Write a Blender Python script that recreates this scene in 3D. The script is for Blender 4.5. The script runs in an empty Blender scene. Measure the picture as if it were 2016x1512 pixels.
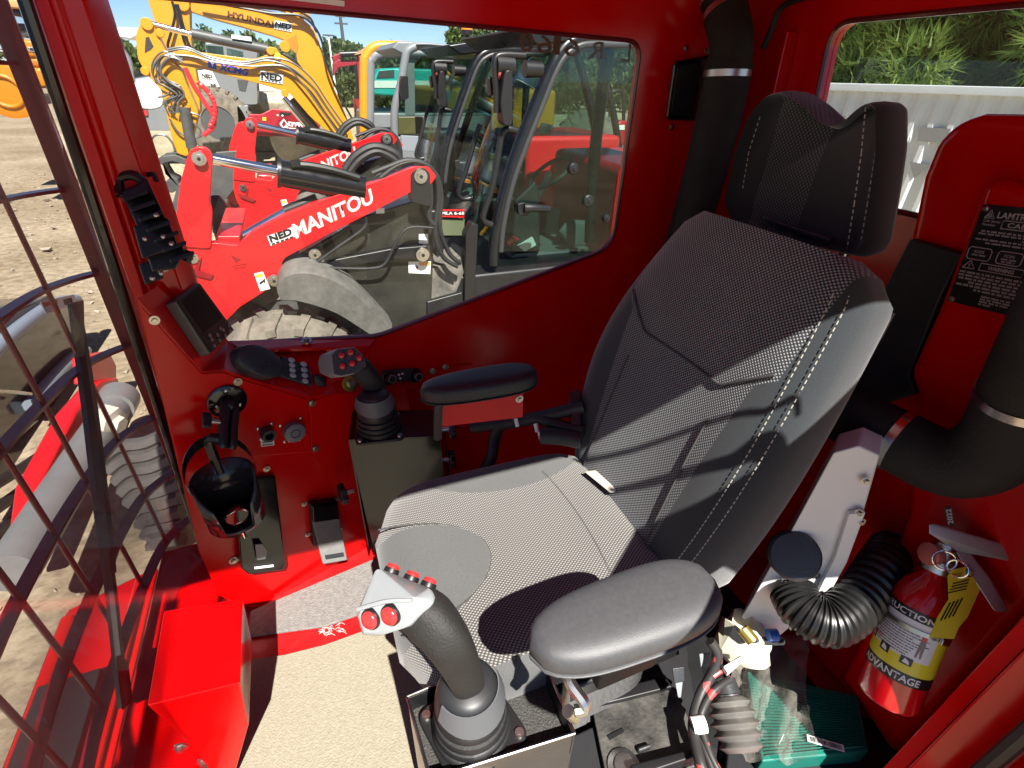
import bpy, bmesh, math, random
from math import sin, cos, radians as R, pi, atan2, sqrt
from mathutils import Vector as V, Matrix

SC = bpy.context.scene
COL = SC.collection

# ------------------------------------------------------------ camera, sky, sun, exposure
AZ, PITCH, ROLL, FPX = R(23), R(31.5), R(1.8), 980.0
_fh = V((sin(AZ), cos(AZ), 0)); _up = V((0, 0, 1))
FW = cos(PITCH) * _fh - sin(PITCH) * _up
_r0 = V((cos(AZ), -sin(AZ), 0)); _u0 = _r0.cross(FW)
CR = cos(ROLL) * _r0 + sin(ROLL) * _u0
CU = -sin(ROLL) * _r0 + cos(ROLL) * _u0
cd = bpy.data.cameras.new('camera'); cam = bpy.data.objects.new('camera', cd); COL.objects.link(cam)
cd.sensor_width = 36; cd.lens = 36 * FPX / 2016; cd.clip_start = 0.02; cd.clip_end = 3000
cam.matrix_world = Matrix(((CR.x, CU.x, -FW.x, 0), (CR.y, CU.y, -FW.y, 0), (CR.z, CU.z, -FW.z, 0), (0, 0, 0, 1)))
SC.camera = cam

SUN_DIR = V((0.03, -1.0, 1.32)).normalized()          # towards the sun: in through the open door
W = bpy.data.worlds.new('World'); SC.world = W; W.use_nodes = True
nt = W.node_tree; nt.nodes.clear()
sky = nt.nodes.new('ShaderNodeTexSky'); sky.sky_type = 'NISHITA'; sky.sun_disc = False
sky.sun_elevation = math.asin(SUN_DIR.z); sky.sun_rotation = atan2(SUN_DIR.x, SUN_DIR.y)
sky.air_density = 1.0; sky.dust_density = 0.0; sky.ozone_density = 4.0; sky.altitude = 3500
bg = nt.nodes.new('ShaderNodeBackground'); bg.inputs['Strength'].default_value = 0.05
wo = nt.nodes.new('ShaderNodeOutputWorld')
# thin fair weather clouds over the whole sky
tcw = nt.nodes.new('ShaderNodeTexCoord'); mpw = nt.nodes.new('ShaderNodeMapping'); mpw.inputs['Scale'].default_value = (1, 1, 3.2)
nzw = nt.nodes.new('ShaderNodeTexNoise'); nzw.inputs['Scale'].default_value = 3.4; nzw.inputs['Detail'].default_value = 7
rpw = nt.nodes.new('ShaderNodeValToRGB'); rpw.color_ramp.elements[0].position = .56; rpw.color_ramp.elements[1].position = .85
rpw.color_ramp.elements[1].color = (.75, .75, .75, 1)
mxw = nt.nodes.new('ShaderNodeMixRGB'); mxw.inputs[2].default_value = (5.0, 5.3, 5.6, 1)
nt.links.new(tcw.outputs['Generated'], mpw.inputs[0]); nt.links.new(mpw.outputs[0], nzw.inputs['Vector'])
nt.links.new(nzw.outputs[0], rpw.inputs[0]); nt.links.new(rpw.outputs[0], mxw.inputs[0])
nt.links.new(sky.outputs[0], mxw.inputs[1]); nt.links.new(mxw.outputs[0], bg.inputs[0]); nt.links.new(bg.outputs[0], wo.inputs[0])

sl = bpy.data.lights.new('sun', 'SUN'); sl.energy = 5.0; sl.angle = R(0.53); sl.color = (1, .95, .87)
so = bpy.data.objects.new('sun', sl); COL.objects.link(so)
so.rotation_euler = (-SUN_DIR).to_track_quat('-Z', 'Y').to_euler(); so.location = (0, -10, 14)
SC.view_settings.view_transform = 'Standard'; SC.view_settings.look = 'None'
SC.view_settings.gamma = 1; SC.view_settings.use_curve_mapping = False
SC.view_settings.exposure = 1.4

# ------------------------------------------------------------ measuring helpers: a photo pixel on a plane of the place
def ray(x, y): return FW + CR * ((x - 1008) / FPX) - CU * ((y - 756) / FPX)
def PX(x, y, X): v = ray(x, y); return v * (X / v.x)
def PY(x, y, Y): v = ray(x, y); return v * (Y / v.y)
def PZ(x, y, Z): v = ray(x, y); return v * (Z / v.z)
def PD(x, y, d): return ray(x, y) * d
def PP(x, y, p, n):
    v = ray(x, y); return v * (p.dot(n) / v.dot(n))
class Plane3:
    def __init__(s, a, b, c): s.p = a; s.n = (b - a).cross(c - a).normalized()
    def __call__(s, x, y): return PP(x, y, s.p, s.n)

# ------------------------------------------------------------ materials
MATS = {}
def mat(name, col, rough=.5, metal=0, coat=0, noise=0, nscale=8, bump=0, bscale=60, spec=.5, sheen=0, rnoise=0, dust=0):
    if name in MATS: return MATS[name]
    m = bpy.data.materials.new(name); m.use_nodes = True; n = m.node_tree; b = n.nodes['Principled BSDF']
    b.inputs['Base Color'].default_value = (*col, 1); b.inputs['Roughness'].default_value = rough
    b.inputs['Metallic'].default_value = metal; b.inputs['Coat Weight'].default_value = coat; b.inputs['Coat Roughness'].default_value = .06
    b.inputs['Specular IOR Level'].default_value = spec; b.inputs['Sheen Weight'].default_value = sheen
    tc = n.nodes.new('ShaderNodeTexCoord')
    if noise or dust:
        t = n.nodes.new('ShaderNodeTexNoise'); t.inputs['Scale'].default_value = nscale; t.inputs['Detail'].default_value = 7; t.inputs['Roughness'].default_value = .65
        n.links.new(tc.outputs['Object'], t.inputs['Vector'])
        r = n.nodes.new('ShaderNodeValToRGB'); e = r.color_ramp.elements; e[0].position = .3; e[1].position = .7
        e[0].color = (*[c * (1 - noise) for c in col], 1)
        e[1].color = (*[c * (1 + noise) * (1 - dust) + dust * d for c, d in zip(col, (.35, .32, .27))], 1)
        n.links.new(t.outputs[0], r.inputs[0]); n.links.new(r.outputs[0], b.inputs['Base Color'])
    if rnoise:
        t = n.nodes.new('ShaderNodeTexNoise'); t.inputs['Scale'].default_value = 14; t.inputs['Detail'].default_value = 6
        n.links.new(tc.outputs['Object'], t.inputs['Vector'])
        k = n.nodes.new('ShaderNodeMapRange'); k.inputs[1].default_value = .3; k.inputs[2].default_value = .7
        k.inputs[3].default_value = max(.02, rough - rnoise); k.inputs[4].default_value = rough + rnoise
        n.links.new(t.outputs[0], k.inputs[0]); n.links.new(k.outputs[0], b.inputs['Roughness'])
    if bump:
        t = n.nodes.new('ShaderNodeTexNoise'); t.inputs['Scale'].default_value = bscale; t.inputs['Detail'].default_value = 4
        n.links.new(tc.outputs['Object'], t.inputs['Vector'])
        k = n.nodes.new('ShaderNodeBump'); k.inputs['Strength'].default_value = bump; k.inputs['Distance'].default_value = .004
        n.links.new(t.outputs[0], k.inputs['Height']); n.links.new(k.outputs[0], b.inputs['Normal'])
    MATS[name] = m; return m
def glass(name, tint=(1, 1, 1), refl=.5, rough=0.0, film=0.0):
    m = bpy.data.materials.new(name); m.use_nodes = True; n = m.node_tree; n.nodes.clear()
    o = n.nodes.new('ShaderNodeOutputMaterial'); t = n.nodes.new('ShaderNodeBsdfTransparent'); t.inputs[0].default_value = (*tint, 1)
    g = n.nodes.new('ShaderNodeBsdfGlossy'); g.inputs['Roughness'].default_value = rough
    # Schlick reflection, the same from both sides of the sheet
    ge = n.nodes.new('ShaderNodeNewGeometry'); dt = n.nodes.new('ShaderNodeVectorMath'); dt.operation = 'DOT_PRODUCT'
    n.links.new(ge.outputs['Incoming'], dt.inputs[0]); n.links.new(ge.outputs['Normal'], dt.inputs[1])
    def M(op, a, b_):
        q_ = n.nodes.new('ShaderNodeMath'); q_.operation = op
        for i, v in enumerate((a, b_)):
            if isinstance(v, (int, float)): q_.inputs[i].default_value = v
            elif v is not None: n.links.new(v, q_.inputs[i])
        return q_.outputs[0]
    fr_ = M('ADD', M('MULTIPLY', M('POWER', M('SUBTRACT', 1.0, M('ABSOLUTE', dt.outputs['Value'], None)), 5.0), .96), .04)
    fo = M('MULTIPLY', fr_, refl)
    x = n.nodes.new('ShaderNodeMixShader'); n.links.new(fo, x.inputs[0])
    n.links.new(t.outputs[0], x.inputs[1]); n.links.new(g.outputs[0], x.inputs[2])
    out = x
    if film:
        d = n.nodes.new('ShaderNodeBsdfDiffuse'); d.inputs[0].default_value = (.6, .57, .5, 1)
        x2 = n.nodes.new('ShaderNodeMixShader'); tn = n.nodes.new('ShaderNodeTexNoise'); tn.inputs['Scale'].default_value = 9; tn.inputs['Detail'].default_value = 6
        k2 = n.nodes.new('ShaderNodeMath'); k2.operation = 'MULTIPLY'; k2.inputs[1].default_value = film
        n.links.new(tn.outputs[0], k2.inputs[0]); n.links.new(k2.outputs[0], x2.inputs[0])
        n.links.new(x.outputs[0], x2.inputs[1]); n.links.new(d.outputs[0], x2.inputs[2]); out = x2
    n.links.new(out.outputs[0], o.inputs[0]); MATS[name] = m; return m

RED = mat('red_paint', (.54, .0008, .0012), .20, 0, 0, .06, 3, 0, 60, .38, 0, .07)
REDF = mat('red_floor_paint', (.42, .004, .006), .4, 0, .1, .12, 6, 0, 60, .5, 0, .12, .02)
LRED = mat('loader_red', (.58, .006, .009), .4, 0, .3, .04, 3)
BLACK = mat('black_gloss', (.006, .006, .007), .16, 0, .4, 0, 8, 0, 60, .5, 0, .04)
BLK = mat('black_satin', (.010, .010, .011), .4, 0, 0, .2, 12)
RUB = mat('rubber', (.014, .014, .015), .55, 0, 0, .25, 20, .15, 120)
FOAM = mat('foam_hose', (.016, .015, .014), .8, 0, 0, .25, 18, .35, 260, .3)
VINYL = mat('armrest_vinyl', (.055, .057, .062), .5, 0, 0, .12, 200, .12, 1100, .6)
GREYP = mat('grey_plastic', (.22, .235, .245), .35, 0, 0, .05, 20, .1, 300)
DGREY = mat('dark_grey_plastic', (.032, .034, .037), .42, 0, 0, .1, 30, .15, 300)
STEEL = mat('steel', (.55, .54, .52), .28, 1, 0, .1, 30, 0, 60, .5, 0, .1)
CHROME = mat('chrome', (.8, .8, .8), .08, 1)
BOLT = mat('zinc_bolt', (.6, .57, .48), .3, 1, 0, .2, 80)
WHITE = mat('white_paint', (.72, .72, .72), .4, 0, 0, .03, 5)
LABEL = mat('label_white', (.78, .77, .74), .45)
PRED = mat('push_button_red', (.62, .03, .03), .25, 0, .5)
MAT_ = mat('floor_mat', (.27, .245, .185), .9, 0, 0, .13, 150, .6, 300, .1)
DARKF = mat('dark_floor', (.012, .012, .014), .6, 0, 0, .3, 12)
GREEN = mat('filter_green', (.0, .14, .105), .5, 0, 0, .08, 20)
YEL = mat('tag_yellow', (.72, .58, .03), .5)
YPAINT = mat('machine_yellow', (.56, .235, .005), .4, 0, .2, .04, 2)
OPAINT = mat('machine_orange', (.58, .21, .006), .4, 0, .2, .04, 2)
GCAST = mat('grey_cast', (.055, .055, .055), .5, 0, 0, .2, 8, 0, 60, .5, 0, 0, .05)
GBODY = mat('grey_body', (.16, .17, .18), .45, 0, 0, .06, 3)
OLIVE = mat('dark_side_panel', (.018, .018, .015), .3, 0, .1, .25, 5, 0, 60, .5, 0, .05, .03)
TYRE = mat('tyre', (.13, .112, .09), .85, 0, 0, .3, 9, .3, 40, .3, 0, 0, .2)
FENDER = mat('fender_plastic', (.085, .082, .076), .6, 0, 0, .18, 14, .2, 60, .4, 0, 0, .12)
GLASS = glass('side_glass', (.97, .98, .97), .35)
WGLASS = glass('screen_glass', (.88, .86, .87), .7, 0, .07)
TGLASS = glass('tinted_glass', (.60, .72, .68), .8, 0, .0)
SAND = None

# ------------------------------------------------------------ mesh helpers
def tag(o, label=None, cat=None, group=None, kind=None):
    if label: o['label'] = label
    if cat: o['category'] = cat
    if group: o['group'] = group
    if kind: o['kind'] = kind
    return o
def thing(name, label, cat, loc=(0, 0, 0), group=None):
    o = bpy.data.objects.new(name, None); COL.objects.link(o); o.location = loc; o.empty_display_size = .05
    o['wl'] = list(loc)
    return tag(o, label, cat, group)
def wloc(o):
    p = V((0, 0, 0))
    while o is not None: p += o.location; o = o.parent
    return p
def frame(ax):
    ax = V(ax).normalized(); t = V((0, 0, 1)) if abs(ax.z) < .9 else V((1, 0, 0))
    a = ax.cross(t).normalized(); return a, ax.cross(a).normalized()
class MB:
    def __init__(s): s.b = bmesh.new(); s.mi = 0
    def _f(s, vs):
        try:
            f = s.b.faces.new(vs); f.material_index = s.mi; return f
        except ValueError: return None
    def pts(s, ps): return [s.b.verts.new(p) for p in ps]
    def face(s, ps): s._f(s.pts(ps)); return s
    def rings(s, rs, cap=True, closed=True):
        vs = [s.pts(r) for r in rs]; n = len(vs[0])
        for a, b in zip(vs, vs[1:]):
            for i in range(n if closed else n - 1):
                j = (i + 1) % n; s._f((a[i], a[j], b[j], b[i]))
        if cap: s._f(vs[0][::-1]); s._f(vs[-1])
        return s
    def box(s, c, d, ax=(1, 0, 0), up=(0, 0, 1)):
        a = V(ax).normalized(); w = V(up); w = (w - a * w.dot(a)).normalized(); e = w.cross(a); c = V(c)
        h = [x / 2 for x in d]
        r = lambda k: [c + a * h[0] * i + e * h[1] * j + w * h[2] * k for i, j in ((-1, -1), (1, -1), (1, 1), (-1, 1))]
        return s.rings([r(-1), r(1)])
    def bb(s, a, b):
        a = V(a); b = V(b); return s.box((a + b) / 2, [abs(x) for x in (b - a)])
    def cyl(s, p, q, r, r2=None, n=20, cap=True):
        p = V(p); q = V(q); r2 = r if r2 is None else r2; a, e = frame(q - p)
        ring = lambda c, rr: [c + (a * cos(2 * pi * i / n) + e * sin(2 * pi * i / n)) * rr for i in range(n)]
        return s.rings([ring(p, r), ring(q, r2)], cap)
    def lathe(s, p, ax, prof, n=24):
        p = V(p); ax = V(ax).normalized(); a, e = frame(ax)
        return s.rings([[p + ax * h + (a * cos(2 * pi * i / n) + e * sin(2 * pi * i / n)) * max(r, 1e-4) for i in range(n)] for h, r in prof])
    def tube(s, ps, r, n=10, sub=6, cap=True):
        ps = smooth_path([V(p) for p in ps], sub) if sub > 1 else [V(p) for p in ps]
        rs = []; prev = None
        for i, p in enumerate(ps):
            t = (ps[min(i + 1, len(ps) - 1)] - ps[max(i - 1, 0)]).normalized()
            if prev is None: a, e = frame(t)
            else:
                a = (prev - t * prev.dot(t)).normalized(); e = t.cross(a)
            prev = a; rr = r(i / (len(ps) - 1)) if callable(r) else r
            rs.append([p + (a * cos(2 * pi * k / n) + e * sin(2 * pi * k / n)) * rr for k in range(n)])
        return s.rings(rs, cap)
    def poly(s, ps, vec):
        ps = [V(p) for p in ps]; vec = V(vec); return s.rings([ps, [p + vec for p in ps]])
    def hull(s, ps):
        vs = s.pts(ps); r = bmesh.ops.convex_hull(s.b, input=vs)
        return s
    def sphere(s, c, r, n=16, m=10, sc=(1, 1, 1)):
        c = V(c); rs = []
        for j in range(m + 1):
            t = -pi / 2 + pi * j / m; k = max(cos(t), 1e-3)
            rs.append([c + V((r * k * cos(2 * pi * i / n) * sc[0], r * k * sin(2 * pi * i / n) * sc[1], r * sin(t) * sc[2])) for i in range(n)])
        return s.rings(rs)
    def torus(s, c, ax, R_, r, n=28, m=8):
        c = V(c); a, e = frame(ax); ax = V(ax).normalized(); rs = []
        for i in range(n + 1):
            t = 2 * pi * i / n; d = a * cos(t) + e * sin(t)
            rs.append([c + d * (R_ + r * cos(2 * pi * k / m)) + ax * r * sin(2 * pi * k / m) for k in range(m)])
        return s.rings(rs, False)
    def build(s, name, m, parent=None, bev=0, seg=2, ang=38, sub=0, label=None):
        bmesh.ops.remove_doubles(s.b, verts=s.b.verts, dist=1e-5)
        bmesh.ops.recalc_face_normals(s.b, faces=s.b.faces)
        me = bpy.data.meshes.new(name); s.b.to_mesh(me); s.b.free()
        for mm in (m if isinstance(m, (list, tuple)) else [m]): me.materials.append(mm)
        o = bpy.data.objects.new(name, me); COL.objects.link(o)
        if parent is not None:
            me.transform(Matrix.Translation(-wloc(parent))); o.parent = parent
        me.shade_smooth()
        if bev:
            k = o.modifiers.new('bevel', 'BEVEL'); k.width = bev; k.segments = seg; k.limit_method = 'ANGLE'; k.angle_limit = R(30); k.harden_normals = False
        if sub:
            k = o.modifiers.new('subdiv', 'SUBSURF'); k.levels = sub; k.render_levels = sub
        me.set_sharp_from_angle(angle=R(ang))
        if bev: k = o.modifiers.new('wn', 'WEIGHTED_NORMAL')
        if label: o['label'] = label
        return o
def smooth_path(ps, sub):
    out = []
    for i in range(len(ps) - 1):
        p0 = ps[max(i - 1, 0)]; p1 = ps[i]; p2 = ps[i + 1]; p3 = ps[min(i + 2, len(ps) - 1)]
        for k in range(sub):
            t = k / sub; t2 = t * t; t3 = t2 * t
            out.append(.5 * ((2 * p1) + (p2 - p0) * t + (2 * p0 - 5 * p1 + 4 * p2 - p3) * t2 + (3 * p1 - p0 - 3 * p2 + p3) * t3))
    out.append(ps[-1]); return out
def solo(mb, name, m, label, cat, loc=None, group=None, bev=0, **k):
    o = mb.build(name, m, None, bev, **k)
    tag(o, label, cat, group)
    if loc is not None:
        o.data.transform(Matrix.Translation(-V(loc))); o.location = loc
    return o
def plate(name, outer, holes, vec, m, parent, bev=0):
    """flat sheet with openings, extruded by vec"""
    b = bmesh.new(); es = []
    for loop in [outer] + holes:
        vs = [b.verts.new(p) for p in loop]
        es += [b.edges.new((vs[i], vs[(i + 1) % len(vs)])) for i in range(len(vs))]
    bmesh.ops.triangle_fill(b, use_beauty=True, use_dissolve=False, edges=es)
    r = bmesh.ops.extrude_face_region(b, geom=list(b.faces))
    bmesh.ops.translate(b, verts=[v for v in r['geom'] if isinstance(v, bmesh.types.BMVert)], vec=vec)
    x = MB(); x.b.free(); x.b = b
    return x.build(name, m, parent, bev)
def rounded(ps, r, n=5):
    """round the corners of a 3D polygon"""
    out = []; ps = [V(p) for p in ps]
    for i, p in enumerate(ps):
        a = ps[i - 1]; c = ps[(i + 1) % len(ps)]; rr = r[i] if isinstance(r, (list, tuple)) else r
        if rr <= 0: out.append(p); continue
        d1 = (a - p); d2 = (c - p); k = min(rr, d1.length * .45, d2.length * .45)
        q1 = p + d1.normalized() * k; q2 = p + d2.normalized() * k
        for j in range(n + 1):
            t = j / n; out.append(q1 * (1 - t) ** 2 + p * 2 * t * (1 - t) + q2 * t * t)
    return out
def text(s, bl, br, tl, m, name='lettering', parent=None, depth=0, bold=0.0, label=None, proj=None):
    """lettering filling the parallelogram bl-br-tl"""
    c = bpy.data.curves.new(name, 'FONT'); c.body = s; c.size = 1; c.offset = bold; c.align_x = 'LEFT'; c.resolution_u = 3
    if '\n' in s: c.space_line = 1.0
    o = bpy.data.objects.new(name, c); COL.objects.link(o)
    dg = bpy.context.evaluated_depsgraph_get(); dg.update()
    me = bpy.data.meshes.new_from_object(o.evaluated_get(dg)); bpy.data.objects.remove(o)
    xs = [v.co.x for v in me.vertices]; ys = [v.co.y for v in me.vertices]
    x0, x1, y0, y1 = min(xs), max(xs), min(ys), max(ys)
    bl, br, tl = V(bl), V(br), V(tl); ex, ey = br - bl, tl - bl
    for v in me.vertices:
        u = (v.co.x - x0) / (x1 - x0); w = (v.co.y - y0) / (y1 - y0)
        v.co = proj(u, w) if proj else bl + ex * u + ey * w
    me.materials.append(m); ob = bpy.data.objects.new(name, me); COL.objects.link(ob)
    if parent is not None:
        me.transform(Matrix.Translation(-wloc(parent))); ob.parent = parent
    if label: ob['label'] = label
    return ob
def copy_tree(o, parent=None, loc=None):
    c = o.copy(); COL.objects.link(c)
    if parent is not None: c.parent = parent
    if loc is not None: c.location = loc
    for ch in list(o.children): copy_tree(ch, c)
    return c
def sup(c, a, b, ha, hb, n, k=40, bow=0):
    """superellipse ring round c in the plane of a, b"""
    out = []
    for i in range(k):
        t = 2 * pi * i / k; ct, st = cos(t), sin(t)
        x = math.copysign(abs(ct) ** (2 / n), ct); y = math.copysign(abs(st) ** (2 / n), st)
        p = c + a * ha * x + b * hb * y
        if bow and y < 0: p += b * bow * (1 - min(1, abs(x) / .75) ** 2) * (-y)
        out.append(p)
    return out
def bolt(p, n, r=.006, name='bolt', parent=None, m=None):
    p = V(p); n = V(n).normalized(); x = MB(); x.cyl(p, p + n * r * .35, r * 1.35, n=14); x.cyl(p + n * r * .35, p + n * r * 1.1, r * .85, r * .7, n=6)
    return x.build(name, m or BOLT, parent)

# ============================================================ THE CAB
ZF = -1.10                                              # cab floor
CAB = thing('mulcher_cab', 'red steel operator cab with guarded windscreen, seen from its open door', 'vehicle cab', (0, .5, ZF))
WY = 1.06; WX = 1.0
floor_ = MB().bb((-.46, -.06, ZF - .03), (WX + .04, WY + .04, ZF)).build('cab_floor', REDF, CAB, .003)
roof = MB().bb((-.50, 0.0, .235), (WX + .05, WY + .05, .29)).build('roof', RED, CAB, .008)
# far side wall with its slanting window
w = lambda x, y: PY(x, y, WY)
win = [w(441, 668), w(262, 385), w(196, 10), w(196, -30), w(1262, 79), w(1208, 497), w(744, 661)]
win = [V((-.30, WY, w(441, 668).z)), V((-.30, WY, w(300, -12).z)), w(1262, 82), w(1205, 487), w(744, 661)]
winr = rounded(win, [0, 0, .035, .05, .02])
plate('side_wall', [V((PY(410, 1100, WY).x, WY, ZF)), PY(222, 497, WY), V((PY(42, -40, WY).x, WY, .24)), V((WX + .02, WY, .24)), V((WX + .02, WY, ZF))], [winr], V((0, .012, 0)), RED, CAB)
tr = MB(); tr.tube([p + V((0, -.001, 0)) for p in winr] + [winr[0]], .0045, 6, 1); tr.build('window_seal', mat('seal_edge', (.10, .01, .015), .3, 0, .3), CAB)
MB().poly([p + V((0, .005, 0)) for p in winr], (0, .004, 0)).build('side_window', GLASS, CAB)
# header strip with a paper label above the window
MB().poly([PY(560, -14, WY - .002), PY(678, 2, WY - .002), PY(678, 13, WY - .002), PY(560, -1, WY - .002)], (0, -.001, 0)).build('header_sticker', LABEL, CAB)
# rear wall
q = lambda x, y: PX(x, y, WX)
rw = [q(1640, 44), q(1572, 372), V((WX, .16, q(1572, 372).z)), V((WX, .16, q(2016, 6).z))]
rwr = rounded(rw, [.045, .05, .04, .04])
plate('rear_wall', [V((WX, -.02, ZF)), V((WX, -.02, .24)), V((WX, WY + .03, .24)), V((WX, WY + .03, ZF))], [rwr], V((.028, 0, 0)), RED, CAB)
tr = MB(); tr.tube([p + V((-.001, 0, 0)) for p in rwr] + [rwr[0]], .005, 6, 1); tr.build('window_seal', mat('seal_edge', (.10, .01, .015)), CAB)
MB().poly([p + V((.014, 0, 0)) for p in rwr], (.004, 0, 0)).build('rear_window', glass('rear_glass', (.95, .97, .95), .5, 0, .05), CAB)
# upright rib on the rear wall beside the window
MB().poly([PX(1552, 60, .97), PX(1546, 60, .97), PX(1446, 470, .97), PX(1458, 470, .97)], (.03, 0, 0)).build('wall_rib', RED, CAB, .003)
# near side rear quarter panel and door post
MB().bb((.745, .085, ZF), (WX, .105, .235)).build('quarter_panel', RED, CAB, .002)
post = MB(); post.poly([V((.735, .084, ZF)), V((.752, .05, ZF)), V((.752, .036, ZF)), V((.715, -.01, ZF)), V((.735, -.04, ZF)), V((.80, -.04, ZF)), V((.80, .084, ZF))], (0, 0, 1.335))
post.build('door_post', RED, CAB, .004)
MB().tube([(.727, .032, ZF), (.727, .032, -.5), (.727, .032, .22)], .010, 8, 1).build('door_seal', RUB, CAB)
# unseen slanting plate, added to shade the armrest and lower backrest
MB().poly([V((.17, -.045, -.245)), V((.735, -.045, .255)), V((.735, -.045, -.26)), V((.60, -.045, -.20)), V((.50, -.045, -.12)), V((.245, -.045, -.345))], (0, .03, 0)).build('shade_plate', RED, CAB, .006)
# front far pillar
pl = MB()
pa = [PY(72, 0, .985), PY(265, 560, .985)]; pb_ = [PY(200, 0, 1.03), PY(352, 470, 1.03)]
def ext(p, z, q_): return p + (q_ - p) * ((z - p.z) / (q_.z - p.z))
rs = []
for z in (-.37, .236):
    a = ext(pa[0], z, pa[1]); b = ext(pb_[0], z, pb_[1])
    rs.append([a, V((a.x + .022, .978, z)), V((a.x + .026, .985, z)), V((b.x - .012, .99, z)), V((b.x, 1.03, z)), V((b.x + .004, 1.058, z)), V((a.x - .012, 1.058, z)), V((a.x - .012, 1.0, z))])
pl.rings(rs); pl.build('front_pillar', RED, CAB, .004)
sa, sb, sc2 = PY(48, 0, .972), PY(214, 497, .972), PY(388, 1040, .955)
MB().tube([ext(sa, .235, sb), sa, sb, sc2, sc2 + (sc2 - sb) * .12], .0085, 8, 3).build('screen_seal', BLACK, CAB)
f1, f2_ = PY(66, 0, .976), PY(255, 560, .970); f3_ = PY(398, 1080, .955)
fl_ = MB(); fl_.rings([[p, p + V((.016, .0, 0)), p + V((.016, .012, 0)), p + V((0, .012, 0))] for p in (ext(f1, .235, f2_), f2_, f3_)]); fl_.build('pillar_flange', RED, CAB, .002)
# console and pedal panel
CN = V((.327, -1, 0)).normalized(); CP = V((0, .99, 0))
c = lambda x, y: PP(x, y, CP, CN)
front = [c(271, 588), c(398, 730), c(441, 727), c(476, 741), c(610, 782), c(648, 777), c(800, 765), c(846, 1030), c(742, 1086), c(500, 1200), c(430, 1172), c(392, 1085)]
MB().poly(front, -CN * .004).build('pedal_panel', RED, CAB)
def quad(name, ps, m, vec=(0, 0, -.004), bev=0): return MB().poly(ps, vec).build(name, m, CAB, bev)
st = [c(271, 588), c(398, 730), PY(449, 671, 1.055), PY(352, 536, 1.045)]
quad('monitor_shelf', st, RED, (-.002, .003, -.005))
quad('console_shelf', [c(398, 730), c(441, 727), PY(449, 671, 1.055)], RED)
led = [c(441, 727), c(476, 741), c(610, 782), c(648, 777), PY(706, 742, 1.058), PY(640, 690, 1.058), PY(449, 671, 1.055)]
lb = MB()
lb.face([c(441, 727), c(476, 741), PY(449, 671, 1.055)]); lb.face([c(476, 741), c(610, 782), PY(640, 690, 1.058), PY(449, 671, 1.055)])
lb.face([c(610, 782), c(648, 777), PY(710, 735, 1.058), PY(640, 690, 1.058)]); lb.face([c(648, 777), c(800, 765), c(905, 757), PY(930, 715, 1.058), PY(710, 735, 1.058)])
lb.build('console_ledge', RED, CAB)
sl_ = [PY(449, 671, 1.059), PY(741, 664, 1.059)]
quad('window_sill', [sl_[0], sl_[1], sl_[1] + V((-.02, -.03, -.004)), sl_[0] + V((.03, -.05, -.003))], RED, (0, 0, -.006))
# screwed cover plate on the console, 3 mm proud
cov = [c(276, 600), c(397, 735), c(441, 733), c(476, 747), c(604, 786), c(612, 888), c(545, 894), c(420, 905), c(352, 915)]
MB().poly(cov, CN * .003).build('cover_plate', RED, CAB, .0015)
for x, y in ((303, 629), (467, 750), (613, 793), (620, 882)): bolt(c(x, y) + CN * .003, CN, .0058, parent=CAB)
bolt(PY(604, 672, 1.035), (0, -.2, 1), .008, parent=CAB)
quad('panel_edge', [c(612, 790), c(648, 779), c(652, 779), c(640, 896), c(614, 893)], RED, CN * .0015)
bolt(c(459, 1102) + CN * .001, CN, .007, parent=CAB)
# stickers on the pedal panel
tri = [c(626, 886), c(653, 868), c(656, 880)]
# rear housing with round shoulders, and the flat panel that carries the data plate
hx = .90
h_ = lambda x, y: PX(x, y, hx)
hump = [h_(1768, 560), h_(1798, 420), h_(1812, 350), h_(1840, 280), h_(1880, 240), h_(1930, 224), h_(2030, 226), V((hx, .11, h_(2030, 226).z)), V((hx, .11, ZF)), V((hx, h_(1768, 560).y, ZF))]
MB().poly(hump, (WX - hx - .002, 0, 0)).build('rear_housing', RED, CAB, .025, 4)
px_ = .86
pnl = [PX(1935, 352, px_), PX(1845, 600, px_), PX(1785, 735, px_), PX(1800, 775, px_), PX(1782, 1010, px_), PX(1700, 1240, px_), PX(1650, 1330, px_), V((px_, .12, ZF + .02)), V((px_, .12, PX(1935, 352, px_).z))]
MB().poly(pnl, (hx - px_ + .01, 0, 0)).build('rear_panel', RED, CAB, .018, 4)
MB().poly([PX(1790, 470, .885), PX(1895, 500, .885), PX(1850, 590, .885), PX(1790, 740, .885), PX(1802, 775, .885), PX(1700, 810, .885), PX(1640, 760, .885)], (.02, 0, 0)).build('vent_mesh', RUB, CAB, .004)

# windscreen and its guard outside it
def plan(off):
    return [V((x, y, 0)) for x, y in ((-.325, 1.06), (-.36, 1.05), (-.405, 1.0), (-.425 - off, .88), (-.435 - off, .65), (-.435 - off, .40), (-.42 - off, .15), (-.385 - off * .9, -.02), (-.31, -.07 - off))]
pp = smooth_path(plan(0), 4)
ws = MB(); ws.rings([[p + V((0, 0, -1.02)) for p in pp], [p + V((.02, 0, .235)) for p in pp]], False, False)
wso = ws.build('windscreen', WGLASS, CAB)
k = wso.modifiers.new('thick', 'SOLIDIFY'); k.thickness = .005
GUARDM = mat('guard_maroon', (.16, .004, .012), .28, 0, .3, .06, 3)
GU = bpy.data.objects.new('windscreen_guard', None); COL.objects.link(GU); GU.parent = CAB
gp = smooth_path([V((x, y, 0)) for x, y in ((-.395, 1.20), (-.43, 1.17), (-.465, 1.11), (-.485, 1.0), (-.50, .85), (-.505, .65), (-.49, .45), (-.47, .15), (-.42, -.04))], 5)
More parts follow.
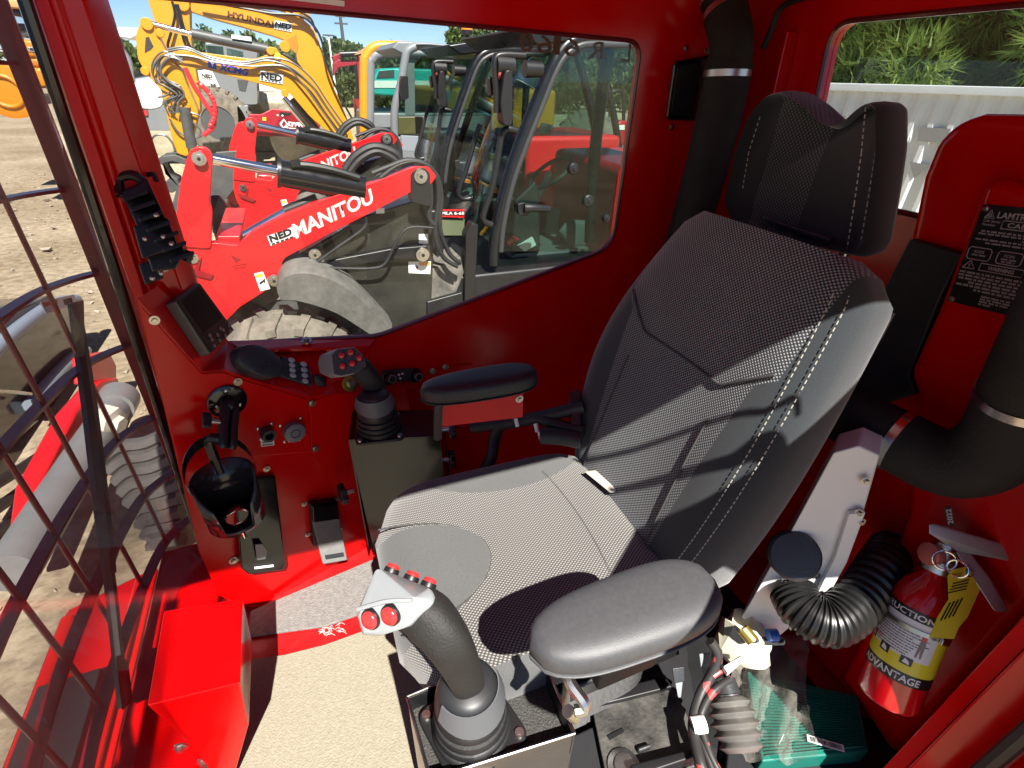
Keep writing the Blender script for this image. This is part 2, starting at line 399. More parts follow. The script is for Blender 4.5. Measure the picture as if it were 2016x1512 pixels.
for z in (.0, -.195, -.352, -.515, -.70, -.865, -1.02):
    a = MB()
    L = []
    for i, p in enumerate(gp):
        t = (gp[min(i + 1, len(gp) - 1)] - gp[max(i - 1, 0)]).normalized(); n_ = V((t.y, -t.x, 0)) if t.x * 0 == 0 else V((1, 0, 0))
        L.append((p, n_))
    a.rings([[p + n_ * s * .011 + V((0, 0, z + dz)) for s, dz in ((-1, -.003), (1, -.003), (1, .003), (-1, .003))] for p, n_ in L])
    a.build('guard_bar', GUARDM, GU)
gl = 0; seg = []
for i in range(len(gp) - 1): seg.append((gl, gp[i], gp[i + 1])); gl += (gp[i + 1] - gp[i]).length
def along(s):
    for g0, a, b in seg:
        l = (b - a).length
        if g0 <= s <= g0 + l: return a.lerp(b, (s - g0) / l)
    return gp[-1]
s = .105; k_ = 0
while s < gl - .02:
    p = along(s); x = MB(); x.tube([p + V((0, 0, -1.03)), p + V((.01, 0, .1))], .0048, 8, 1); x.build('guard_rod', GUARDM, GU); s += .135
p = gp[0]
for p, nm in ((gp[0] + V((-.012, .012, 0)), 'guard_upright'), (gp[-1], 'guard_upright')):
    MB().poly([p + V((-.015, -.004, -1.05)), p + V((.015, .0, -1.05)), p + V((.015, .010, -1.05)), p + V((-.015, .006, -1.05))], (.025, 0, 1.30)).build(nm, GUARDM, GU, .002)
# safety label on the guard, wiper in front of the glass
lp = lambda x, y: PX(x, y, -.495)
MB().poly([lp(80, 594), lp(146, 580), lp(150, 600), lp(92, 617)], (-.002, 0, 0)).build('safety_label', LABEL, GU)
MB().poly([lp(84, 596), lp(110, 590), lp(113, 597), lp(88, 604)], (.0012, 0, 0)).build('label_panel', mat('label_red', (.6, .08, .04)), GU)
x = MB(); x.poly([lp(124, 590), lp(140, 586), lp(143, 598), lp(138, 596), lp(128, 601)], (.0012, 0, 0)); x.build('label_print', BLK, GU)
WI = thing('wiper', 'long black wiper arm and blade across the windscreen', 'wiper', (-.455, .8, -1.0))
wp = lambda x, y, o=0: PX(x, y, -.452 + o)
MB().tube([wp(146, 600), wp(176, 800), wp(200, 1000), wp(216, 1130)], lambda t: .011 + .003 * sin(pi * t), 8, 3).build('wiper_arm', BLK, WI)
MB().tube([wp(208, 1090), wp(218, 1160), wp(232, 1290), wp(244, 1390)], .010, 8, 3).build('wiper_blade', BLK, WI)
MB().hull([wp(140, 596), wp(165, 590), wp(168, 700), wp(150, 705), wp(140, 596, .02), wp(165, 590, .02), wp(165, 700, .015), wp(150, 705, .015)]).build('wiper_pivot', BLK, WI, .003)
MB().hull([wp(228, 1290), wp(252, 1300), wp(262, 1380), wp(240, 1400), wp(228, 1290, .02), wp(252, 1300, .02), wp(262, 1380, .02), wp(240, 1400, .02)]).build('wiper_link', BLK, WI, .003)
# lower front frame of the cab under the windscreen
MB().bb((-.47, -.08, -1.16), (-.33, 1.10, -1.03)).build('front_sill', RED, CAB, .006)
# mirrored number on the far side window glass
TXG = mat('window_lettering', (.10, .055, .035), .5)
tw = lambda x, y: PY(x, y, WY + .012)
for ch, x0, y0, x1, y1, h in (('0', 1050, 103, 1021, 100, 38), ('6', 1086, 106, 1056, 104, 36), ('1', 1102, 108, 1088, 107, 36), ('6', 1141, 113, 1110, 110, 36), ('R', 1186, 117, 1158, 115, 34), ('L', 1240, 123, 1222, 121, 36)):
    # seen from inside: reversed left to right, as painted on the outer face
    text(ch, tw(x0, y0), tw(x1, y1), tw(x0 + 3, y0 - h), TXG, 'window_letter', CAB, bold=.01)

# ============================================================ THE SEAT
def fabric(name, dots, dark, light, scale, mask=None):
    """woven dot cloth; 'mask' gives nodes -> socket (1 = dotted, 0 = plain felt)"""
    m = bpy.data.materials.new(name); m.use_nodes = True; n = m.node_tree; b = n.nodes['Principled BSDF']
    b.inputs['Roughness'].default_value = .9; b.inputs['Sheen Weight'].default_value = .35; b.inputs['Sheen Roughness'].default_value = .5; b.inputs['Specular IOR Level'].default_value = .2
    N = n.nodes.new; L = n.links.new
    tc = N('ShaderNodeTexCoord'); sp = N('ShaderNodeSeparateXYZ'); L(tc.outputs['Object'], sp.inputs[0])
    def M(op, a, b_=None):
        x = N('ShaderNodeMath'); x.operation = op
        for i, v in enumerate((a, b_)):
            if v is None: continue
            if isinstance(v, (int, float)): x.inputs[i].default_value = v
            else: L(v, x.inputs[i])
        return x.outputs[0]
    X, Y, Z = sp.outputs
    u = M('MULTIPLY', Y, 2 * pi / scale); v = M('MULTIPLY', M('ADD', M('MULTIPLY', X, .75), Z), 2 * pi / scale * .9)
    d = M('MULTIPLY', M('ADD', M('SINE', M('ADD', u, v)), 1), M('ADD', M('SINE', M('SUBTRACT', u, v)), 1))       # 0..4
    d = M('MULTIPLY', d, .25)
    nz = N('ShaderNodeTexNoise'); nz.inputs['Scale'].default_value = 900; nz.inputs['Detail'].default_value = 3; L(tc.outputs['Object'], nz.inputs['Vector'])
    nb = N('ShaderNodeTexNoise'); nb.inputs['Scale'].default_value = 7; nb.inputs['Detail'].default_value = 4; L(tc.outputs['Object'], nb.inputs['Vector'])
    msk = mask(M, X, Y, Z) if mask else 1.0
    r = N('ShaderNodeMixRGB'); r.inputs[1].default_value = (*dark, 1); r.inputs[2].default_value = (*light, 1); L(d, r.inputs[0])
    pm = N('ShaderNodeMixRGB'); pm.inputs[1].default_value = (*[x * .45 for x in dots], 1); pm.inputs[2].default_value = (*[x * 1.5 for x in dots], 1); L(nz.outputs[0], pm.inputs[0])
    fm = N('ShaderNodeMixRGB'); L(pm.outputs[0], fm.inputs[1]); L(r.outputs[0], fm.inputs[2])
    if isinstance(msk, float): fm.inputs[0].default_value = msk
    else: L(msk, fm.inputs[0])
    vm = N('ShaderNodeMixRGB'); vm.blend_type = 'MULTIPLY'; vm.inputs[0].default_value = .3; L(fm.outputs[0], vm.inputs[1]); L(nb.outputs[0], vm.inputs[2]); L(vm.outputs[0], b.inputs['Base Color'])
    bp = N('ShaderNodeBump'); bp.inputs['Strength'].default_value = .5; bp.inputs['Distance'].default_value = .0015
    L(M('ADD', M('MULTIPLY', d, msk), M('MULTIPLY', nz.outputs[0], .4)), bp.inputs['Height']); L(bp.outputs[0], b.inputs['Normal'])
    MATS[name] = m; return m
def step(M, a, lo, hi):       # soft step
    return M('MINIMUM', M('MAXIMUM', M('DIVIDE', M('SUBTRACT', a, lo), hi - lo), 0.0), 1.0)
SEAT0 = V((.25, .51, ZF))
def mask_cushion(M, X, Y, Z):           # object coordinates from the seat root
    ex = M('DIVIDE', M('SUBTRACT', X, -.235), .165); ey = M('DIVIDE', M('SUBTRACT', Y, -.015), .095)
    e = M('ADD', M('MULTIPLY', ex, ex), M('MULTIPLY', ey, ey))
    m1 = step(M, e, .97, 1.0)
    fx = M('DIVIDE', M('SUBTRACT', X, .03), .17); fy = M('DIVIDE', M('SUBTRACT', Y, .20), .105)
    m2 = step(M, M('ADD', M('MULTIPLY', fx, fx), M('MULTIPLY', fy, fy)), .97, 1.0)
    sidez = step(M, M('ABSOLUTE', M('SUBTRACT', Y, 0.0)), .180, .183)
    return M('MULTIPLY', M('MULTIPLY', m1, m2), M('SUBTRACT', 1.0, sidez))
def mask_back(M, X, Y, Z):
    ay = M('ABSOLUTE', M('SUBTRACT', Y, .012))
    wd = M('ADD', .098, M('MULTIPLY', M('MAXIMUM', M('SUBTRACT', Z, .40), 0.0), .10))
    low = M('SUBTRACT', 1.0, step(M, M('SUBTRACT', ay, wd), 0.0, .003))
    top = step(M, M('SUBTRACT', M('SUBTRACT', Z, M('MULTIPLY', M('MAXIMUM', M('SUBTRACT', ay, .09), 0.0), .75)), .735), 0.0, .003)
    edge = M('SUBTRACT', 1.0, step(M, ay, .158, .161))
    return M('MULTIPLY', M('MAXIMUM', low, top), edge)
def mask_head(M, X, Y, Z):
    ay = M('ABSOLUTE', M('SUBTRACT', Y, .062)); return M('SUBTRACT', 1.0, step(M, ay, .044, .046))
FC = fabric('cushion_cloth', (.105, .108, .108), (.05, .051, .051), (.43, .41, .38), .0046, mask_cushion)
FB = fabric('backrest_cloth', (.028, .034, .040), (.008, .012, .016), (.42, .44, .455), .0056, mask_back)
FH = fabric('headrest_cloth', (.009, .013, .014), (.007, .010, .011), (.10, .11, .11), .0060, mask_head)
THREAD = mat('pale_thread', (.36, .35, .31), .8)
SEAT = thing('operator_seat', 'black and grey cloth suspension seat with headrest in the middle of the red cab', 'seat', SEAT0)
yc = .51
# cushion: sections along x
rs = []
N_ = 30
for i in range(N_ + 1):
    t = i / N_; x = .018 + .455 * t
    k = min(1, (1 - abs(2 * t - 1) ** 6)) ** (1 / 2.3) if 0 < t < 1 else .42
    hw = .201 * max(.50, k); hz = .062 * max(.22, k)
    rs.append(sup(V((x, yc, -.685 + .002 * sin(t * 6))), V((0, 1, 0)), V((0, 0, 1)), hw, hz, 3.7, 72))
m = MB(); m.rings(rs); m.build('cushion', FC, SEAT, ang=60)
# cross seam of the cushion and piping
sm = MB(); sm.tube([V((.335 - .05 * (1 - (2 * t - 1) ** 2) * -.2, yc - .12 + .24 * t, -.6225)) for t in [j / 12 for j in range(13)]], .0004, 6, 1); sm.build('seam', mat('seam_dark', (.05, .05, .05), .9), SEAT)
e = MB(); e.tube([V((.012 + .165 * cos(a) + .003, yc - .015 + .097 * sin(a), -.6215 - .001)) for a in [R(-86 + 172 * j / 24) for j in range(25)]], .0014, 6, 1); e.build('seam', MATS['seam_dark'], SEAT)
MB().box((.245, yc, -.765), (.40, .34, .05)).build('cushion_pan', BLK, SEAT, .02)
# backrest sections along its height
up_ = V((sin(R(17)), 0, cos(R(17)))); nb_ = V((cos(R(17)), 0, -sin(R(17))))
rs = []; BB0 = V((.445, .522, -.70)); BL = .55
def back_yc(t): return .522 + .013 * sin(pi * min(1, t * 1.1)) - .012 * t
def back_axis(t): return V((BB0.x, back_yc(t), BB0.z)) + up_ * (BL * t) + nb_ * (.03 * sin(pi * t) * -1 + .012)
def back_hw(t):
    base = .158 + .058 * sin(pi * min(1, (t + .12) * .86)) ** 1.1
    return base * (1 if t < .90 else sqrt(max(.0, 1 - ((t - .90) / .10) ** 2.6 * .40)))
NB = 44
for i in range(NB + 1):
    t = i / NB; hw = back_hw(t)
    th = .052 + .044 * (1 - .72 * t)
    th *= (1 if .05 < t < .95 else (.6 if t in (0, 1) else .85))
    rs.append(sup(back_axis(t) + nb_ * (th - .052), V((0, -1, 0)), nb_, hw, th, 3.2, 80, .026 * sin(pi * min(1, t * 1.05))))
bk = MB(); bk.rings(rs); bk.build('backrest', FB, SEAT, ang=60)
def back_surf(y, t):       # front surface point
    hw = back_hw(t); x = max(-1, min(1, (y - back_yc(t)) / hw)); th = .052
    d = th * (1 - abs(x) ** 3) ** (1 / 3)
    bow = .026 * sin(pi * min(1, t * 1.05)) * (1 - min(1, abs(x) / .75) ** 2)
    d2 = d - bow * (d / th)
    return back_axis(t) + V((0, y - back_yc(t), 0)) - nb_ * (d2 + .0012)
def t_of(z): return (z + .70) / (BL * up_.z)
def dashes(name, pts, parent, r=.00075, on=.0045, off=.0035):
    m_ = MB(); acc = 0
    for a, b in zip(pts, pts[1:]):
        L_ = (b - a).length; d = (b - a).normalized(); s_ = 0
        while s_ < L_:
            e_ = min(L_, s_ + on); m_.cyl(a + d * s_, a + d * e_, r, n=5); s_ += on + off
    return m_.build(name, THREAD, parent)
for y0 in (.030, .015):
    dashes('stitching', [back_surf(back_yc(t) - back_hw(t) + y0, t) for t in [.03 + .9 * j / 60 for j in range(61)]], SEAT)
sm = MB(); sm.tube([back_surf(.522 + (-.155 + .31 * j / 40), t_of(-.365 + .75 * max(0, abs(-.155 + .31 * j / 40) - .09) - .004)) for j in range(41)], .0022, 6, 1)
sm.build('seam', MATS['seam_dark'], SEAT)
for sg in (-1, 1):
    sm = MB(); sm.tube([back_surf(.522 + sg * .101, .04 + .50 * j / 20) for j in range(21)], .0015, 6, 1); sm.build('seam', MATS['seam_dark'], SEAT)
# backrest shell behind, recliner, suspension below
rs = [sup(back_axis(t) + nb_ * (.115 - .035 * t), V((0, -1, 0)), nb_, back_hw(t) * .86, .03, 3.5, 40) for t in [.02 + .9 * j / 12 for j in range(13)]]
MB().rings(rs).build('back_shell', BLK, SEAT)
MB().hull([V((.40, .345, -.78)), V((.50, .345, -.78)), V((.50, .345, -.66)), V((.43, .345, -.66)), V((.40, .325, -.78)), V((.50, .325, -.78)), V((.50, .325, -.66)), V((.43, .325, -.66))]).build('recliner_cover', BLK, SEAT, .006)
MB().bb((.10, .33, -.83), (.46, .69, -.79)).bb((.12, .34, -1.0), (.44, .68, -.97)).build('suspension_frame', BLK, SEAT, .006)
rs = []
for i in range(15):
    z = -.97 + .145 * i / 14; k = .0 if i % 2 else .016
    rs.append(sup(V((.28, .51, z)), V((1, 0, 0)), V((0, 1, 0)), .145 + k, .155 + k, 6, 40))
MB().rings(rs).build('suspension_bellows', RUB, SEAT)
MB().bb((.10, .35, ZF + .004), (.46, .67, -1.0)).build('seat_base', BLK, SEAT, .006)
# headrest
hf = lambda x, y: PX(x, y, .665)
front_ = [hf(1424, 398), hf(1444, 300), hf(1472, 225), hf(1504, 186), hf(1542, 176), hf(1582, 204), hf(1614, 236), hf(1642, 248), hf(1668, 236), hf(1696, 210), hf(1718, 196), hf(1736, 206), hf(1736, 290), hf(1724, 380), hf(1706, 490), hf(1690, 510), hf(1620, 494), hf(1540, 474), hf(1440, 446)]
fr = rounded(front_, .010, 3)
cf = sum(fr, V()) / len(fr)
def hr(off, k): return [cf + (p - cf) * k + V((off, 0, 0)) + V((.06 * (0), 0, 0)) for p in fr]
mh = MB(); mh.rings([[p + V((.015 * (1 - ((p - cf).length / .16) ** 2), 0, 0)) for p in hr(.0, .88)], hr(-.004, .955), hr(.004, .985), hr(.018, 1.0), hr(.045, .985), hr(.055, .95), hr(.06, .82)])
HR = mh.build('headrest', FH, SEAT, ang=70)
hp = lambda x, y: PX(x, y, .657)
dashes('stitching', [PX(1704, 212, .668), PX(1696, 300, .660), PX(1682, 400, .660), PX(1668, 488, .664)], SEAT)
dashes('stitching', [PX(1734, 210, .675), PX(1724, 300, .665), PX(1708, 400, .665), PX(1692, 490, .667)], SEAT)
dashes('stitching', [PX(1500, 218, .672), PX(1474, 300, .668), PX(1462, 372, .668)], SEAT, .0006)
MB().hull([PX(1500, 425, .66), PX(1640, 468, .66), PX(1630, 485, .66), PX(1510, 440, .66), PX(1500, 425, .72), PX(1640, 468, .72), PX(1630, 485, .72), PX(1510, 440, .72)]).build('headrest_base', RUB, SEAT, .006)
for y in (.47, .60): MB().cyl((.70, y, -.25), (.71, y, -.15), .008).build('headrest_post', STEEL, SEAT)
# seat belt buckle between cushion and backrest
bz = lambda x, y, z=-.612: PZ(x, y, z)
MB().hull([bz(1150, 928), bz(1172, 925), bz(1216, 965), bz(1204, 972), bz(1152, 930, -.625), bz(1174, 927, -.625), bz(1214, 968, -.625)]).build('belt_buckle', mat('buckle_pale', (.4, .38, .33), .5), SEAT, .003)
# tension knob on the side of the seat
kc = PD(1566, 1095, .765); kn = (-ray(1566, 1095)).normalized() + V((0, -.35, .1))
MB().lathe(kc, -kn, [(-.002, .015), (0, .034), (.004, .038), (.016, .038), (.020, .034), (.05, .02)], 32).build('recline_knob', DGREY, SEAT)

# ============================================================ ARMRESTS
def armrest(label, c, L_, hw, th, tilt, m, yaw=0):
    t = thing('armrest', label, 'armrest', c - V((0, 0, .05)))
    ax = V((cos(tilt) * cos(yaw), cos(tilt) * sin(yaw), sin(tilt))); side = V((0, 0, 1)).cross(ax).normalized(); upv = ax.cross(side)
    rs = []
    for i in range(27):
        a = -1 + 2 * i / 26
        k = (1 - abs(a) ** 3.2) ** (1 / 2.2) if abs(a) < 1 else 0
        k = max(k, .05)
        rs.append(sup(c + ax * (L_ / 2 * a), side, upv, hw * k * (1 + .10 * a), th * (k ** .45), 2.9, 40))
    MB().rings(rs).build('pad', m, t, ang=60)
    rs = []
    for i in range(27):
        a = -1 + 2 * i / 26; k = max((1 - abs(a) ** 3.2) ** (1 / 2.2) if abs(a) < 1 else 0, .05)
        rs.append(sup(c - upv * (th * .62) + ax * (L_ / 2 * 1.006 * a), side, upv, hw * k * (1 + .10 * a) * 1.012, th * .10, 3, 40))
    MB().rings(rs).build('welt', m, t, ang=60)
    return t, ax, side, upv
an, ax, sd, uv_ = armrest('large grey vinyl armrest nearest the camera, half in sunlight', V((.224, .226, -.438)), .200, .040, .019, R(4), VINYL, R(-3))
MB().bb((.22, .238, -.60), (.30, .255, -.465)).build('armrest_bracket', RUB, an, .004)
lv = thing('adjuster_lever', 'bent zinc lever under the front of the large sunlit armrest', 'lever', PD(1128, 1395, .47))
MB().tube([PD(1118, 1330, .48), PD(1126, 1350, .475), PD(1148, 1380, .470), PD(1150, 1395, .47), PD(1132, 1400, .47)], .006, 8, 4).build('handle', STEEL, lv)
MB().hull([PD(1108, 1335, .49), PD(1122, 1332, .48), PD(1122, 1400, .47), PD(1106, 1408, .475), PD(1115, 1335, .50), PD(1118, 1405, .49)]).build('bracket', STEEL, lv, .001)
MB().cyl(PD(1118, 1400, .468), PD(1132, 1412, .475), .006).build('pin', BOLT, lv)
cF = (PZ(838, 760, -.43) + PZ(1050, 750, -.43)) / 2
af, ax, sd, uv_ = armrest('black armrest on the far side, on a red bracket below the window wall', cF, .198, .034, .019, R(3), mat('black_vinyl', (.012, .013, .016), .42, 0, 0, .2, 60, .4, 420), R(-6))
yb = PZ(940, 790, -.47).y + .012
ab = lambda x, y: PY(x, y, yb)
MB().poly([ab(868, 784), ab(1031, 768), ab(1030, 822), ab(868, 841)], (0, .006, 0)).build('armrest_bracket', RED, af, .0015)
bolt(ab(1022, 785), (0, -1, 0), .0055, parent=af)
MB().tube([ab(860, 860) + V((0, -.004, 0)), ab(861, 800) + V((0, -.004, 0)), ab(870, 786) + V((0, -.004, 0))], .008, 6, 2).build('bracket_edge', BLK, af)

# ============================================================ CONTROL BOXES AND JOYSTICKS
bnt = -.665
bxn = thing('control_box', 'open topped metal control box holding the large near joystick', 'control box', (.11, .29, -1.0))
cs = [PZ(801, 1372, bnt), PZ(1056, 1266, bnt), PZ(1132, 1444, bnt), PZ(846, 1534, bnt)]
BOXM = mat('polished_sheet', (.34, .29, .24), .28, .9, 0, .06, 5, 0, 60, .5, 0, .06)
cc = sum(cs, V()) / 4
for i in range(4):
    a, b = cs[i], cs[(i + 1) % 4]; inn = V((0, 0, 1)).cross(b - a).normalized(); inn = inn if inn.dot(cc - a) > 0 else -inn
    MB().poly([a, b, b + V((0, 0, -.30)), a + V((0, 0, -.30))], inn * .0015).build('side_plate', BOXM, bxn)
    MB().poly([a + inn * .0017 - V((0, 0, .001)), b + inn * .0017 - V((0, 0, .001)), b + inn * .0017 + V((0, 0, -.05)), a + inn * .0017 + V((0, 0, -.05))], inn * .0012).build('inner_lining', BLK, bxn)
    MB().tube([a, b], .0016, 8, 1).build('rim_edge', STEEL, bxn)
PAD = mat('speckled_pad', (.05, .049, .046), .7, 0, 0, .8, 420, .8, 500)
MB().poly([cc + (p - cc) * .975 + V((0, 0, -.030)) for p in cs], (0, 0, -.006)).build('foam_pad', PAD, bxn)
def joystick(label, base, s, yaw, box_top):
    t = thing('joystick', label, 'joystick', base)
    t.rotation_euler = (0, 0, 0)
    return t
def js_base(t, base, tip, k, az):
    """square plate, ribbed boot, collar; leans towards tip"""
    d = (tip - base).normalized(); lean = lambda h: base + V((0, 0, 1)) * h * k + V((d.x, d.y, 0)) * h * k * .25
    ca, sa = cos(az), sin(az); sq = [V((x * ca - y * sa, x * sa + y * ca, 0)) * .052 * k for x, y in ((-1, -1), (1, -1), (1, 1), (-1, 1))]
    r_ = rounded([base + p for p in sq], .016 * k)
    MB().poly(r_, (0, 0, .007 * k)).build('mounting_plate', BLK, t, .002)
    for p in sq:
        q_ = base + p * .80 + V((0, 0, .007 * k)); x = MB(); x.cyl(q_, q_ + V((0, 0, .004 * k)), .0062 * k, .0056 * k, 16); x.cyl(q_ + V((0, 0, .004 * k)), q_ + V((0, 0, .0042 * k)), .0030 * k, n=6); x.build('screw', STEEL, t)
    prof = [(.007, .047), (.012, .049), (.018, .047), (.019, .043), (.024, .047), (.031, .045), (.032, .041), (.037, .045), (.045, .043), (.046, .039), (.052, .042), (.060, .040)]
    rs = []
    for h, r in prof:
        c_ = lean(h); rs.append([c_ + V((cos(a), sin(a), 0)) * r * k for a in [2 * pi * i / 40 for i in range(40)]])
    MB().rings(rs).build('boot', RUB, t, ang=60)
    rs = []
    for h, r in ((.058, .041), (.070, .041), (.085, .038), (.100, .033), (.108, .026)):
        c_ = lean(h); rs.append([c_ + V((cos(a), sin(a), .30 * sin(a - .8) * (h - .058) / .05 * 0)) * r * k for a in [2 * pi * i / 40 for i in range(40)]])
    MB().rings(rs).build('collar', mat('collar_dark', (.02, .021, .023), .45), t, ang=60)
    # lighter grey crescent round the collar, turned to the operator's front
    rs = []
    for j in range(17):
        a = az + R(-175 + 11 * j); u_ = V((cos(a), sin(a), 0)); g = sin(pi * j / 16)
        pa = lean(.080 - .014 * g) + u_ * (.0415 * k); pb = lean(.102) + u_ * (.0345 * k)
        rs.append([pa + u_ * .0012, pb + u_ * .0015, pb, pa - u_ * .001])
    MB().rings(rs).build('collar_trim', mat('collar_grey', (.095, .102, .11), .45), t)
    return lean
# near joystick
jb = PZ(930, 1432, -.690); jn = thing('joystick', 'large grey and black joystick in the foreground with two lit red buttons on its side', 'joystick', jb)
tip = PD(842, 1190, .475)
lean = js_base(jn, jb, tip, 1.0, R(14))
def stem(t, path, radii, flat, m=BLK):
    ps = smooth_path(path, 5); n_ = len(ps); rs = []
    sd_ = V((0, 1, 0))
    for i, p in enumerate(ps):
        d = (ps[min(i + 1, n_ - 1)] - ps[max(0, i - 1)]).normalized(); a = (sd_ - d * sd_.dot(d)).normalized(); b = d.cross(a)
        u_ = i / (n_ - 1) * (len(radii) - 1); j = min(int(u_), len(radii) - 2); r = radii[j] * (1 - u_ + j) + radii[j + 1] * (u_ - j)
        rs.append(sup(p, a, b, r * flat, r, 2.5, 28))
    return MB().rings(rs).build('grip', m, t, ang=60)
GRIP = mat('grip_rubber', (.013, .012, .011), .66, 0, 0, .15, 60, .25, 400)
stem(jn, [lean(.075), lean(.105), PD(890, 1275, .492), PD(848, 1220, .487), PD(815, 1195, .492)], [.0175, .019, .0215, .0245, .023], .92, GRIP)
def head(t, ps, m, bev=.008):
    return MB().hull(ps).build('grip_head', m, t, bev, 4)
HEADM = mat('head_grey', (.30, .325, .335), .32, 0, .1, .03, 20, .05, 300)
hA = [PD(741, 1117, .515), PD(852, 1160, .485), PD(864, 1190, .475), PD(818, 1183, .455), PD(707, 1200, .480), PD(700, 1215, .482), PD(712, 1252, .482), PD(745, 1254, .478), PD(806, 1234, .462),
      PD(752, 1122, .55), PD(850, 1170, .53), PD(830, 1225, .515), PD(735, 1235, .535)]
head(jn, hA, HEADM)
def button(t, p, n, r, h=.006, m=PRED):
    n = V(n).normalized(); x = MB(); x.cyl(p - n * .003, p + n * .002, r * 1.22, r * 1.15, 24); x.build('button_bezel', BLK, t, .0006)
    MB().lathe(p, n, [(0, r), (h * .6, r), (h, r * .8), (h * 1.1, r * .3)], 24).build('push_button', m, t, ang=50)
fA, fB, fC = PD(707, 1200, .480), PD(818, 1183, .455), PD(714, 1252, .482)
nf = (fB - fA).cross(fC - fA).normalized()
if nf.dot(FW) > 0: nf = -nf
for x, y in ((731, 1218), (770, 1210)):
    p = PP(x, y, fA, nf); button(jn, p + nf * .001, nf, .0088, .005)
tA, tB, tC = PD(741, 1117, .515), PD(852, 1160, .485), PD(752, 1122, .55)
nt_ = (tB - tA).cross(tC - tA).normalized(); nt_ = nt_ if nt_.z > 0 else -nt_
for f in (.24, .60, .90):
    p = tA.lerp(tB, f) + (tC - tA) * .28; button(jn, p + nt_ * .003, nt_, .0068, .006)
# cover that creases the head above the side buttons
MB().tube([PD(706, 1199, .479), PD(760, 1184, .466), PD(812, 1182, .456)], .0022, 8, 4).build('head_crease', HEADM, jn)

# far control box and joystick
bf = thing('control_box', 'glossy black control box beside the far edge of the seat cushion', 'control box', (.11, .93, -1.0))
zt = -.655
cs = [PZ(686, 866, zt), PZ(866, 859, zt), PZ(872, 806, zt), PZ(694, 810, zt)]
BKM = mat('box_black', (.006, .006, .007), .2, 0, .2, 0, 8, 0, 60, .5, 0, .06)
MB().poly(cs, (0, 0, -.003)).build('top_plate', BKM, bf)
for i in range(4):
    a, b = cs[i], cs[(i + 1) % 4]
    MB().poly([a + V((0, 0, -.0035)), b + V((0, 0, -.0035)), b + V((0, 0, -.35)), a + V((.012, 0, -.35))], V((0, 0, 1)).cross(b - a).normalized() * .0025).build('side_plate', BKM, bf)
def star_knob(p, n, label, r=.019):
    n = V(n).normalized(); t = thing('clamp_knob', label, 'knob', p); a, e_ = frame(n)
    prof = []
    for i in range(48):
        th = 2 * pi * i / 48; rr = r * (1 + .14 * cos(6 * th)); prof.append((a * cos(th) + e_ * sin(th)) * rr)
    MB().rings([[p + n * h + q_ * k for q_ in prof] for h, k in ((.006, .9), (.008, 1), (.018, 1), (.021, .85))]).build('star_grip', BLK, t)
    MB().cyl(p - n * .012, p + n * .010, .006).build('stud', STEEL, t); return t
kx = cs[1] + V((.004, 0, 0))
star_knob(PX(878, 845, kx.x + .012), (1, -.2, 0), 'upper black star knob at the right edge of the glossy control box')
star_knob(PX(878, 905, kx.x + .012), (1, -.2, 0), 'lower black star knob at the right edge of the glossy control box')
star_knob(PY(686, 968, cs[0].y + .025), (-1, -.2, 0), 'black star knob on the pedal side of the glossy control box', .022)
jb = PZ(748, 846, zt + .002); jf = thing('joystick', 'smaller far joystick showing five red buttons on its dark face', 'joystick', jb)
tip = PD(690, 720, .86)
k_f = .96
lean = js_base(jf, jb, tip, k_f, R(-8))
d0 = jb.dot(FW)
stem(jf, [lean(.085), PD(742, 770, d0 - .035), PD(727, 745, d0 - .055), PD(708, 724, d0 - .065), PD(690, 715, d0 - .06)], [.018, .020, .022, .023, .021], .95, GRIP)
HG2 = mat('head_grey_far', (.24, .235, .225), .42, 0, 0, .04, 20, .05, 300)
df = d0 - .085
hB = [PD(652, 698, df), PD(664, 686, df), PD(700, 683, df), PD(716, 700, df), PD(722, 722, df), PD(704, 736, df), PD(672, 743, df), PD(656, 738, df),
      PD(628, 700, df + .03), PD(624, 714, df + .035), PD(628, 735, df + .035), PD(650, 745, df + .03), PD(655, 690, df + .045), PD(705, 700, df + .045)]
head(jf, hB, HG2, .006)
fq = [PD(654, 699, df - .001), PD(665, 688, df - .001), PD(699, 685, df - .001), PD(714, 701, df - .001), PD(719, 721, df - .001), PD(703, 734, df - .001), PD(672, 740, df - .001), PD(658, 736, df - .001)]
MB().poly(fq, -FW * .0025).build('button_face', DGREY, jf, .001)
for x, y in ((673, 700), (691, 694), (708, 705), (675, 721), (694, 716)):
    button(jf, PD(x, y, df - .004), -FW + V((.1, 0, .1)), .0062, .005)

bkp = Plane3(back_surf(.45, .2), back_surf(.60, .2), back_surf(.52, .8))
def door_pt(x, y):
    p = bkp(x, y); k_ = (p.y + .03) / -SUN_DIR.y; return p + SUN_DIR * k_
crp = lambda x, y: (1100 + x / 1.99, 420 + y / 1.99)
MB().tube([door_pt(*crp(*p)) for p in ((60, 965), (160, 955), (300, 920), (430, 880), (570, 840), (720, 812), (820, 770), (900, 735), (960, 700), (1030, 688), (1110, 715))], lambda t: .0055 - .0025 * t, 8, 4).build('shadow_tube_thin', RUB, CAB)  # unseen tube added in the doorway to cast a curved shadow on the backrest
MB().tube([door_pt(*crp(*p)) for p in ((180, 1090), (300, 1065), (450, 1035), (600, 1000), (700, 955), (790, 905), (850, 890), (930, 905))], lambda t: .005 + .010 * t, 8, 4).build('shadow_tube_wide', RUB, CAB)  # second unseen tube, added for the lower, wider shadow band

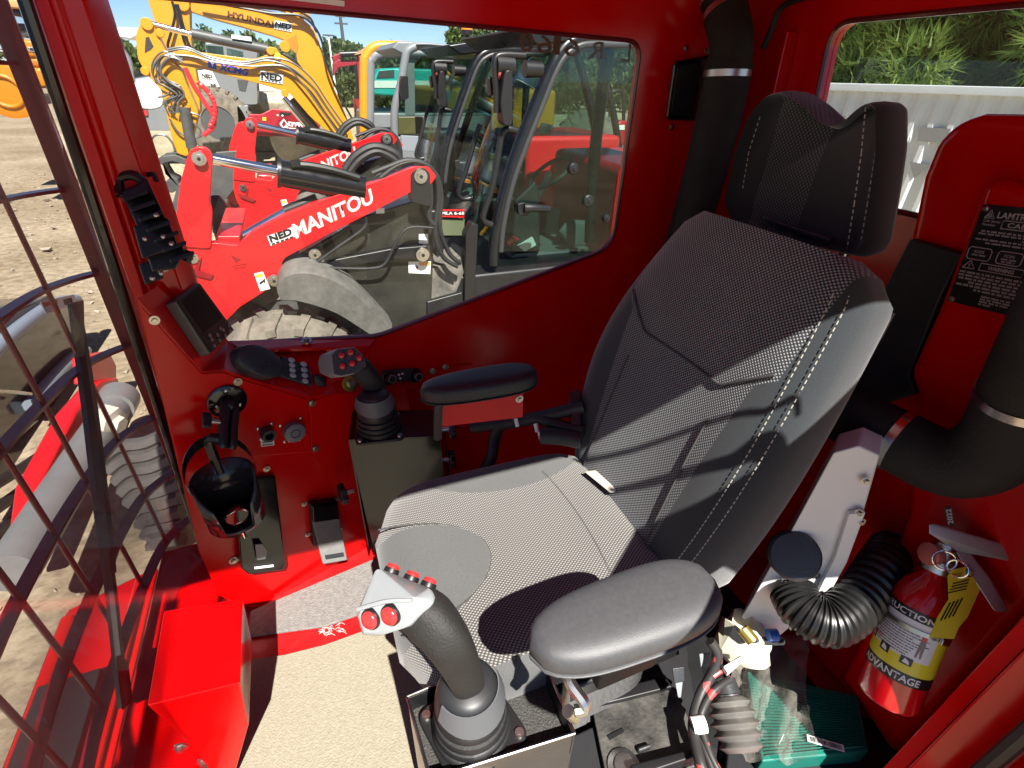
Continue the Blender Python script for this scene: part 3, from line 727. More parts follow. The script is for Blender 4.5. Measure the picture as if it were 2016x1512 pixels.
# ============================================================ ON THE CONSOLE
sp_ = Plane3(c(271, 588), c(398, 730), PY(352, 536, 1.045)); sn = sp_.n if sp_.n.dot(FW) < 0 else -sp_.n
off = lambda x, y, h: sp_(x, y) + sn * h
mon = thing('display_monitor', 'black display with a blank screen and round keys at the front console corner', 'display', sp_(380, 630))
mq = [(323, 600), (371, 562), (442, 656), (393, 704)]
def up2(ps, h0, h1, pl=sp_, n=None):
    n = sn if n is None else n; return [[pl(*p) + n * h0 for p in ps], [pl(*p) + n * h1 for p in ps]]
MB().rings(up2(mq, 0, .020)).build('housing', mat('monitor_edge', (.10, .095, .075), .4), mon, .003)
MB().rings(up2([(326, 599), (371, 564), (440, 656), (394, 701)], .020, .0225)).build('bezel', mat('bezel_black', (.006, .006, .006), .5, 0, 0, 0, 8, 0, 60, .25), mon, .001)
MB().rings(up2([(333, 600), (370, 571), (416, 632), (377, 662)], .0225, .0231)).build('screen', mat('dark_screen', (.002, .002, .003), .5, 0, 0, 0, 8, 0, 60, .1), mon)
for x, y in ((393, 676), (405, 667), (417, 657), (428, 648), (398, 688), (409, 678), (421, 668), (431, 659), (389, 668), (411, 654)):
    MB().cyl(off(x, y, .022), off(x, y, .0245), .0035, n=12).build('key', mat('key_grey', (.16, .16, .17), .3), mon)
lp2 = Plane3(c(476, 741), c(610, 782), PY(640, 690, 1.058)); ln = lp2.n if lp2.n.z > 0 else -lp2.n
l3 = lambda x, y, h=0: lp2(x, y) + ln * h
pk = thing('antenna_puck', 'dark round antenna puck on the console beside the keypad', 'antenna', l3(497, 710))
pc = l3(499, 716); ea = (l3(546, 726) - l3(453, 690)) / 2; eb = ln.cross(ea).normalized() * ea.length * .62
NAVY = mat('puck_navy', (.020, .028, .038), .45)
rs = []
for h, k in ((0, .96), (.004, 1), (.022, 1), (.028, .95), (.030, .85), (.031, .3)):
    rs.append([pc + ln * h + (ea * cos(2 * pi * i / 48) + eb * sin(2 * pi * i / 48)) * k for i in range(48)])
MB().rings(rs).build('puck_body', NAVY, pk, ang=30)
for i in range(4):
    p = pc + ln * .0312 + ea * (.02 + .13 * i) + eb * (-.12 + .02 * i); MB().cyl(p - eb * .22, p + eb * .16, .0016, n=6).build('moulded_mark', DGREY, pk)
kp = thing('keypad', 'small dark keypad with eight oval buttons between antenna puck and joystick', 'keypad', l3(577, 740))
kq = [(549, 700), (600, 720), (612, 750), (545, 742)]
kq = [(549, 702), (604, 722), (611, 762), (546, 742)]
MB().rings([[l3(*p) for p in kq], [l3(*p, .012) for p in kq]]).build('keypad_body', NAVY, kp, .003)
for i, (x, y) in enumerate(((567, 711), (568, 721), (569, 731), (570, 741), (591, 719), (592, 730), (593, 741), (594, 752))):
    p = l3(x, y, .012); rs = []
    e1 = (l3(x + 6, y + 2) - l3(x, y)); e2 = ln.cross(e1).normalized() * e1.length * .72
    for h, k in ((0, 1), (.0016, 1), (.0022, .8)): rs.append([p + ln * h + (e1 * cos(2 * pi * j / 20) + e2 * sin(2 * pi * j / 20)) * k for j in range(20)])
    MB().rings(rs).build('key', mat('key_pale', (.34, .40, .44), .4), kp)
hk = thing('console_hook', 'small black rubber stop behind the keypad', 'hook', l3(625, 745)); MB().hull([l3(614, 735), l3(640, 742), l3(642, 765), l3(618, 760), l3(612, 738, .012), l3(636, 745, .012), l3(636, 760, .01)]).build('stop_body', RUB, hk, .004)
hl = Plane3(c(648, 777), c(800, 765), PY(800, 720, 1.058)); hn = hl.n if hl.n.z > 0 else -hl.n
h3 = lambda x, y, h=0: hl(x, y) + hn * h
pn = thing('switch_panel', 'black rotary switch panel with two knobs on the console behind the far joystick', 'switch panel', h3(795, 748))
MB().rings([[h3(*p) for p in ((748, 756), (832, 746), (838, 722), (752, 728))], [h3(*p, .004) for p in ((748, 756), (832, 746), (838, 722), (752, 728))]]).build('panel_plate', DGREY, pn, .001)
for x, y, r in ((762, 742, .017), (814, 738, .017)):
    MB().lathe(h3(x, y, .004), hn, [(0, r * 1.1), (.004, r * 1.1), (.005, r * .85), (.018, r * .8), (.021, r * .62)], 28).build('rotary_knob', BLK, pn)
    MB().torus(h3(x, y, .0245), hn, r * .55, .0012, 24, 6).build('knob_ring', GREYP, pn)
for x, y in ((786, 744), (790, 735), (783, 737)): MB().cyl(h3(x, y, .004), h3(x, y, .006), .0028, n=10).build('lamp', LABEL, pn)
ig = thing('ignition_switch', 'brass ringed ignition switch behind the far joystick head', 'switch', h3(690, 752))
MB().lathe(h3(690, 754), hn, [(0, .020), (.002, .020), (.003, .016)], 28).build('brass_ring', mat('brass', (.55, .42, .10), .35, .9), ig)
MB().lathe(h3(690, 754, .003), hn, [(0, .010), (.012, .0095), (.013, .006)], 20).build('key_barrel', STEEL, ig)
for x, y in ((852, 730), (877, 722)):
    o = bolt(PY(x, y, 1.055), (0, -1, .1), .006, 'wall_bolt'); tag(o, 'small zinc bolt %s the far armrest' % ('left of' if x < 860 else 'just above'), 'bolt'); 
# sockets below the cover plate
def socket_ring(p, label, r, h, big):
    t = thing('socket', label, 'socket', p)
    if big:
        n_ = 40; a, e_ = frame(CN)
        rg = lambda h_, k: [p + CN * h_ + (a * cos(2 * pi * i / n_) + e_ * sin(2 * pi * i / n_)) * k * (1 - .05 * (i % 2)) for i in range(n_)]
        MB().rings([rg(0, r * .9), rg(.002, r), (rg(h, r)), rg(h + .002, r * .85)]).build('knurled_cap', mat('cap_grey', (.16, .165, .17), .5), t)
        MB().torus(p + CN * (h + .002), CN, r * .42, .0012).build('cap_ring', DGREY, t)
    else:
        MB().lathe(p, CN, [(0, r * 1.0), (h, r * .95), (h, r * .62), (h * .3, r * .6)], 24).build('socket_shell', DGREY, t)
    for i in range(4):
        x = MB(); q_ = p + frame(CN)[0] * (r * 1.35 * cos(pi / 4 + i * pi / 2)) + frame(CN)[1] * (r * 1.35 * sin(pi / 4 + i * pi / 2)); x.lathe(q_, CN, [(0, .0035), (.002, .003), (.003, .001)], 12); x.build('screw', STEEL, t)
    return t
socket_ring(c(523, 848) + CN * .003, 'small round dark socket on the pedal panel right of the drink holder arm', .014, .022, False)
socket_ring(c(575, 845) + CN * .003, 'grey knurled round cap on the pedal panel', .022, .016, True)
for (x0, y0, x1, y1, h, s_) in ((513, 878, 539, 875, 16, 3), (566, 869, 590, 866, 8, 1)):
    t = thing('paper_label', 'small white printed label under the %s' % ('small dark socket' if x0 < 540 else 'grey knurled cap'), 'label', c(x0, y0))
    MB().poly([c(x0, y0), c(x1, y1), c(x1 - 1, y1 - h), c(x0 - 1, y0 - h)], CN * .0036).build('label_sheet', LABEL, t)
    for k_ in range(s_):
        for j in range(6):
            f0 = .12 + .13 * j; q0 = c(x0, y0).lerp(c(x1, y1), f0); q1 = c(x0, y0).lerp(c(x1, y1), f0 + .105); dn = (c(x0 - 1, y0 - h) - c(x0, y0)) * ((k_ + .3) / s_)
            MB().face([q0 + dn + CN * .0040, q1 + dn + CN * .0040, q1 + dn + CN * .0040 + (c(x0, y0 - 3) - c(x0, y0)), q0 + dn + CN * .0040 + (c(x0, y0 - 3) - c(x0, y0))]).build('fine_print', BLK, t)

# black ball-jointed bracket carrying the drink holder
ch = thing('drink_holder', 'black drink holder hanging on a ball-jointed arm from the pedal panel', 'drink holder', c(446, 790))
b0 = c(446, 788) + CN * .003
MB().lathe(b0, CN, [(0, .034), (.004, .034), (.006, .031), (.0065, .012), (.012, .010)], 36).build('base_disc', BLACK, ch)
for x, y in ((443, 767), (425, 797), (470, 793)): MB().lathe(c(x, y) + CN * .006, CN, [(0, .0055), (.002, .005), (.004, .002)], 14).build('screw', STEEL, ch)
MB().sphere(b0 + CN * .020, .0125).build('ball', BLK, ch)
a0 = b0 + CN * .020; a1 = PD(447, 870, (a0.dot(FW)) - .025)
dd = (a1 - a0); sd_ = dd.cross(CN).normalized()
for sg in (-1, 1):
    p0 = a0 + sd_ * sg * .008; p1 = a1 + sd_ * sg * .008
    MB().rings([sup(p0.lerp(p1, t_), sd_, CN, .0075, r_, 3, 20) for t_, r_ in ((-.12, .009), (0, .016), (.25, .017), (.5, .013), (.75, .017), (1, .016), (1.12, .009))]).build('arm_half', BLK, ch, ang=50)
MB().cyl(a0.lerp(a1, .5) + sd_ * .008, a0.lerp(a1, .5) + sd_ * .030, .005).build('clamp_screw', STEEL, ch)
p = a0.lerp(a1, .5) + sd_ * .030
MB().hull([p + sd_ * x + dd.normalized() * y + CN * z for x in (0, .014) for y, z in ((.016, 0), (.006, .012), (-.010, .010), (-.016, 0), (-.008, -.012), (.008, -.011))]).build('clamp_wing', BLK, ch, .003)
hz = a1 + CN * .05 + V((0, 0, -.02)); R0 = .052; ztop = PD(447, 950, .86).z
hc = PD(440, 945, .885); hc = V((hc.x, hc.y, 0))
zt_, zb_ = PD(447, 932, .885).z, PD(447, 932, .885).z - .105
rs = lambda r, z: [hc + V((r * cos(2 * pi * i / 48), r * sin(2 * pi * i / 48), z)) for i in range(48)]
cupm = MB()
toc = atan2(-hc.y, -hc.x)
def wall_pts(rr):
    L_ = []
    for i in range(49):
        a = 2 * pi * i / 48; L_.append(a)
    return L_
front_slot = lambda a: abs((a - toc + pi) % (2 * pi) - pi) < .42
v0 = []
for a in [2 * pi * i / 48 for i in range(48)]:
    da = abs((a - toc + pi) % (2 * pi) - pi); low = zt_ - .010
    low = zb_ + .012 if da < .52 else (zt_ - .050 + .046 * min(1, (da - .52) / .9) if da < 1.42 else zt_)
    v0.append((a, low))
rs_o = [[hc + V((R0 * k * cos(a), R0 * k * sin(a), z if kk == 0 else zb_)) for (a, z) in v0] for kk, k in ((0, 1), (1, .94))]
CUPG = mat('cup_gloss', (.05, .05, .05), .16, .55)
cupm.rings(rs_o, False)
o = cupm.build('cup_wall', CUPG, ch); k = o.modifiers.new('thick', 'SOLIDIFY'); k.thickness = .004
o = MB().rings([rs(R0 * .94, zb_), rs(R0 * .40, zb_)], False).build('cup_floor', BLACK, ch); k = o.modifiers.new('thick', 'SOLIDIFY'); k.thickness = .004
MB().torus(hc + V((0, 0, zb_ + .002)), (0, 0, 1), R0 * .40, .0025).build('floor_ring', CHROME, ch)
# hoop above the cup
hp_ = [hc + V((R0 * 1.06 * cos(a), R0 * 1.06 * sin(a), zt_ + .004 + .040 * max(0, cos((a - toc + pi)))) ) for a in [toc - pi + R(-112 + 224 * i / 28) for i in range(29)]]
hb = MB(); hb.rings([[p + V((0, 0, -.009)), p + (p - hc).normalized() * .0 + V((0, 0, .009)), p * 1.0 + V((-cos(toc) * .003, -sin(toc) * .003, .009)), p + V((-cos(toc) * .003, -sin(toc) * .003, -.009))] for p in hp_])
hb.build('hoop', BLACK, ch, .001)
MB().tube([a1, hc + V((-cos(toc) * R0 * 1.06, -sin(toc) * R0 * 1.06, zt_ + .045)), hc + V((-cos(toc) * R0, -sin(toc) * R0, zt_ - .03))], .009, 8, 4).build('stalk', BLK, ch)
MB().cyl(hc + V((cos(toc) * R0 * .95, sin(toc) * R0 * .95, zb_ - .006)), hc + V((cos(toc) * R0 * .95, sin(toc) * R0 * .95, zb_ + .008)), .004).build('latch_pin', CHROME, ch)

# pedals
fp = thing('foot_rest', 'black hollow foot rest pedal behind the drink holder', 'pedal', c(508, 1090))
f3 = lambda x, y, h: c(x, y) + CN * h
fr_ = [(500, 935), (539, 932), (553, 1092), (548, 1104), (480, 1112), (466, 1100), (462, 1000)]
MB().rings([[f3(*p, .004) for p in fr_], [f3(*p, .035 if p[1] > 1000 else .012) for p in fr_]]).build('pedal_body', BLACK, fp, .006)
MB().rings([[f3(*p, .0345) for p in ((492, 1052), (506, 1051), (516, 1066), (512, 1080), (496, 1082))], [f3(*p, .037) for p in ((492, 1052), (506, 1051), (516, 1066), (512, 1080), (496, 1082))]]).build('hole_highlight', GREYP, fp)  # pale patch: highlight at the D-shaped hole put into its colour
MB().rings([[f3(*p, .035) for p in ((491, 1096), (528, 1092), (528, 1095), (491, 1099))], [f3(*p, .038) for p in ((491, 1096), (528, 1092), (528, 1095), (491, 1099))]]).build('toe_highlight', LABEL, fp)  # pale strip: highlight along the toe put into its colour
for x, y in ((524, 922), (459, 1100)): bolt(c(x, y) + CN * .002, CN, .005, 'bolt', fp)
dp = thing('drive_pedal', 'grey rubber faced pedal with black hinge on the pedal panel left of the control box', 'pedal', c(635, 1080))
MB().rings([[f3(*p, .0) for p in ((605, 985), (658, 978), (664, 1060), (612, 1068))], [f3(*p, .018) for p in ((605, 985), (658, 978), (664, 1060), (612, 1068))]]).build('hinge_block', BLK, dp, .003)
MB().rings([[f3(606, 1012, .018), f3(659, 1005, .018), f3(666, 1076, .045), f3(619, 1083, .045)], [f3(606, 1012, .026), f3(659, 1005, .026), f3(666, 1076, .056), f3(619, 1083, .056)]]).build('pedal_face', mat('pedal_grey', (.19, .19, .185), .6, 0, 0, .1, 40, .2, 200), dp, .003)
MB().rings([[f3(607, 986, .018), f3(658, 979, .018), f3(660, 1010, .020), f3(607, 1017, .020)], [f3(607, 986, .024), f3(658, 979, .024), f3(660, 1010, .028), f3(607, 1017, .028)]]).build('hinge_cover', BLACK, dp, .003)
MB().rings([[f3(622, 1066, .0535), f3(658, 1061, .0535), f3(659, 1067, .056), f3(623, 1072, .056)], [f3(622, 1066, .0545), f3(658, 1061, .0545), f3(659, 1067, .0575), f3(623, 1072, .0575)]]).build('tread_mark', DGREY, dp)
for x, y in ((598, 992), (664, 981), (605, 1052), (668, 1042)): bolt(c(x, y) + CN * .001, CN, .0045, 'bolt', dp, STEEL)

# dark connector bracket on the front pillar
kb = thing('device_mount', 'black jointed device mount bolted to the front pillar above the display', 'mount', PD(300, 545, 1.12))
g = lambda x, y, d: PD(x, y, d)
def chunk(ps, d0, d1, nm, bev=.003): MB().hull([g(x, y, d) for x, y in ps for d in (d0, d1)]).build(nm, BLK, kb, bev)
dm = PY(290, 440, 1.0).dot(FW)
chunk(((238, 378), (290, 352), (318, 412), (262, 432)), dm - .06, dm - .01, 'clamp_block')
chunk(((258, 418), (312, 398), (336, 452), (282, 478)), dm - .08, dm - .02, 'hinge_block')
chunk(((262, 446), (330, 428), (352, 488), (280, 510)), dm - .10, dm - .03, 'cradle')
chunk(((285, 492), (358, 478), (364, 498), (345, 530), (300, 535)), dm - .09, dm - .02, 'socket_cup')
MB().tube([g(236, 380, dm - .05), g(236, 352, dm - .05), g(262, 345, dm - .05), g(285, 360, dm - .04)], .007, 8, 4).build('wire_clip', BLK, kb)
MB().tube([g(282, 348, dm - .03), g(300, 342, dm - .03), g(308, 356, dm - .03)], .004, 6, 4).build('spring_clip', BLK, kb)
MB().hull([g(224, 378, dm - .05), g(236, 372, dm - .05), g(244, 385, dm - .05), g(230, 392, dm - .05), g(230, 380, dm - .02), g(240, 385, dm - .02)]).build('release_tab', BLK, kb, .002)
MB().tube([g(345, 500, dm - .06), g(372, 500, dm - .06), g(366, 515, dm - .06)], .006, 8, 4).build('locking_tab', BLK, kb)
MB().tube([g(300, 520, dm - .06), g(315, 532, dm - .06), g(330, 528, dm - .06), g(335, 515, dm - .06)], .0035, 6, 4).build('wire_loop', mat('wire_pale', (.4, .36, .25), .4), kb)
chunk(((272, 520), (318, 508), (322, 548), (286, 562)), dm - .05, dm + .0, 'mount_foot')
for k_ in range(7):
    x0 = 256 + 15.5 * k_; y0 = 386 + 20 * k_
    MB().hull([g(x0 - 14 + a_, y0 + 4 + b_c, d) for a_, b_c in ((-2, 0), (46, -17), (49, -9), (2, 8)) for d in (dm - .115, dm - .06)]).build('mount_rib', BLK, kb, .002)
for x, y in ((308, 424), (322, 466), (338, 480), (286, 470), (300, 548), (318, 538)):
    p = g(x, y, dm - .118); MB().sphere(p, .0035, 10, 6).build('rivet', STEEL, kb)

# pedestal box in front, mats
pz = -.79
P4 = [PZ(322, 1202, pz), PZ(478, 1177, pz), PZ(473, 1345, pz + .0), PZ(289, 1389, pz)]
pb = thing('pedestal_box', 'red folded steel box standing on the floor at the front left', 'box', (P4[0] + P4[2]) / 2 * 1 + V((0, 0, ZF - pz)))
yb3 = P4[2].y
m2_, l2_ = PY(490, 1427, yb3 + .004), PY(420, 1500, yb3 + .008)
mid = [P4[0] + V((.01, 0, m2_.z - pz)), V((m2_.x, P4[1].y, m2_.z)), m2_, P4[3] + V((.012, .004, m2_.z - pz))]
low = [V((P4[0].x + .03, P4[0].y, ZF + .004)), V((l2_.x, P4[1].y, ZF + .004)), V((l2_.x, l2_.y, ZF + .004)), V((P4[3].x + .03, l2_.y, ZF + .004))]
bd = [p.copy() for p in mid]
MB().rings([low, mid, P4]).build('box_shell', RED, pb, .0025)
pf = Plane3(P4[3], P4[2], bd[3]); fnm = pf.n if pf.n.y < 0 else -pf.n
for x, y, r in ((356, 1469, .008), (402, 1497, .008)): bolt(pf(x, y), fnm, r, 'bolt', pb, STEEL)
def floor_poly(ps, z, h): return [PZ(x, y, z) for x, y in ps]
mt1 = [PZ(x, y, ZF + .004) for x, y in ((500, 1300), (560, 1292), (640, 1272), (735, 1238))]
mt1 += [V((.40, .60, ZF + .004)), V((.40, -.02, ZF + .004)), V((-.33, -.02, ZF + .004)), V((-.33, .70, ZF + .004))]
solo(MB().poly(mt1, (0, 0, .007)), 'floor_mat', MAT_, 'large pale woven floor mat in full sun beside the near control box', 'mat', (0, .4, ZF), bev=.002)
mt2 = [PZ(x, y, ZF + .004) for x, y in ((494, 1206), (742, 1101), (900, 1040), (900, 1120), (742, 1200), (640, 1236), (492, 1256))]
solo(MB().poly(mt2, (0, 0, .007)), 'floor_mat', mat('floor_mat_grey', (.20, .19, .18), .85, 0, 0, .25, 90, .8, 260, .2), 'narrow grey floor mat along the foot of the pedal panel', 'mat', (.0, .9, ZF), bev=.002)
# scratched bare paint between the mats
sc_ = MB(); rnd = random.Random(4)
for i in range(26):
    x = 640 + rnd.uniform(-14, 30); y = 1243 - (x - 640) * .28 + rnd.uniform(-9, 9); a = rnd.uniform(-.8, .6); l = rnd.uniform(6, 18)
    p = PZ(x, y, ZF + .0015); q_ = PZ(x + l * cos(a), y + l * sin(a), ZF + .0015); sc_.tube([p, p.lerp(q_, .5) + V((.002, .003, 0)), q_], .0007, 4, 3)
sc_.build('paint_scratch', mat('scratch_pale', (.62, .42, .40), .6), CAB)
# thing lines on the near floor: dark plates under the near control box
und = thing('seat_rail_tray', 'dusty black metal tray with bolts beside the base of the seat', 'tray', (.28, .25, -1.0))
tz = -.93
tq = [PZ(1165, 1390, tz), PZ(1325, 1352, tz), PZ(1400, 1500, tz), PZ(1200, 1560, tz)]
MB().poly(tq, (0, 0, -.006)).build('tray_plate', mat('dusty_black', (.045, .043, .04), .55, 0, 0, .7, 26, .3, 200, .4, 0, 0, .08), und, .002)
MB().poly([PZ(1180, 1362, tz + .01), PZ(1310, 1330, tz + .01), PZ(1325, 1352, tz + .01), PZ(1165, 1392, tz + .01)], (0, 0, -.03)).build('tray_lip', BLK, und, .003)
MB().poly([PZ(1255, 1470, tz + .012), PZ(1280, 1462, tz + .012), PZ(1284, 1470, tz + .012), PZ(1258, 1480, tz + .012)], (0, 0, -.012)).build('slot_block', DGREY, und, .003)
MB().lathe(PZ(1228, 1510, tz), (0, 0, 1), [(0, .026), (.004, .026), (.005, .018), (.010, .016)], 28).build('tray_bolt', STEEL, und)
MB().poly([PZ(1195, 1450, tz), PZ(1225, 1435, tz), PZ(1228, 1442, tz), PZ(1200, 1458, tz)], (0, 0, .003)).build('tray_slot', BLK, und)
MB().bb((.10, .0, ZF + .004), (.42, .33, -.945)).build('tray_body', DARKF, und, .004)
MB().poly([PZ(1240, 1505, tz + .03), PZ(1395, 1465, tz + .03), PZ(1400, 1480, tz + .03), PZ(1250, 1530, tz + .03)], (0, 0, -.04)).build('tray_rim', BLK, und, .003)
# wiring loom with red flecks, connectors, rubber bellows
wl = thing('wiring_loom', 'braided black wiring loom with red flecks running past the seat base', 'wiring', PZ(1400, 1400, -.9))
LOOM = bpy.data.materials.new('loom_braid'); LOOM.use_nodes = True; n = LOOM.node_tree; b_ = n.nodes['Principled BSDF']; b_.inputs['Roughness'].default_value = .5
tcl = n.nodes.new('ShaderNodeTexCoord'); vo = n.nodes.new('ShaderNodeTexVoronoi'); vo.inputs['Scale'].default_value = 75; rl = n.nodes.new('ShaderNodeValToRGB')
rl.color_ramp.interpolation = 'CONSTANT'; rl.color_ramp.elements[0].color = (.03, .028, .027, 1); rl.color_ramp.elements[1].position = .78; rl.color_ramp.elements[1].color = (.45, .06, .06, 1)
se = n.nodes.new('ShaderNodeSeparateColor'); n.links.new(tcl.outputs['Object'], vo.inputs['Vector']); n.links.new(vo.outputs['Color'], se.inputs[0]); n.links.new(se.outputs[0], rl.inputs[0]); n.links.new(rl.outputs[0], b_.inputs['Base Color'])
dz = lambda x, y, z: PZ(x, y, z)
for i, pth in enumerate(([(1398, 1262, -.80), (1413, 1290, -.82), (1400, 1330, -.85), (1378, 1370, -.87), (1364, 1430, -.88), (1378, 1500, -.88), (1390, 1530, -.89)], [(1440, 1335, -.84), (1405, 1360, -.86), (1382, 1400, -.87), (1380, 1430, -.88), (1400, 1490, -.89), (1425, 1535, -.9)], [(1420, 1345, -.85), (1392, 1380, -.88), (1372, 1430, -.89), (1385, 1470, -.89), (1410, 1535, -.9)])):
    MB().tube([dz(*p) for p in pth], .0085 if i == 0 else .006, 10, 5).build('loom_branch', LOOM, wl)
MB().cyl(dz(1362, 1429, -.875), dz(1388, 1425, -.872), .013).build('cable_tie', LABEL, wl)
MB().tube([dz(1404, 1332, -.845), dz(1418, 1322, -.84), dz(1432, 1318, -.835)], .004, 8, 3).build('pink_wire', mat('wire_red', (.5, .06, .05), .4), wl)
MB().hull([dz(1420, 1318, -.835), dz(1458, 1290, -.83), dz(1466, 1300, -.835), dz(1430, 1332, -.84), dz(1424, 1312, -.82), dz(1460, 1292, -.815), dz(1434, 1326, -.825)]).build('white_connector', LABEL, wl, .002)
for k_, (x, y, lab, m_) in enumerate(((1335, 1330, 'grey electrical connector under the front edge of the near armrest', DGREY), (1388, 1302, 'pale electrical plug beside the wiring loom', GREYP))):
    t = thing('connector', lab, 'connector', dz(x, y, -.86))
    MB().hull([dz(x - 12, y - 15, -.84), dz(x + 12, y - 18, -.84), dz(x + 13, y + 12, -.86), dz(x - 8, y + 16, -.86), dz(x - 12, y - 15, -.87), dz(x + 12, y - 18, -.87), dz(x + 13, y + 12, -.89), dz(x - 8, y + 16, -.89)]).build('connector_body', m_, t, .002)
    MB().hull([dz(x - 6, y + 12, -.86), dz(x + 10, y + 10, -.86), dz(x + 6, y + 45, -.88), dz(x, y + 45, -.88), dz(x, y + 20, -.90)]).build('rubber_boot', GREYP, t, .003)
bl = thing('bellows_boot', 'grey ribbed rubber bellows lying beside the wiring loom', 'bellows', dz(1445, 1420, -.95))
p0, p1 = dz(1432, 1372, -.90), dz(1462, 1482, -.93); rs = []; a, e_ = frame(p1 - p0)
for i in range(31):
    t_ = i / 30; r = (.029 + .007 * sin(pi * t_)) * (1 + .13 * cos(2 * pi * t_ * 5 + pi)) ; cpt = p0.lerp(p1, t_)
    rs.append([cpt + (a * cos(2 * pi * j / 32) + e_ * sin(2 * pi * j / 32)) * r for j in range(32)])
MB().rings(rs).build('ribbed_sleeve', mat('bellows_grey', (.13, .125, .115), .4, 0, 0, .15, 30), bl, ang=60)
MB().cyl(p0 + (p0 - p1) * .35, p0, .021, .024, 24).build('sleeve_neck', DGREY, bl)
MB().torus(p0 - (p1 - p0) * .02, p1 - p0, .026, .0012).build('wire_clip', STEEL, bl)

# ============================================================ BEHIND THE SEAT
# white sheet metal housing
hw = thing('heater_housing', 'white sheet metal heater housing behind the near side of the seat', 'housing', (.70, .4, ZF))
hh = [(1640, 892), (1690, 878), (1732, 897), (1700, 1008), (1668, 1090), (1608, 1190), (1536, 1252), (1478, 1246), (1460, 1215), (1560, 1040)]
hy = PD(1600, 1080, .84).y
hs = lambda x, y, o=0: PP(x, y, V((.62, hy + o, -.7)), V((-.55, -1, 0)).normalized())
MB().poly([hs(*p) for p in hh], V((.05, .03, 0))).build('housing_body', WHITE, hw, .003)
MB().poly([hs(1668, 1003), hs(1700, 1000), hs(1664, 1098), hs(1612, 1192), hs(1590, 1190), hs(1640, 1090)], V((-.006, -.008, 0))).build('side_flange', WHITE, hw, .0015)
for x, y in ((1704, 946), (1690, 1008), (1694, 1026), (1547, 1145), (1606, 1132)): bolt(hs(x, y, -.008), V((-.55, -1, 0)), .005, 'bolt', hw, STEEL)
# corrugated hose
hpth = [PD(1560, 1165, .83), PD(1585, 1205, .80), PD(1635, 1225, .785), PD(1685, 1190, .80), PD(1730, 1125, .84), PD(1755, 1085, .90)]
hs_ = thing('corrugated_hose', 'black corrugated air hose curving from the white housing to the red column', 'hose', PD(1640, 1220, .8))
ps = smooth_path(hpth, 22); n_ = len(ps); rs = []; prev = None
for i, p in enumerate(ps):
    t_ = (ps[min(i + 1, n_ - 1)] - ps[max(i - 1, 0)]).normalized()
    if prev is None: a, e_ = frame(t_)
    else: a = (prev - t_ * prev.dot(t_)).normalized(); e_ = t_.cross(a)
    prev = a; r = .0345 + (.0030 if (i // 2) % 2 else -.0012)
    rs.append([p + (a * cos(2 * pi * j / 32) + e_ * sin(2 * pi * j / 32)) * r for j in range(32)])
MB().rings(rs).build('hose_wall', mat('hose_black', (.012, .012, .012), .35, 0, 0, .2, 20), hs_, ang=25)
def clamp(p, ax, r, parent):
    MB().lathe(V(p) - V(ax).normalized() * .006, ax, [(0, r), (0, r + .002), (.012, r + .002), (.012, r)], 36).build('hose_clamp', STEEL, parent)
# right air duct
dr = thing('air_duct', 'black foam wrapped air duct that bends from the rear wall to behind the seat', 'duct', PD(1900, 930, .85))
dp_ = [PX(2160, 540, .69), PX(2085, 668, .73), PX(2030, 765, .765), PX(1980, 862, .785), PX(1915, 908, .79), PX(1850, 908, .785), PX(1765, 868, .775), PX(1700, 835, .765), PX(1640, 800, .76)]
sm_ = smooth_path(dp_, 6)
MB().tube(sm_, .0475, 24, 1).build('duct_foam', FOAM, dr)
clamp(sm_[13], sm_[14] - sm_[12], .0478, dr); clamp(sm_[36], sm_[37] - sm_[35], .0478, dr)
# left rear duct in the corner
dl = thing('air_duct', 'tall black foam air duct standing in the far rear corner', 'duct', (.86, .97, ZF))
cx = lambda x, y: PX(x, y, .865)
dpl = [cx(1408, -60), cx(1420, -10), cx(1432, 40), cx(1440, 85), cx(1432, 145), cx(1408, 260), cx(1372, 400), cx(1338, 520), cx(1330, 600), cx(1340, 700)]
sm_ = smooth_path(dpl, 6)
def rr(t_): return .047 if t_ > .42 else (.042 if t_ > .22 else .040)
MB().tube(sm_, rr, 24, 1).build('duct_foam', FOAM, dl)
clamp(sm_[24], sm_[25] - sm_[23], .0455, dl); clamp(sm_[10], sm_[11] - sm_[9], .0415, dl); clamp(sm_[42], sm_[43] - sm_[41], .0475, dl)
MB().tube(sm_[:8], .043, 24, 1).build('duct_elbow', STEEL, dl)
sw = thing('speaker_box', 'flat black speaker box on the red side wall behind the corner duct', 'speaker', (.80, 1.05, .0))
wq = lambda x, y, o=0: PY(x, y, WY - o)
MB().rings([[wq(*p, .0) for p in ((1326, 120), (1402, 108), (1380, 240), (1310, 236))], [wq(*p, .03) for p in ((1326, 120), (1402, 108), (1380, 240), (1310, 236))]]).build('speaker_body', BLACK, sw, .008)
MB().rings([[wq(*p, .03) for p in ((1334, 130), (1380, 124), (1362, 228), (1320, 226))], [wq(*p, .033) for p in ((1334, 130), (1380, 124), (1362, 228), (1320, 226))]]).build('speaker_grille', BLK, sw, .002)
for x, y in ((1350, 95), (1322, 250), (1392, 100)): bolt(wq(x, y), (0, -1, 0), .005, 'screw', sw, STEEL)
wr = thing('roof_cable', 'thin black cable drooping from the roof beside the corner duct', 'cable', PX(1530, 30, .95))
MB().tube([PX(1600, -10, .95), PX(1560, 2, .95), PX(1535, 20, .95), PX(1518, 60, .95), PX(1502, 96, .95)], .006, 8, 5).build('cable', RUB, wr)
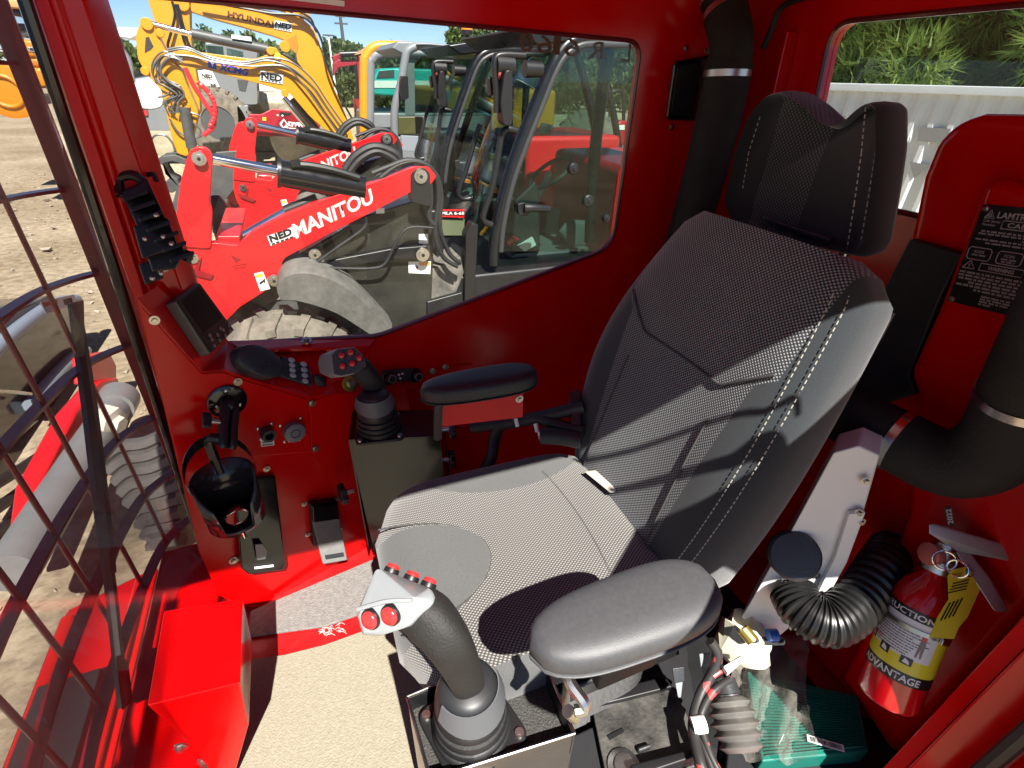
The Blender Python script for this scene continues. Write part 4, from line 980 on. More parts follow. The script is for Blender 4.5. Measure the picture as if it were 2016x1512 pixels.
# flexible conduits between wall and backrest
cv = thing('conduit_bundle', 'black corrugated conduits with plugs entering behind the far edge of the backrest', 'conduit', PD(1080, 830, 1.0))
MB().tube([PD(1150, 800, .95), PD(1090, 815, .97), PD(1030, 828, 1.0), PD(985, 838, 1.03), PD(972, 870, 1.05), PD(965, 905, 1.05), PD(930, 960, 1.04)], .0125, 12, 6).build('conduit', RUB, cv)
MB().tube([PD(1150, 850, .94), PD(1100, 838, .96), PD(1060, 825, .98), PD(1000, 832, 1.02), PD(930, 842, 1.06)], .012, 12, 6).build('conduit', RUB, cv)
MB().tube([PD(1145, 868, .93), PD(1105, 860, .94), PD(1065, 858, .95)], .016, 12, 4).build('plug', RUB, cv)
for x, y, d in ((1017, 832, .99), (1056, 842, .965), (1064, 858, .945)): MB().cyl(PD(x - 2, y - 8, d), PD(x + 2, y + 8, d), .004).build('white_clip', LABEL, cv)
MB().hull([PD(1120, 772, .96), PD(1142, 765, .96), PD(1145, 880, .93), PD(1128, 880, .93), PD(1118, 800, .99), PD(1140, 870, .97), PD(1145, 770, .99)]).build('junction_box', BLK, cv, .004)

# data plate
dpx = px_ - .0015
e3 = lambda x, y: PX(x, y, dpx)
dpt = thing('data_plate', 'black engraved data plate with warning symbols riveted to the red rear panel', 'sign', e3(1960, 500))
pq = [e3(1937, 402), e3(1866, 592), e3(2016, 628)]
ex_ = pq[2] - pq[1]; L0 = pq[1]; ey_ = pq[0] - pq[1]; ex_ = ex_ * 1.15
MB().poly([L0, L0 + ex_, L0 + ex_ + ey_, L0 + ey_], (-.0015, 0, 0)).build('plate_sheet', mat('plate_black', (.012, .012, .011), .35, 0, 0, .2, 30), dpt, .0004)
uvp = lambda u, v_: L0 + ex_ * u + ey_ * v_ + V((-.0019, 0, 0))
ENG = mat('engraving', (.42, .42, .40), .45)
def et(s_, u0, u1, v0, v1, b=.0): text(s_, uvp(u0, v0), uvp(u1, v0), uvp(u0, v1), ENG, 'engraving', dpt, bold=b)
def ebox(u0, u1, v0, v1, w_=.010, cut=0):
    o_ = [(u0 + cut, v0), (u1 - cut, v0), (u1, v0 + cut), (u1, v1 - cut), (u1 - cut, v1), (u0 + cut, v1), (u0, v1 - cut), (u0, v0 + cut)] if cut else [(u0, v0), (u1, v0), (u1, v1), (u0, v1)]
    x = MB(); x.tube([uvp(*p) for p in o_ + [o_[0]]], .0006, 4, 1); x.build('engraved_frame', ENG, dpt)
et('LAMTRAC', .20, .62, .885, .945, .02)
x = MB(); x.tube([uvp(.07, .88), uvp(.17, .88), uvp(.12, .955), uvp(.07, .88)], .0008, 4, 1); x.tube([uvp(.10, .895), uvp(.14, .895), uvp(.12, .925), uvp(.10, .895)], .0008, 4, 1); x.build('engraved_emblem', ENG, dpt)
def ew(u0, u1, v_, h=.016, seed=0):
    """a line of print too small to read: a row of short word-like bars"""
    rnd = random.Random(seed + int(v_ * 1000)); x = MB(); u = u0
    while u < u1:
        w_ = min(rnd.uniform(.03, .10), u1 - u); n_ = max(1, int(w_ / .012))
        for k in range(n_):
            a_ = u + w_ * k / n_; x.face([uvp(a_, v_), uvp(a_ + w_ / n_ * .72, v_), uvp(a_ + w_ / n_ * .72, v_ + h * rnd.uniform(.75, 1)), uvp(a_, v_ + h)])
        u += w_ + .016
    x.build('fine_print', ENG, dpt)
et('Cab Serial\nNumber', .07, .25, .805, .865); ebox(.28, .95, .795, .870); et('CAB6160', .34, .74, .81, .855, .01)
ew(.09, .93, .745); ew(.07, .93, .72); ew(.55, .73, .69); ew(.06, .95, .665); ew(.18, .90, .635)
for k_, u in enumerate((.0, .33, .66)):
    ebox(u + .03, u + .29, .47, .59, cut=.022)
    et(('ROPS', 'FOPS', 'OPS')[k_], u + .10, u + .21, .535, .562, .01); ew(u + .08, u + .24, .508)
    if k_: ew(u + .09, u + .23, .485)
for u in (.03, .74):
    x = MB(); x.tube([uvp(u, .375), uvp(u + .14, .375), uvp(u + .07, .455), uvp(u, .375)], .0008, 4, 1); x.build('engraved_triangle', ENG, dpt); et('!', u + .062, u + .078, .388, .425, .02)
ebox(.22, .68, .375, .445); et('WARNING', .31, .59, .39, .428, .025)
for k_, (u0, u1) in enumerate(((.02, .95), (.02, .96), (.03, .95), (.16, .84), (.03, .96), (.25, .76))): ew(u0, u1, .325 - .033 * k_, .02, k_)
for k_, (u0, u1) in enumerate(((.36, .68), (.36, .70), (.36, .68), (.36, .50))): ew(u0, u1, .115 - .026 * k_, .017, k_ + 9)
for u, v_ in ((.05, .96), (.05, .03), (.88, .05), (.95, .97)):
    MB().lathe(uvp(u, v_), (-1, 0, 0), [(0, .004), (.0015, .003), (.002, .001)], 12).build('rivet', STEEL, dpt)

# ============================================================ FIRE EXTINGUISHER
bt, tp = PD(1745, 1372, .80), PD(1846, 1118, .762)
ex = thing('fire_extinguisher', 'red fire extinguisher with yellow tag clamped upright on the rear panel', 'fire extinguisher', bt)
axx = (tp - bt).normalized(); HL = (tp - bt).length; rE = .042
tow = -(bt + tp) / 2; tow = (tow - axx * tow.dot(axx)).normalized(); sde = axx.cross(tow).normalized()
if sde.dot(CR) < 0: sde = -sde
XR = mat('extinguisher_red', (.50, .004, .008), .18, 0, .6)
MB().lathe(bt, axx, [(0, rE * .9), (.006, rE), (HL * .70, rE), (HL * .78, rE * .95), (HL * .86, rE * .78), (HL * .93, rE * .48), (HL * .96, rE * .36), (HL, rE * .34)], 48).build('cylinder', XR, ex, ang=50)
def sleeve(nm, h0, h1, a0, a1, m_, k_=1.012):
    rs = []
    for j in range(37):
        a = a0 + (a1 - a0) * j / 36; d_ = tow * cos(a) + sde * sin(a)
        rs.append([bt + axx * h0 + d_ * rE * k_, bt + axx * h1 + d_ * rE * k_])
    return MB().rings(rs, False, False).build(nm, m_, ex)
EB = mat('label_black', (.012, .012, .012), .3); EY = mat('label_yellow', (.70, .62, .03), .35); EW = mat('label_pale', (.70, .70, .72), .35)
sleeve('label_band', HL * .22, HL * .30, -1.5, 1.5, EB); sleeve('label_band', HL * .30, HL * .40, -1.5, 1.5, EY)
sleeve('label_band', HL * .40, HL * .66, -1.5, .80, EW); sleeve('label_band', HL * .40, HL * .66, .80, 1.5, EY); sleeve('label_band', HL * .66, HL * .725, -1.5, 1.5, EB)
def wrap(s_, a0, a1, h0, h1, m_, b=.0, nm='lettering'):
    def pj(u, v_):
        a = a0 + (a1 - a0) * u; d_ = tow * cos(a) + sde * sin(a); return bt + axx * (h0 + (h1 - h0) * v_) + d_ * rE * 1.022
    return text(s_, (0, 0, 0), (1, 0, 0), (0, 1, 0), m_, nm, ex, bold=b, proj=pj)
wrap('INSTRUCTIONS', -1.75, .70, HL * .672, HL * .712, EW, .02); wrap('ADVANTAGE', -1.25, .75, HL * .235, HL * .285, EW, .02)
PINK = mat('print_red', (.6, .05, .06), .4)
def wlines(a0, a1, h, m_, t=.006, seed=0):
    rnd = random.Random(seed); x = MB(); a = a0
    while a < a1:
        w_ = min(rnd.uniform(.04, .16), a1 - a); f_ = lambda q_, hh: bt + axx * hh + (tow * cos(q_) + sde * sin(q_)) * rE * 1.02
        x.rings([[f_(a + w_ * k / 3, h), f_(a + w_ * k / 3, h + HL * t)] for k in range(4)], False, False); a += w_ + .02
    x.build('fine_print', m_, ex)
for i in range(9): wlines(-1.15 + .05 * (i % 3), (.25, .55, .1, .6, .3, .2, .15, .1, .05)[i], HL * (.57 - .019 * i), EB, .006, i)
for i in range(2): wlines(-1.2, -.75, HL * (.45 - .015 * i), PINK, .008, i)
def icon(a0, h0, w_, h_2, m_):
    f_ = lambda u, v_: bt + axx * (h0 + h_2 * v_) + (tow * cos(a0 + w_ * u) + sde * sin(a0 + w_ * u)) * rE * 1.02
    MB().rings([[f_(u, 0), f_(u, 1)] for u in (0, .25, .5, .75, 1)], False, False).build('pictogram', m_, ex)
    g_ = lambda u, v_: bt + axx * (h0 + h_2 * v_) + (tow * cos(a0 + w_ * u) + sde * sin(a0 + w_ * u)) * rE * 1.028
    MB().face([g_(.2, .25), g_(.8, .15), g_(.7, .55), g_(.35, .85)]).build('pictogram_mark', EW, ex)
icon(-.75, HL * .365, .34, HL * .06, EB); icon(-.05, HL * .355, .36, HL * .055, EB); icon(-1.35, HL * .40, .25, HL * .05, EB)
fg = lambda a, h: bt + axx * (HL * h) + (tow * cos(a) + sde * sin(a)) * rE * 1.024
MB().face([fg(.28, .43), fg(.34, .43), fg(.38, .49), fg(.42, .43), fg(.48, .43), fg(.47, .54), fg(.40, .565), fg(.30, .54)]).build('figure_print', mat('print_grey', (.2, .16, .14), .4), ex)
MB().face([fg(.30, .545), fg(.46, .55), fg(.46, .60), fg(.38, .615), fg(.31, .60)]).build('figure_print', PINK, ex)
sleeve('clamp_band', HL * .585, HL * .615, -2.6, 2.6, mat('band_steel', (.45, .44, .38), .3, .9), 1.06)
MB().hull([bt + axx * HL * h + (tow * cos(a) + sde * sin(a)) * rE * k for h in (.575, .625) for a in (.75, 1.05) for k in (1.07, 1.2)]).build('band_latch', STEEL, ex, .002)
vt = tp
MB().lathe(vt - axx * .004, axx, [(0, .022), (.018, .022), (.022, .016), (.045, .015), (.048, .010)], 24).build('valve', STEEL, ex)
gd = (tow * .8 - sde * .6).normalized()
MB().lathe(vt + axx * .02 + gd * .012, gd, [(0, .016), (.014, .017), (.016, .014)], 24).build('gauge', mat('gauge_face', (.45, .12, .10), .3), ex)
MB().torus(vt + axx * .022 + tow * .03 + sde * .004, tow + sde * .3, .014, .0015).build('safety_pin', CHROME, ex)
MB().torus(vt + axx * .018 + tow * .03 + sde * .02, tow - sde * .2, .012, .0015).build('safety_pin', CHROME, ex)
dv = vt.dot(FW) - .02
ALU = mat('lever_grey', (.50, .50, .51), .38, .5)
MB().hull([PD(1828, 1032, dv), PD(1838, 1030, dv), PD(1895, 1050, dv), PD(1990, 1075, dv - .02), PD(2012, 1093, dv - .025), PD(2003, 1108, dv - .025), PD(1950, 1092, dv - .015), PD(1880, 1085, dv), PD(1828, 1050, dv),
           PD(1838, 1034, dv + .02), PD(1895, 1055, dv + .022), PD(1990, 1082, dv), PD(2005, 1100, dv - .005), PD(1880, 1080, dv + .02)]).build('carry_handle', ALU, ex, .004)
MB().hull([PD(1880, 1085, dv), PD(1905, 1082, dv), PD(1952, 1140, dv - .02), PD(1985, 1198, dv - .03), PD(1980, 1207, dv - .03), PD(1958, 1205, dv - .03), PD(1925, 1150, dv - .015),
           PD(1890, 1090, dv + .02), PD(1905, 1088, dv + .02), PD(1978, 1200, dv - .015), PD(1960, 1195, dv - .015)]).build('squeeze_lever', ALU, ex, .003)
tgm = MB(); tg = lambda x, y: PD(x, y, dv - .012 - (y - 1115) * .00012)
tgm.poly([tg(1873, 1122), tg(1905, 1115), tg(1930, 1160), tg(1905, 1215), tg(1888, 1235), tg(1878, 1258), tg(1830, 1255), tg(1846, 1215), tg(1868, 1180), tg(1866, 1135)], FW * .0006); tgm.build('inspection_tag', YEL, ex)
text('DO NOT', tg(1876, 1137) - FW * .001, tg(1894, 1132) - FW * .001, tg(1875, 1131) - FW * .001, BLK, 'print', ex)
for k_ in range(4): MB().poly([tg(1876 - 3 * k_, 1148 + 6 * k_), tg(1908 - 2 * k_, 1140 + 6 * k_), tg(1908 - 2 * k_, 1142 + 6 * k_), tg(1876 - 3 * k_, 1150 + 6 * k_)], -FW * .0006).build('tag_line', BLK, ex)
for k_ in range(4): MB().poly([tg(1850 + 8 * k_, 1222 - 3 * k_), tg(1853 + 8 * k_, 1222 - 3 * k_), tg(1872 + 8 * k_, 1186 - 3 * k_), tg(1869 + 8 * k_, 1186 - 3 * k_)], -FW * .0006).build('tag_line', BLK, ex)
MB().torus(tg(1907, 1128) - FW * .001, -FW, .005, .0012).build('tag_eyelet', STEEL, ex)
y2 = lambda x, y: PD(x, y, dv - .003)
MB().poly([y2(1861, 1000), y2(1874, 997), y2(1880, 1035), y2(1868, 1037)], FW * .003).build('year_tag', DGREY, ex, .001)
text('2022', y2(1876, 1030) - FW * .001, y2(1871, 1001) - FW * .001, y2(1866, 1032) - FW * .001, LABEL, 'year_print', ex, bold=.01)

# green air filter in a clear bag on the floor
gf = thing('air_filter', 'green pleated air filter with a bar code lying on the floor below the fire extinguisher', 'filter', PZ(1600, 1400, ZF + .01))
fz = ZF + .07
fq_ = [PZ(1470, 1320, fz), PZ(1690, 1368, fz), PZ(1712, 1480, fz), PZ(1500, 1500, fz)]
MB().poly(fq_, (0, 0, -.05)).build('filter_frame', GREEN, gf, .004)
FP = mat('filter_pleat', (.03, .22, .17), .5)
a_, b_2 = fq_[0], fq_[3]
for i in range(24):
    t_ = (i + .5) / 24 * .86 + .10; p = fq_[0].lerp(fq_[3], t_) + (fq_[1] - fq_[0]) * .03; q_ = fq_[1].lerp(fq_[2], t_) - (fq_[1] - fq_[0]) * .04
    MB().poly([p + V((0, 0, .001)), q_ + V((0, 0, .001)), q_.lerp(fq_[2], .010) + V((0, 0, .004)), p.lerp(fq_[3], .010) + V((0, 0, .004))], (0, 0, .002)).build('pleat', FP, gf)
bq = lambda x, y, h=0: PZ(x, y, fz + .008 + h)
MB().poly([bq(1588, 1446), bq(1660, 1467), bq(1663, 1481), bq(1590, 1460)], (0, 0, .0006)).build('bar_code_label', LABEL, gf)
rnd = random.Random(8); x = MB(); u = .06
while u < .94:
    w_ = rnd.choice((.008, .014, .022)); p = bq(1588, 1448).lerp(bq(1660, 1469), u); q_ = bq(1590, 1458).lerp(bq(1663, 1479), u); p2 = bq(1588, 1448).lerp(bq(1660, 1469), u + w_); q2 = bq(1590, 1458).lerp(bq(1663, 1479), u + w_)
    x.face([v_ + V((0, 0, .0012)) for v_ in (p, p2, q2, q_)]); u += w_ + rnd.choice((.012, .02))
x.build('bar_code', BLK, gf)
bgm = glass('clear_bag', (.86, .89, .88), 2.6, .12, .25)
bag = MB(); rnd = random.Random(3)
gN = 16
o00, o10, o11, o01 = PZ(1440, 1255, fz + .05), PZ(1590, 1240, fz + .06), PZ(1600, 1500, fz + .03), PZ(1430, 1490, fz + .02)
vs = [[bag.b.verts.new(o00.lerp(o10, i / gN).lerp(o01.lerp(o11, i / gN), j / gN) + V((0, 0, rnd.uniform(-.007, .007) + .02 * sin(i * .9 + j * .4)))) for i in range(gN + 1)] for j in range(gN + 1)]
for j in range(gN):
    for i in range(gN): bag._f((vs[j][i], vs[j][i + 1], vs[j + 1][i + 1], vs[j + 1][i]))
solo(bag, 'plastic_bag', bgm, 'crumpled clear plastic bag lying over the green filter', 'bag', PZ(1520, 1380, fz), ang=180)
fb = MB(); rnd = random.Random(5); cr = PZ(1462, 1262, -.86)
rs = []
for i in range(9):
    t_ = i / 8; rs.append([cr + V(((t_ - .5) * .10, 0, 0)) + V((0, cos(2 * pi * j / 14), sin(2 * pi * j / 14))) * (.045 * (1 - abs(2 * t_ - 1) ** 2.5) + .004) * rnd.uniform(.75, 1.2) for j in range(14)])
fb.rings(rs); solo(fb, 'paper_bundle', mat('crumpled_paper', (.70, .66, .50), .7), 'crumpled cream paper wad behind the near armrest', 'paper', cr, ang=20)
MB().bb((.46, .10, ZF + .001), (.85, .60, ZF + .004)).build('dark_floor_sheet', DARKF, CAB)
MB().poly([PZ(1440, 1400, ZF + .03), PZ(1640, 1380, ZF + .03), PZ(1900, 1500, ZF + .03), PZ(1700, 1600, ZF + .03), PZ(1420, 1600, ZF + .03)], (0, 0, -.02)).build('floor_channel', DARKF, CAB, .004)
pv = thing('valve_fittings', 'small brass and blue pipe fittings under the white heater housing', 'fittings', PD(1480, 1250, .85))
MB().cyl(PD(1462, 1238, .86), PD(1482, 1262, .85), .011).build('brass_fitting', mat('brass', (.55, .42, .10), .35, .9), pv)
MB().cyl(PD(1512, 1250, .86), PD(1530, 1250, .86), .010).build('blue_fitting', mat('fitting_blue', (.03, .10, .4), .4), pv)
MB().tube([PD(1470, 1255, .86), PD(1500, 1262, .87), PD(1540, 1262, .88)], .007, 8, 4).build('pipe', DGREY, pv)

# ============================================================ OUTSIDE: THE YARD
ZG = -2.1
gm = bpy.data.materials.new('sandy_ground'); gm.use_nodes = True; n = gm.node_tree; b_ = n.nodes['Principled BSDF']; b_.inputs['Roughness'].default_value = .95; b_.inputs['Specular IOR Level'].default_value = .1
tcg = n.nodes.new('ShaderNodeTexCoord')
def nz(s_, d_): x = n.nodes.new('ShaderNodeTexNoise'); x.inputs['Scale'].default_value = s_; x.inputs['Detail'].default_value = d_; n.links.new(tcg.outputs['Object'], x.inputs['Vector']); return x.outputs[0]
r1 = n.nodes.new('ShaderNodeValToRGB'); r1.color_ramp.elements[0].position = .32; r1.color_ramp.elements[1].position = .68; r1.color_ramp.elements[0].color = (.27, .225, .145, 1); r1.color_ramp.elements[1].color = (.44, .38, .265, 1)
n.links.new(nz(.5, 9), r1.inputs[0])
r2 = n.nodes.new('ShaderNodeValToRGB'); r2.color_ramp.elements[0].position = .35; r2.color_ramp.elements[0].color = (.55, .53, .5, 1); r2.color_ramp.elements[1].position = .6
n.links.new(nz(14, 6), r2.inputs[0]); mm = n.nodes.new('ShaderNodeMixRGB'); mm.blend_type = 'MULTIPLY'; mm.inputs[0].default_value = .7
n.links.new(r1.outputs[0], mm.inputs[1]); n.links.new(r2.outputs[0], mm.inputs[2]); n.links.new(mm.outputs[0], b_.inputs['Base Color'])
bp = n.nodes.new('ShaderNodeBump'); bp.inputs['Strength'].default_value = .8; bp.inputs['Distance'].default_value = .05; n.links.new(nz(9, 8), bp.inputs['Height']); n.links.new(bp.outputs[0], b_.inputs['Normal'])
g_ = MB(); g_.face([(-900, -900, ZG), (900, -900, ZG), (900, 900, ZG), (-900, 900, ZG)]); tag(g_.build('ground', gm), kind='structure')
rnd = random.Random(11); st_ = MB()
for i in range(2600):
    yy = rnd.uniform(2.0, 15); xx = rnd.uniform(-9, 1.5) - (yy * .25); r = rnd.uniform(.008, .03) * (1 + (rnd.random() < .04) * 1.5)
    st_.hull([V((xx, yy, ZG + r * .2)) + V((rnd.uniform(-1, 1), rnd.uniform(-1, 1), rnd.uniform(-.3, .8))) * r for _ in range(7)])
tag(st_.build('gravel', mat('gravel', (.36, .32, .25), .9, 0, 0, .4, 3), None, ang=20), kind='stuff')

# ---------------- compact loader, nearest machine through the side window
def qz(x, y): return 320 + x / 3.15, 220 + y / 3.15         # reading offsets of two enlarged views of the photograph
def qc(x, y): return 640 + x / 3.15, y / 3.15
Y1 = 3.40
LD = thing('wheel_loader', 'nearest red compact loader beside the cab window, its lift arm lettered in full', 'wheel loader', (.6, Y1, ZG), 'red compact loaders parked in a row')
def ol(parent, name, ps, m, y=Y1, th=.06, f=qz, bev=.008, round_=0, label=None):
    pts = [PY(*f(*p), y) for p in ps]
    if round_: pts = rounded(pts, round_, 3)
    return MB().poly(pts, (0, th, 0)).build(name, m, parent, bev, label=label)
def pinz(parent, x, y, r, f=qz, y0=Y1, name='pivot_pin'):
    p = PY(*f(x, y), y0); k = MB(); k.cyl(p + V((0, -.012, 0)), p, r * 1.25, r * 1.3, 24); k.cyl(p + V((0, -.022, 0)), p + V((0, -.012, 0)), r * .75, n=20); o = k.build(name, STEEL, parent)
    MB().cyl(p + V((0, -.024, 0)), p + V((0, -.0225, 0)), r * .35, n=6).build('pin_socket', BLK, o); return o
for k_, y in enumerate((Y1, Y1 + .95)):
    ol(LD, 'lift_arm', [(80, 830), (200, 822), (330, 815), (470, 830), (560, 742), (760, 640), (960, 560), (1330, 430), (1550, 342), (1650, 340), (1700, 400), (1665, 450), (1540, 498), (1300, 622), (1100, 722), (760, 905), (738, 942), (748, 970), (640, 1110), (480, 1210), (360, 1330), (310, 1250), (260, 1190), (130, 1040), (85, 930)], LRED, y, .07, bev=.012, round_=.015)
    ol(LD, 'arm_tower', [(72, 835), (85, 640), (110, 440), (150, 290), (175, 235), (220, 215), (275, 225), (310, 270), (302, 380), (290, 560), (306, 610), (300, 850)], LRED, y - .012 + .05 * k_, .05, bev=.01, round_=.02)
    ol(LD, 'tower_boss', [(195, 255), (225, 235), (262, 250), (272, 290), (255, 325), (220, 330), (192, 305)], LRED, y - .03, .02, bev=.004, round_=.02)
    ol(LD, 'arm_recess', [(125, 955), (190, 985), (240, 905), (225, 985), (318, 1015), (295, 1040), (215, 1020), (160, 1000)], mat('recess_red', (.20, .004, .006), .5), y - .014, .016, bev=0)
    ol(LD, 'pivot_cap', [(1540, 390), (1570, 355), (1620, 345), (1660, 380), (1665, 590), (1540, 560)], BLK, y - .012, .09, bev=.01, round_=.02)
pinz(LD, 228, 290, .028, y0=Y1 - .03); pinz(LD, 1600, 400, .034, y0=Y1 - .012); pinz(LD, 692, 1045, .03, y0=Y1 - .02); pinz(LD, 185, 905, .026)
ol(LD, 'cross_plate', [(330, 770), (480, 770), (480, 830), (330, 830)], LRED, Y1 + .08, .8)
# tilt cylinder and small lift cylinder
def cylz(parent, a, b, r, m, y, name, f=qz): o = MB().cyl(PY(*f(*a), y), PY(*f(*b), y), r, n=24).build(name, m, parent); return o
cylz(LD, (290, 290), (722, 370), .030, CHROME, Y1 + .06, 'cylinder_rod'); cylz(LD, (715, 378), (1250, 480), .077, BLACK, Y1 + .06, 'cylinder_barrel'); cylz(LD, (712, 377), (735, 381), .085, BLK, Y1 + .06, 'cylinder_gland')
MB().tube([PY(*qz(*p), Y1 + .0) for p in ((800, 330), (900, 330), (1060, 360), (1220, 410))], .02, 8, 4).build('hydraulic_pipe', BLK, LD)
MB().hull([PY(*qz(*p), Y1 + yy) for p in ((790, 300), (850, 290), (860, 340), (800, 345)) for yy in (-.02, .05)]).build('hose_fitting', BLK, LD)
cylz(LD, (500, 765), (770, 612), .022, CHROME, Y1 + .10, 'steering_rod'); cylz(LD, (760, 618), (960, 540), .034, BLK, Y1 + .10, 'steering_barrel')
# hoses arching over the arm pivot
for k_, pth in enumerate(([(1130, 360), (1200, 270), (1310, 215), (1430, 250), (1480, 310)], [(1160, 370), (1230, 290), (1330, 245), (1430, 290), (1470, 330)], [(1300, 380), (1400, 340), (1520, 300), (1640, 330), (1700, 420), (1710, 560), (1690, 760), (1740, 900), (1830, 960)], [(1350, 410), (1460, 330), (1580, 310), (1690, 380), (1730, 520), (1720, 720), (1780, 880), (1850, 940)], [(1660, 420), (1665, 560), (1650, 650), (1680, 700)], [(1260, 650), (1250, 720), (1100, 830), (960, 930)], [(1680, 720), (1520, 722), (1440, 830), (1380, 940), (1300, 970), (1100, 970), (950, 965)])):
    MB().tube([PY(*qz(*p), Y1 + (.10 if k_ < 2 else .02)) for p in pth], .026 if k_ < 2 else (.016 if k_ < 5 else .010), 8, 5).build('hydraulic_hose', RUB, LD)
# body side, fender, tyre
ol(LD, 'side_panel', [(1270, 640), (1540, 560), (1670, 560), (1680, 900), (1660, 1420), (1400, 1420), (1330, 1250), (1200, 1080), (1000, 980), (760, 960), (780, 920), (1100, 740)], OLIVE, Y1 + .12, .9, bev=.01)
ol(LD, 'frame_beam', [(740, 970), (1000, 930), (1420, 850), (1640, 830), (1660, 910), (1440, 920), (1000, 985), (760, 1000)], BLK, Y1 + .07, .04)
ol(LD, 'nose_grey_plate', [(1160, 690), (1210, 655), (1270, 650), (1255, 740), (1180, 790)], GCAST, Y1 + .10, .02)
pinz(LD, 1612, 885, .038, y0=Y1 + .06); pinz(LD, 945, 885, .03, y0=Y1 + .05)
for ps, nm in (([(1590, 760), (1648, 757), (1648, 818), (1590, 818)], 'warning_sticker'), ([(1525, 930), (1664, 928), (1660, 1006), (1527, 1000)], 'warning_sticker'), ([(1322, 600), (1376, 597), (1376, 630), (1325, 632)], 'small_sticker')):
    ol(LD, nm, ps, LABEL, Y1 + .117, .003, bev=0)
ol(LD, 'sticker_panel', [(1595, 934), (1662, 933), (1660, 952), (1597, 955)], mat('sticker_orange', (.75, .3, .08), .5), Y1 + .113, .003, bev=0)
ol(LD, 'sticker_mark', [(1574, 955), (1582, 953), (1584, 972), (1576, 972)], BLK, Y1 + .113, .003, bev=0)
ol(LD, 'warning_sticker', [(568, 1005), (622, 992), (668, 1098), (606, 1112)], LABEL, Y1 - .004, .003, bev=0)
ol(LD, 'sticker_panel', [(575, 1012), (618, 1002), (624, 1020), (582, 1030)], YEL, Y1 - .007, .003, bev=0)
ol(LD, 'sticker_mark', [(598, 1062), (622, 1045), (634, 1030), (640, 1080), (628, 1055), (606, 1072)], BLK, Y1 - .007, .003, bev=0)
TYC = PY(575, 762, Y1 + .02)
def fender(parent):
    outer = [(708, 1110), (720, 1040), (760, 985), (860, 960), (1010, 990), (1180, 1085), (1330, 1230), (1435, 1345)]
    inner = [(735, 1168), (830, 1172), (960, 1205), (1080, 1250), (1180, 1310), (1310, 1395)]
    ps = [PY(*qz(*p), Y1 - .10) for p in outer]; qs = [PY(*qz(*p), Y1 - .10) for p in inner]
    ps = smooth_path(ps, 4); qs = smooth_path(qs, 4); L_ = len(ps)
    def samp(a, t): i = t * (len(a) - 1); j = min(int(i), len(a) - 2); return a[j].lerp(a[j + 1], i - j)
    rs = []
    for i in range(33):
        t = i / 32; p = samp(ps, t); q_ = samp(qs, t)
        rs.append([q_ + V((0, .02, 0)), q_, p.lerp(q_, .15) + V((0, -.01, 0)), p + V((0, .06, .01)), p + V((0, .40, .02)), p + V((0, .42, -.02)), q_ + V((0, .40, .04))])
    MB().rings(rs, True, True).build('fender', FENDER, parent, ang=50)
fender(LD)
def wheel(parent, cpt, r, w_, yaw=0, rim=None, lugs=20, lab=None):
    prof = [(-.5, .46), (-.5, .80), (-.44, .93), (-.3, .97), (0, .985), (.3, .97), (.44, .93), (.5, .80), (.5, .46)]
    k = MB(); k.rings([[cpt + V((r * q_ * cos(2 * pi * i / 48), w_ * a_, r * q_ * sin(2 * pi * i / 48))) for i in range(48)] for a_, q_ in prof], False)
    for i in range(lugs):
        for sg in (-1, 1):
            a0 = 2 * pi * (i + (.25 if sg > 0 else -.25)) / lugs; da = 2 * pi / lugs
            ps = []
            for (aa, yy, q_) in ((-.02, 0, 0), (.30, 0, 0), (.62, .5, 0), (.28, .5, 0)):
                an = a0 + aa * da
                for rr_ in (.95 if yy < .3 else .88, 1.03 if yy < .3 else .97): ps.append(cpt + V((r * rr_ * cos(an), sg * w_ * (yy + .0), r * rr_ * sin(an))))
            k.hull(ps)
    o = k.build('tyre', TYRE, parent, ang=30)
    MB().lathe(cpt + V((0, -w_ * .46, 0)), (0, 1, 0), [(0, r * .50), (.02, r * .49), (.06, r * .42), (.10, r * .26), (.10, .02), (w_ * .5, .02)], 32).build('wheel_rim', rim or GCAST, o)
    return o
wheel(LD, TYC, .57, .42)
# cab of the loader
ycab = Y1 + .16
def tubez(parent, name, ps, r, m, y=ycab, f=qc, sub=6, n_=12): return MB().tube([PY(*f(*p), y) for p in ps], r, n_, sub).build(name, m, parent)
FRAME = mat('cab_frame_black', (.006, .007, .009), .3, 0, .1, 0, 8, 0, 60, .5, 0, .05)
for y in (ycab, ycab + 1.15):
    tubez(LD, 'cab_pillar', [(1040, 1640), (1050, 1500), (1110, 1200), (1200, 920), (1310, 640), (1400, 430), (1455, 330), (1520, 265), (1620, 235), (1760, 235), (2000, 240), (2300, 250)], .045, FRAME, y)
    tubez(LD, 'cab_pillar', [(1640, 1500), (1660, 1100), (1700, 700), (1760, 300), (1770, 240)], .045, FRAME, y + .08)
    tubez(LD, 'cab_pillar', [(2420, 1650), (2400, 900), (2330, 300), (2290, 250)], .05, FRAME, y)
tubez(LD, 'door_frame', [(1090, 1560), (1105, 1400), (1160, 1150), (1240, 920), (1340, 670), (1420, 470), (1480, 360), (1540, 305), (1620, 275), (1780, 275), (2050, 280)], .022, DGREY, ycab - .03)
ol(LD, 'door_glass', [(1090, 1560), (1105, 1400), (1160, 1150), (1240, 920), (1340, 670), (1420, 470), (1480, 360), (1540, 305), (1620, 275), (2280, 280), (2390, 900), (2400, 1560)], TGLASS, ycab - .01, .008, qc, 0)
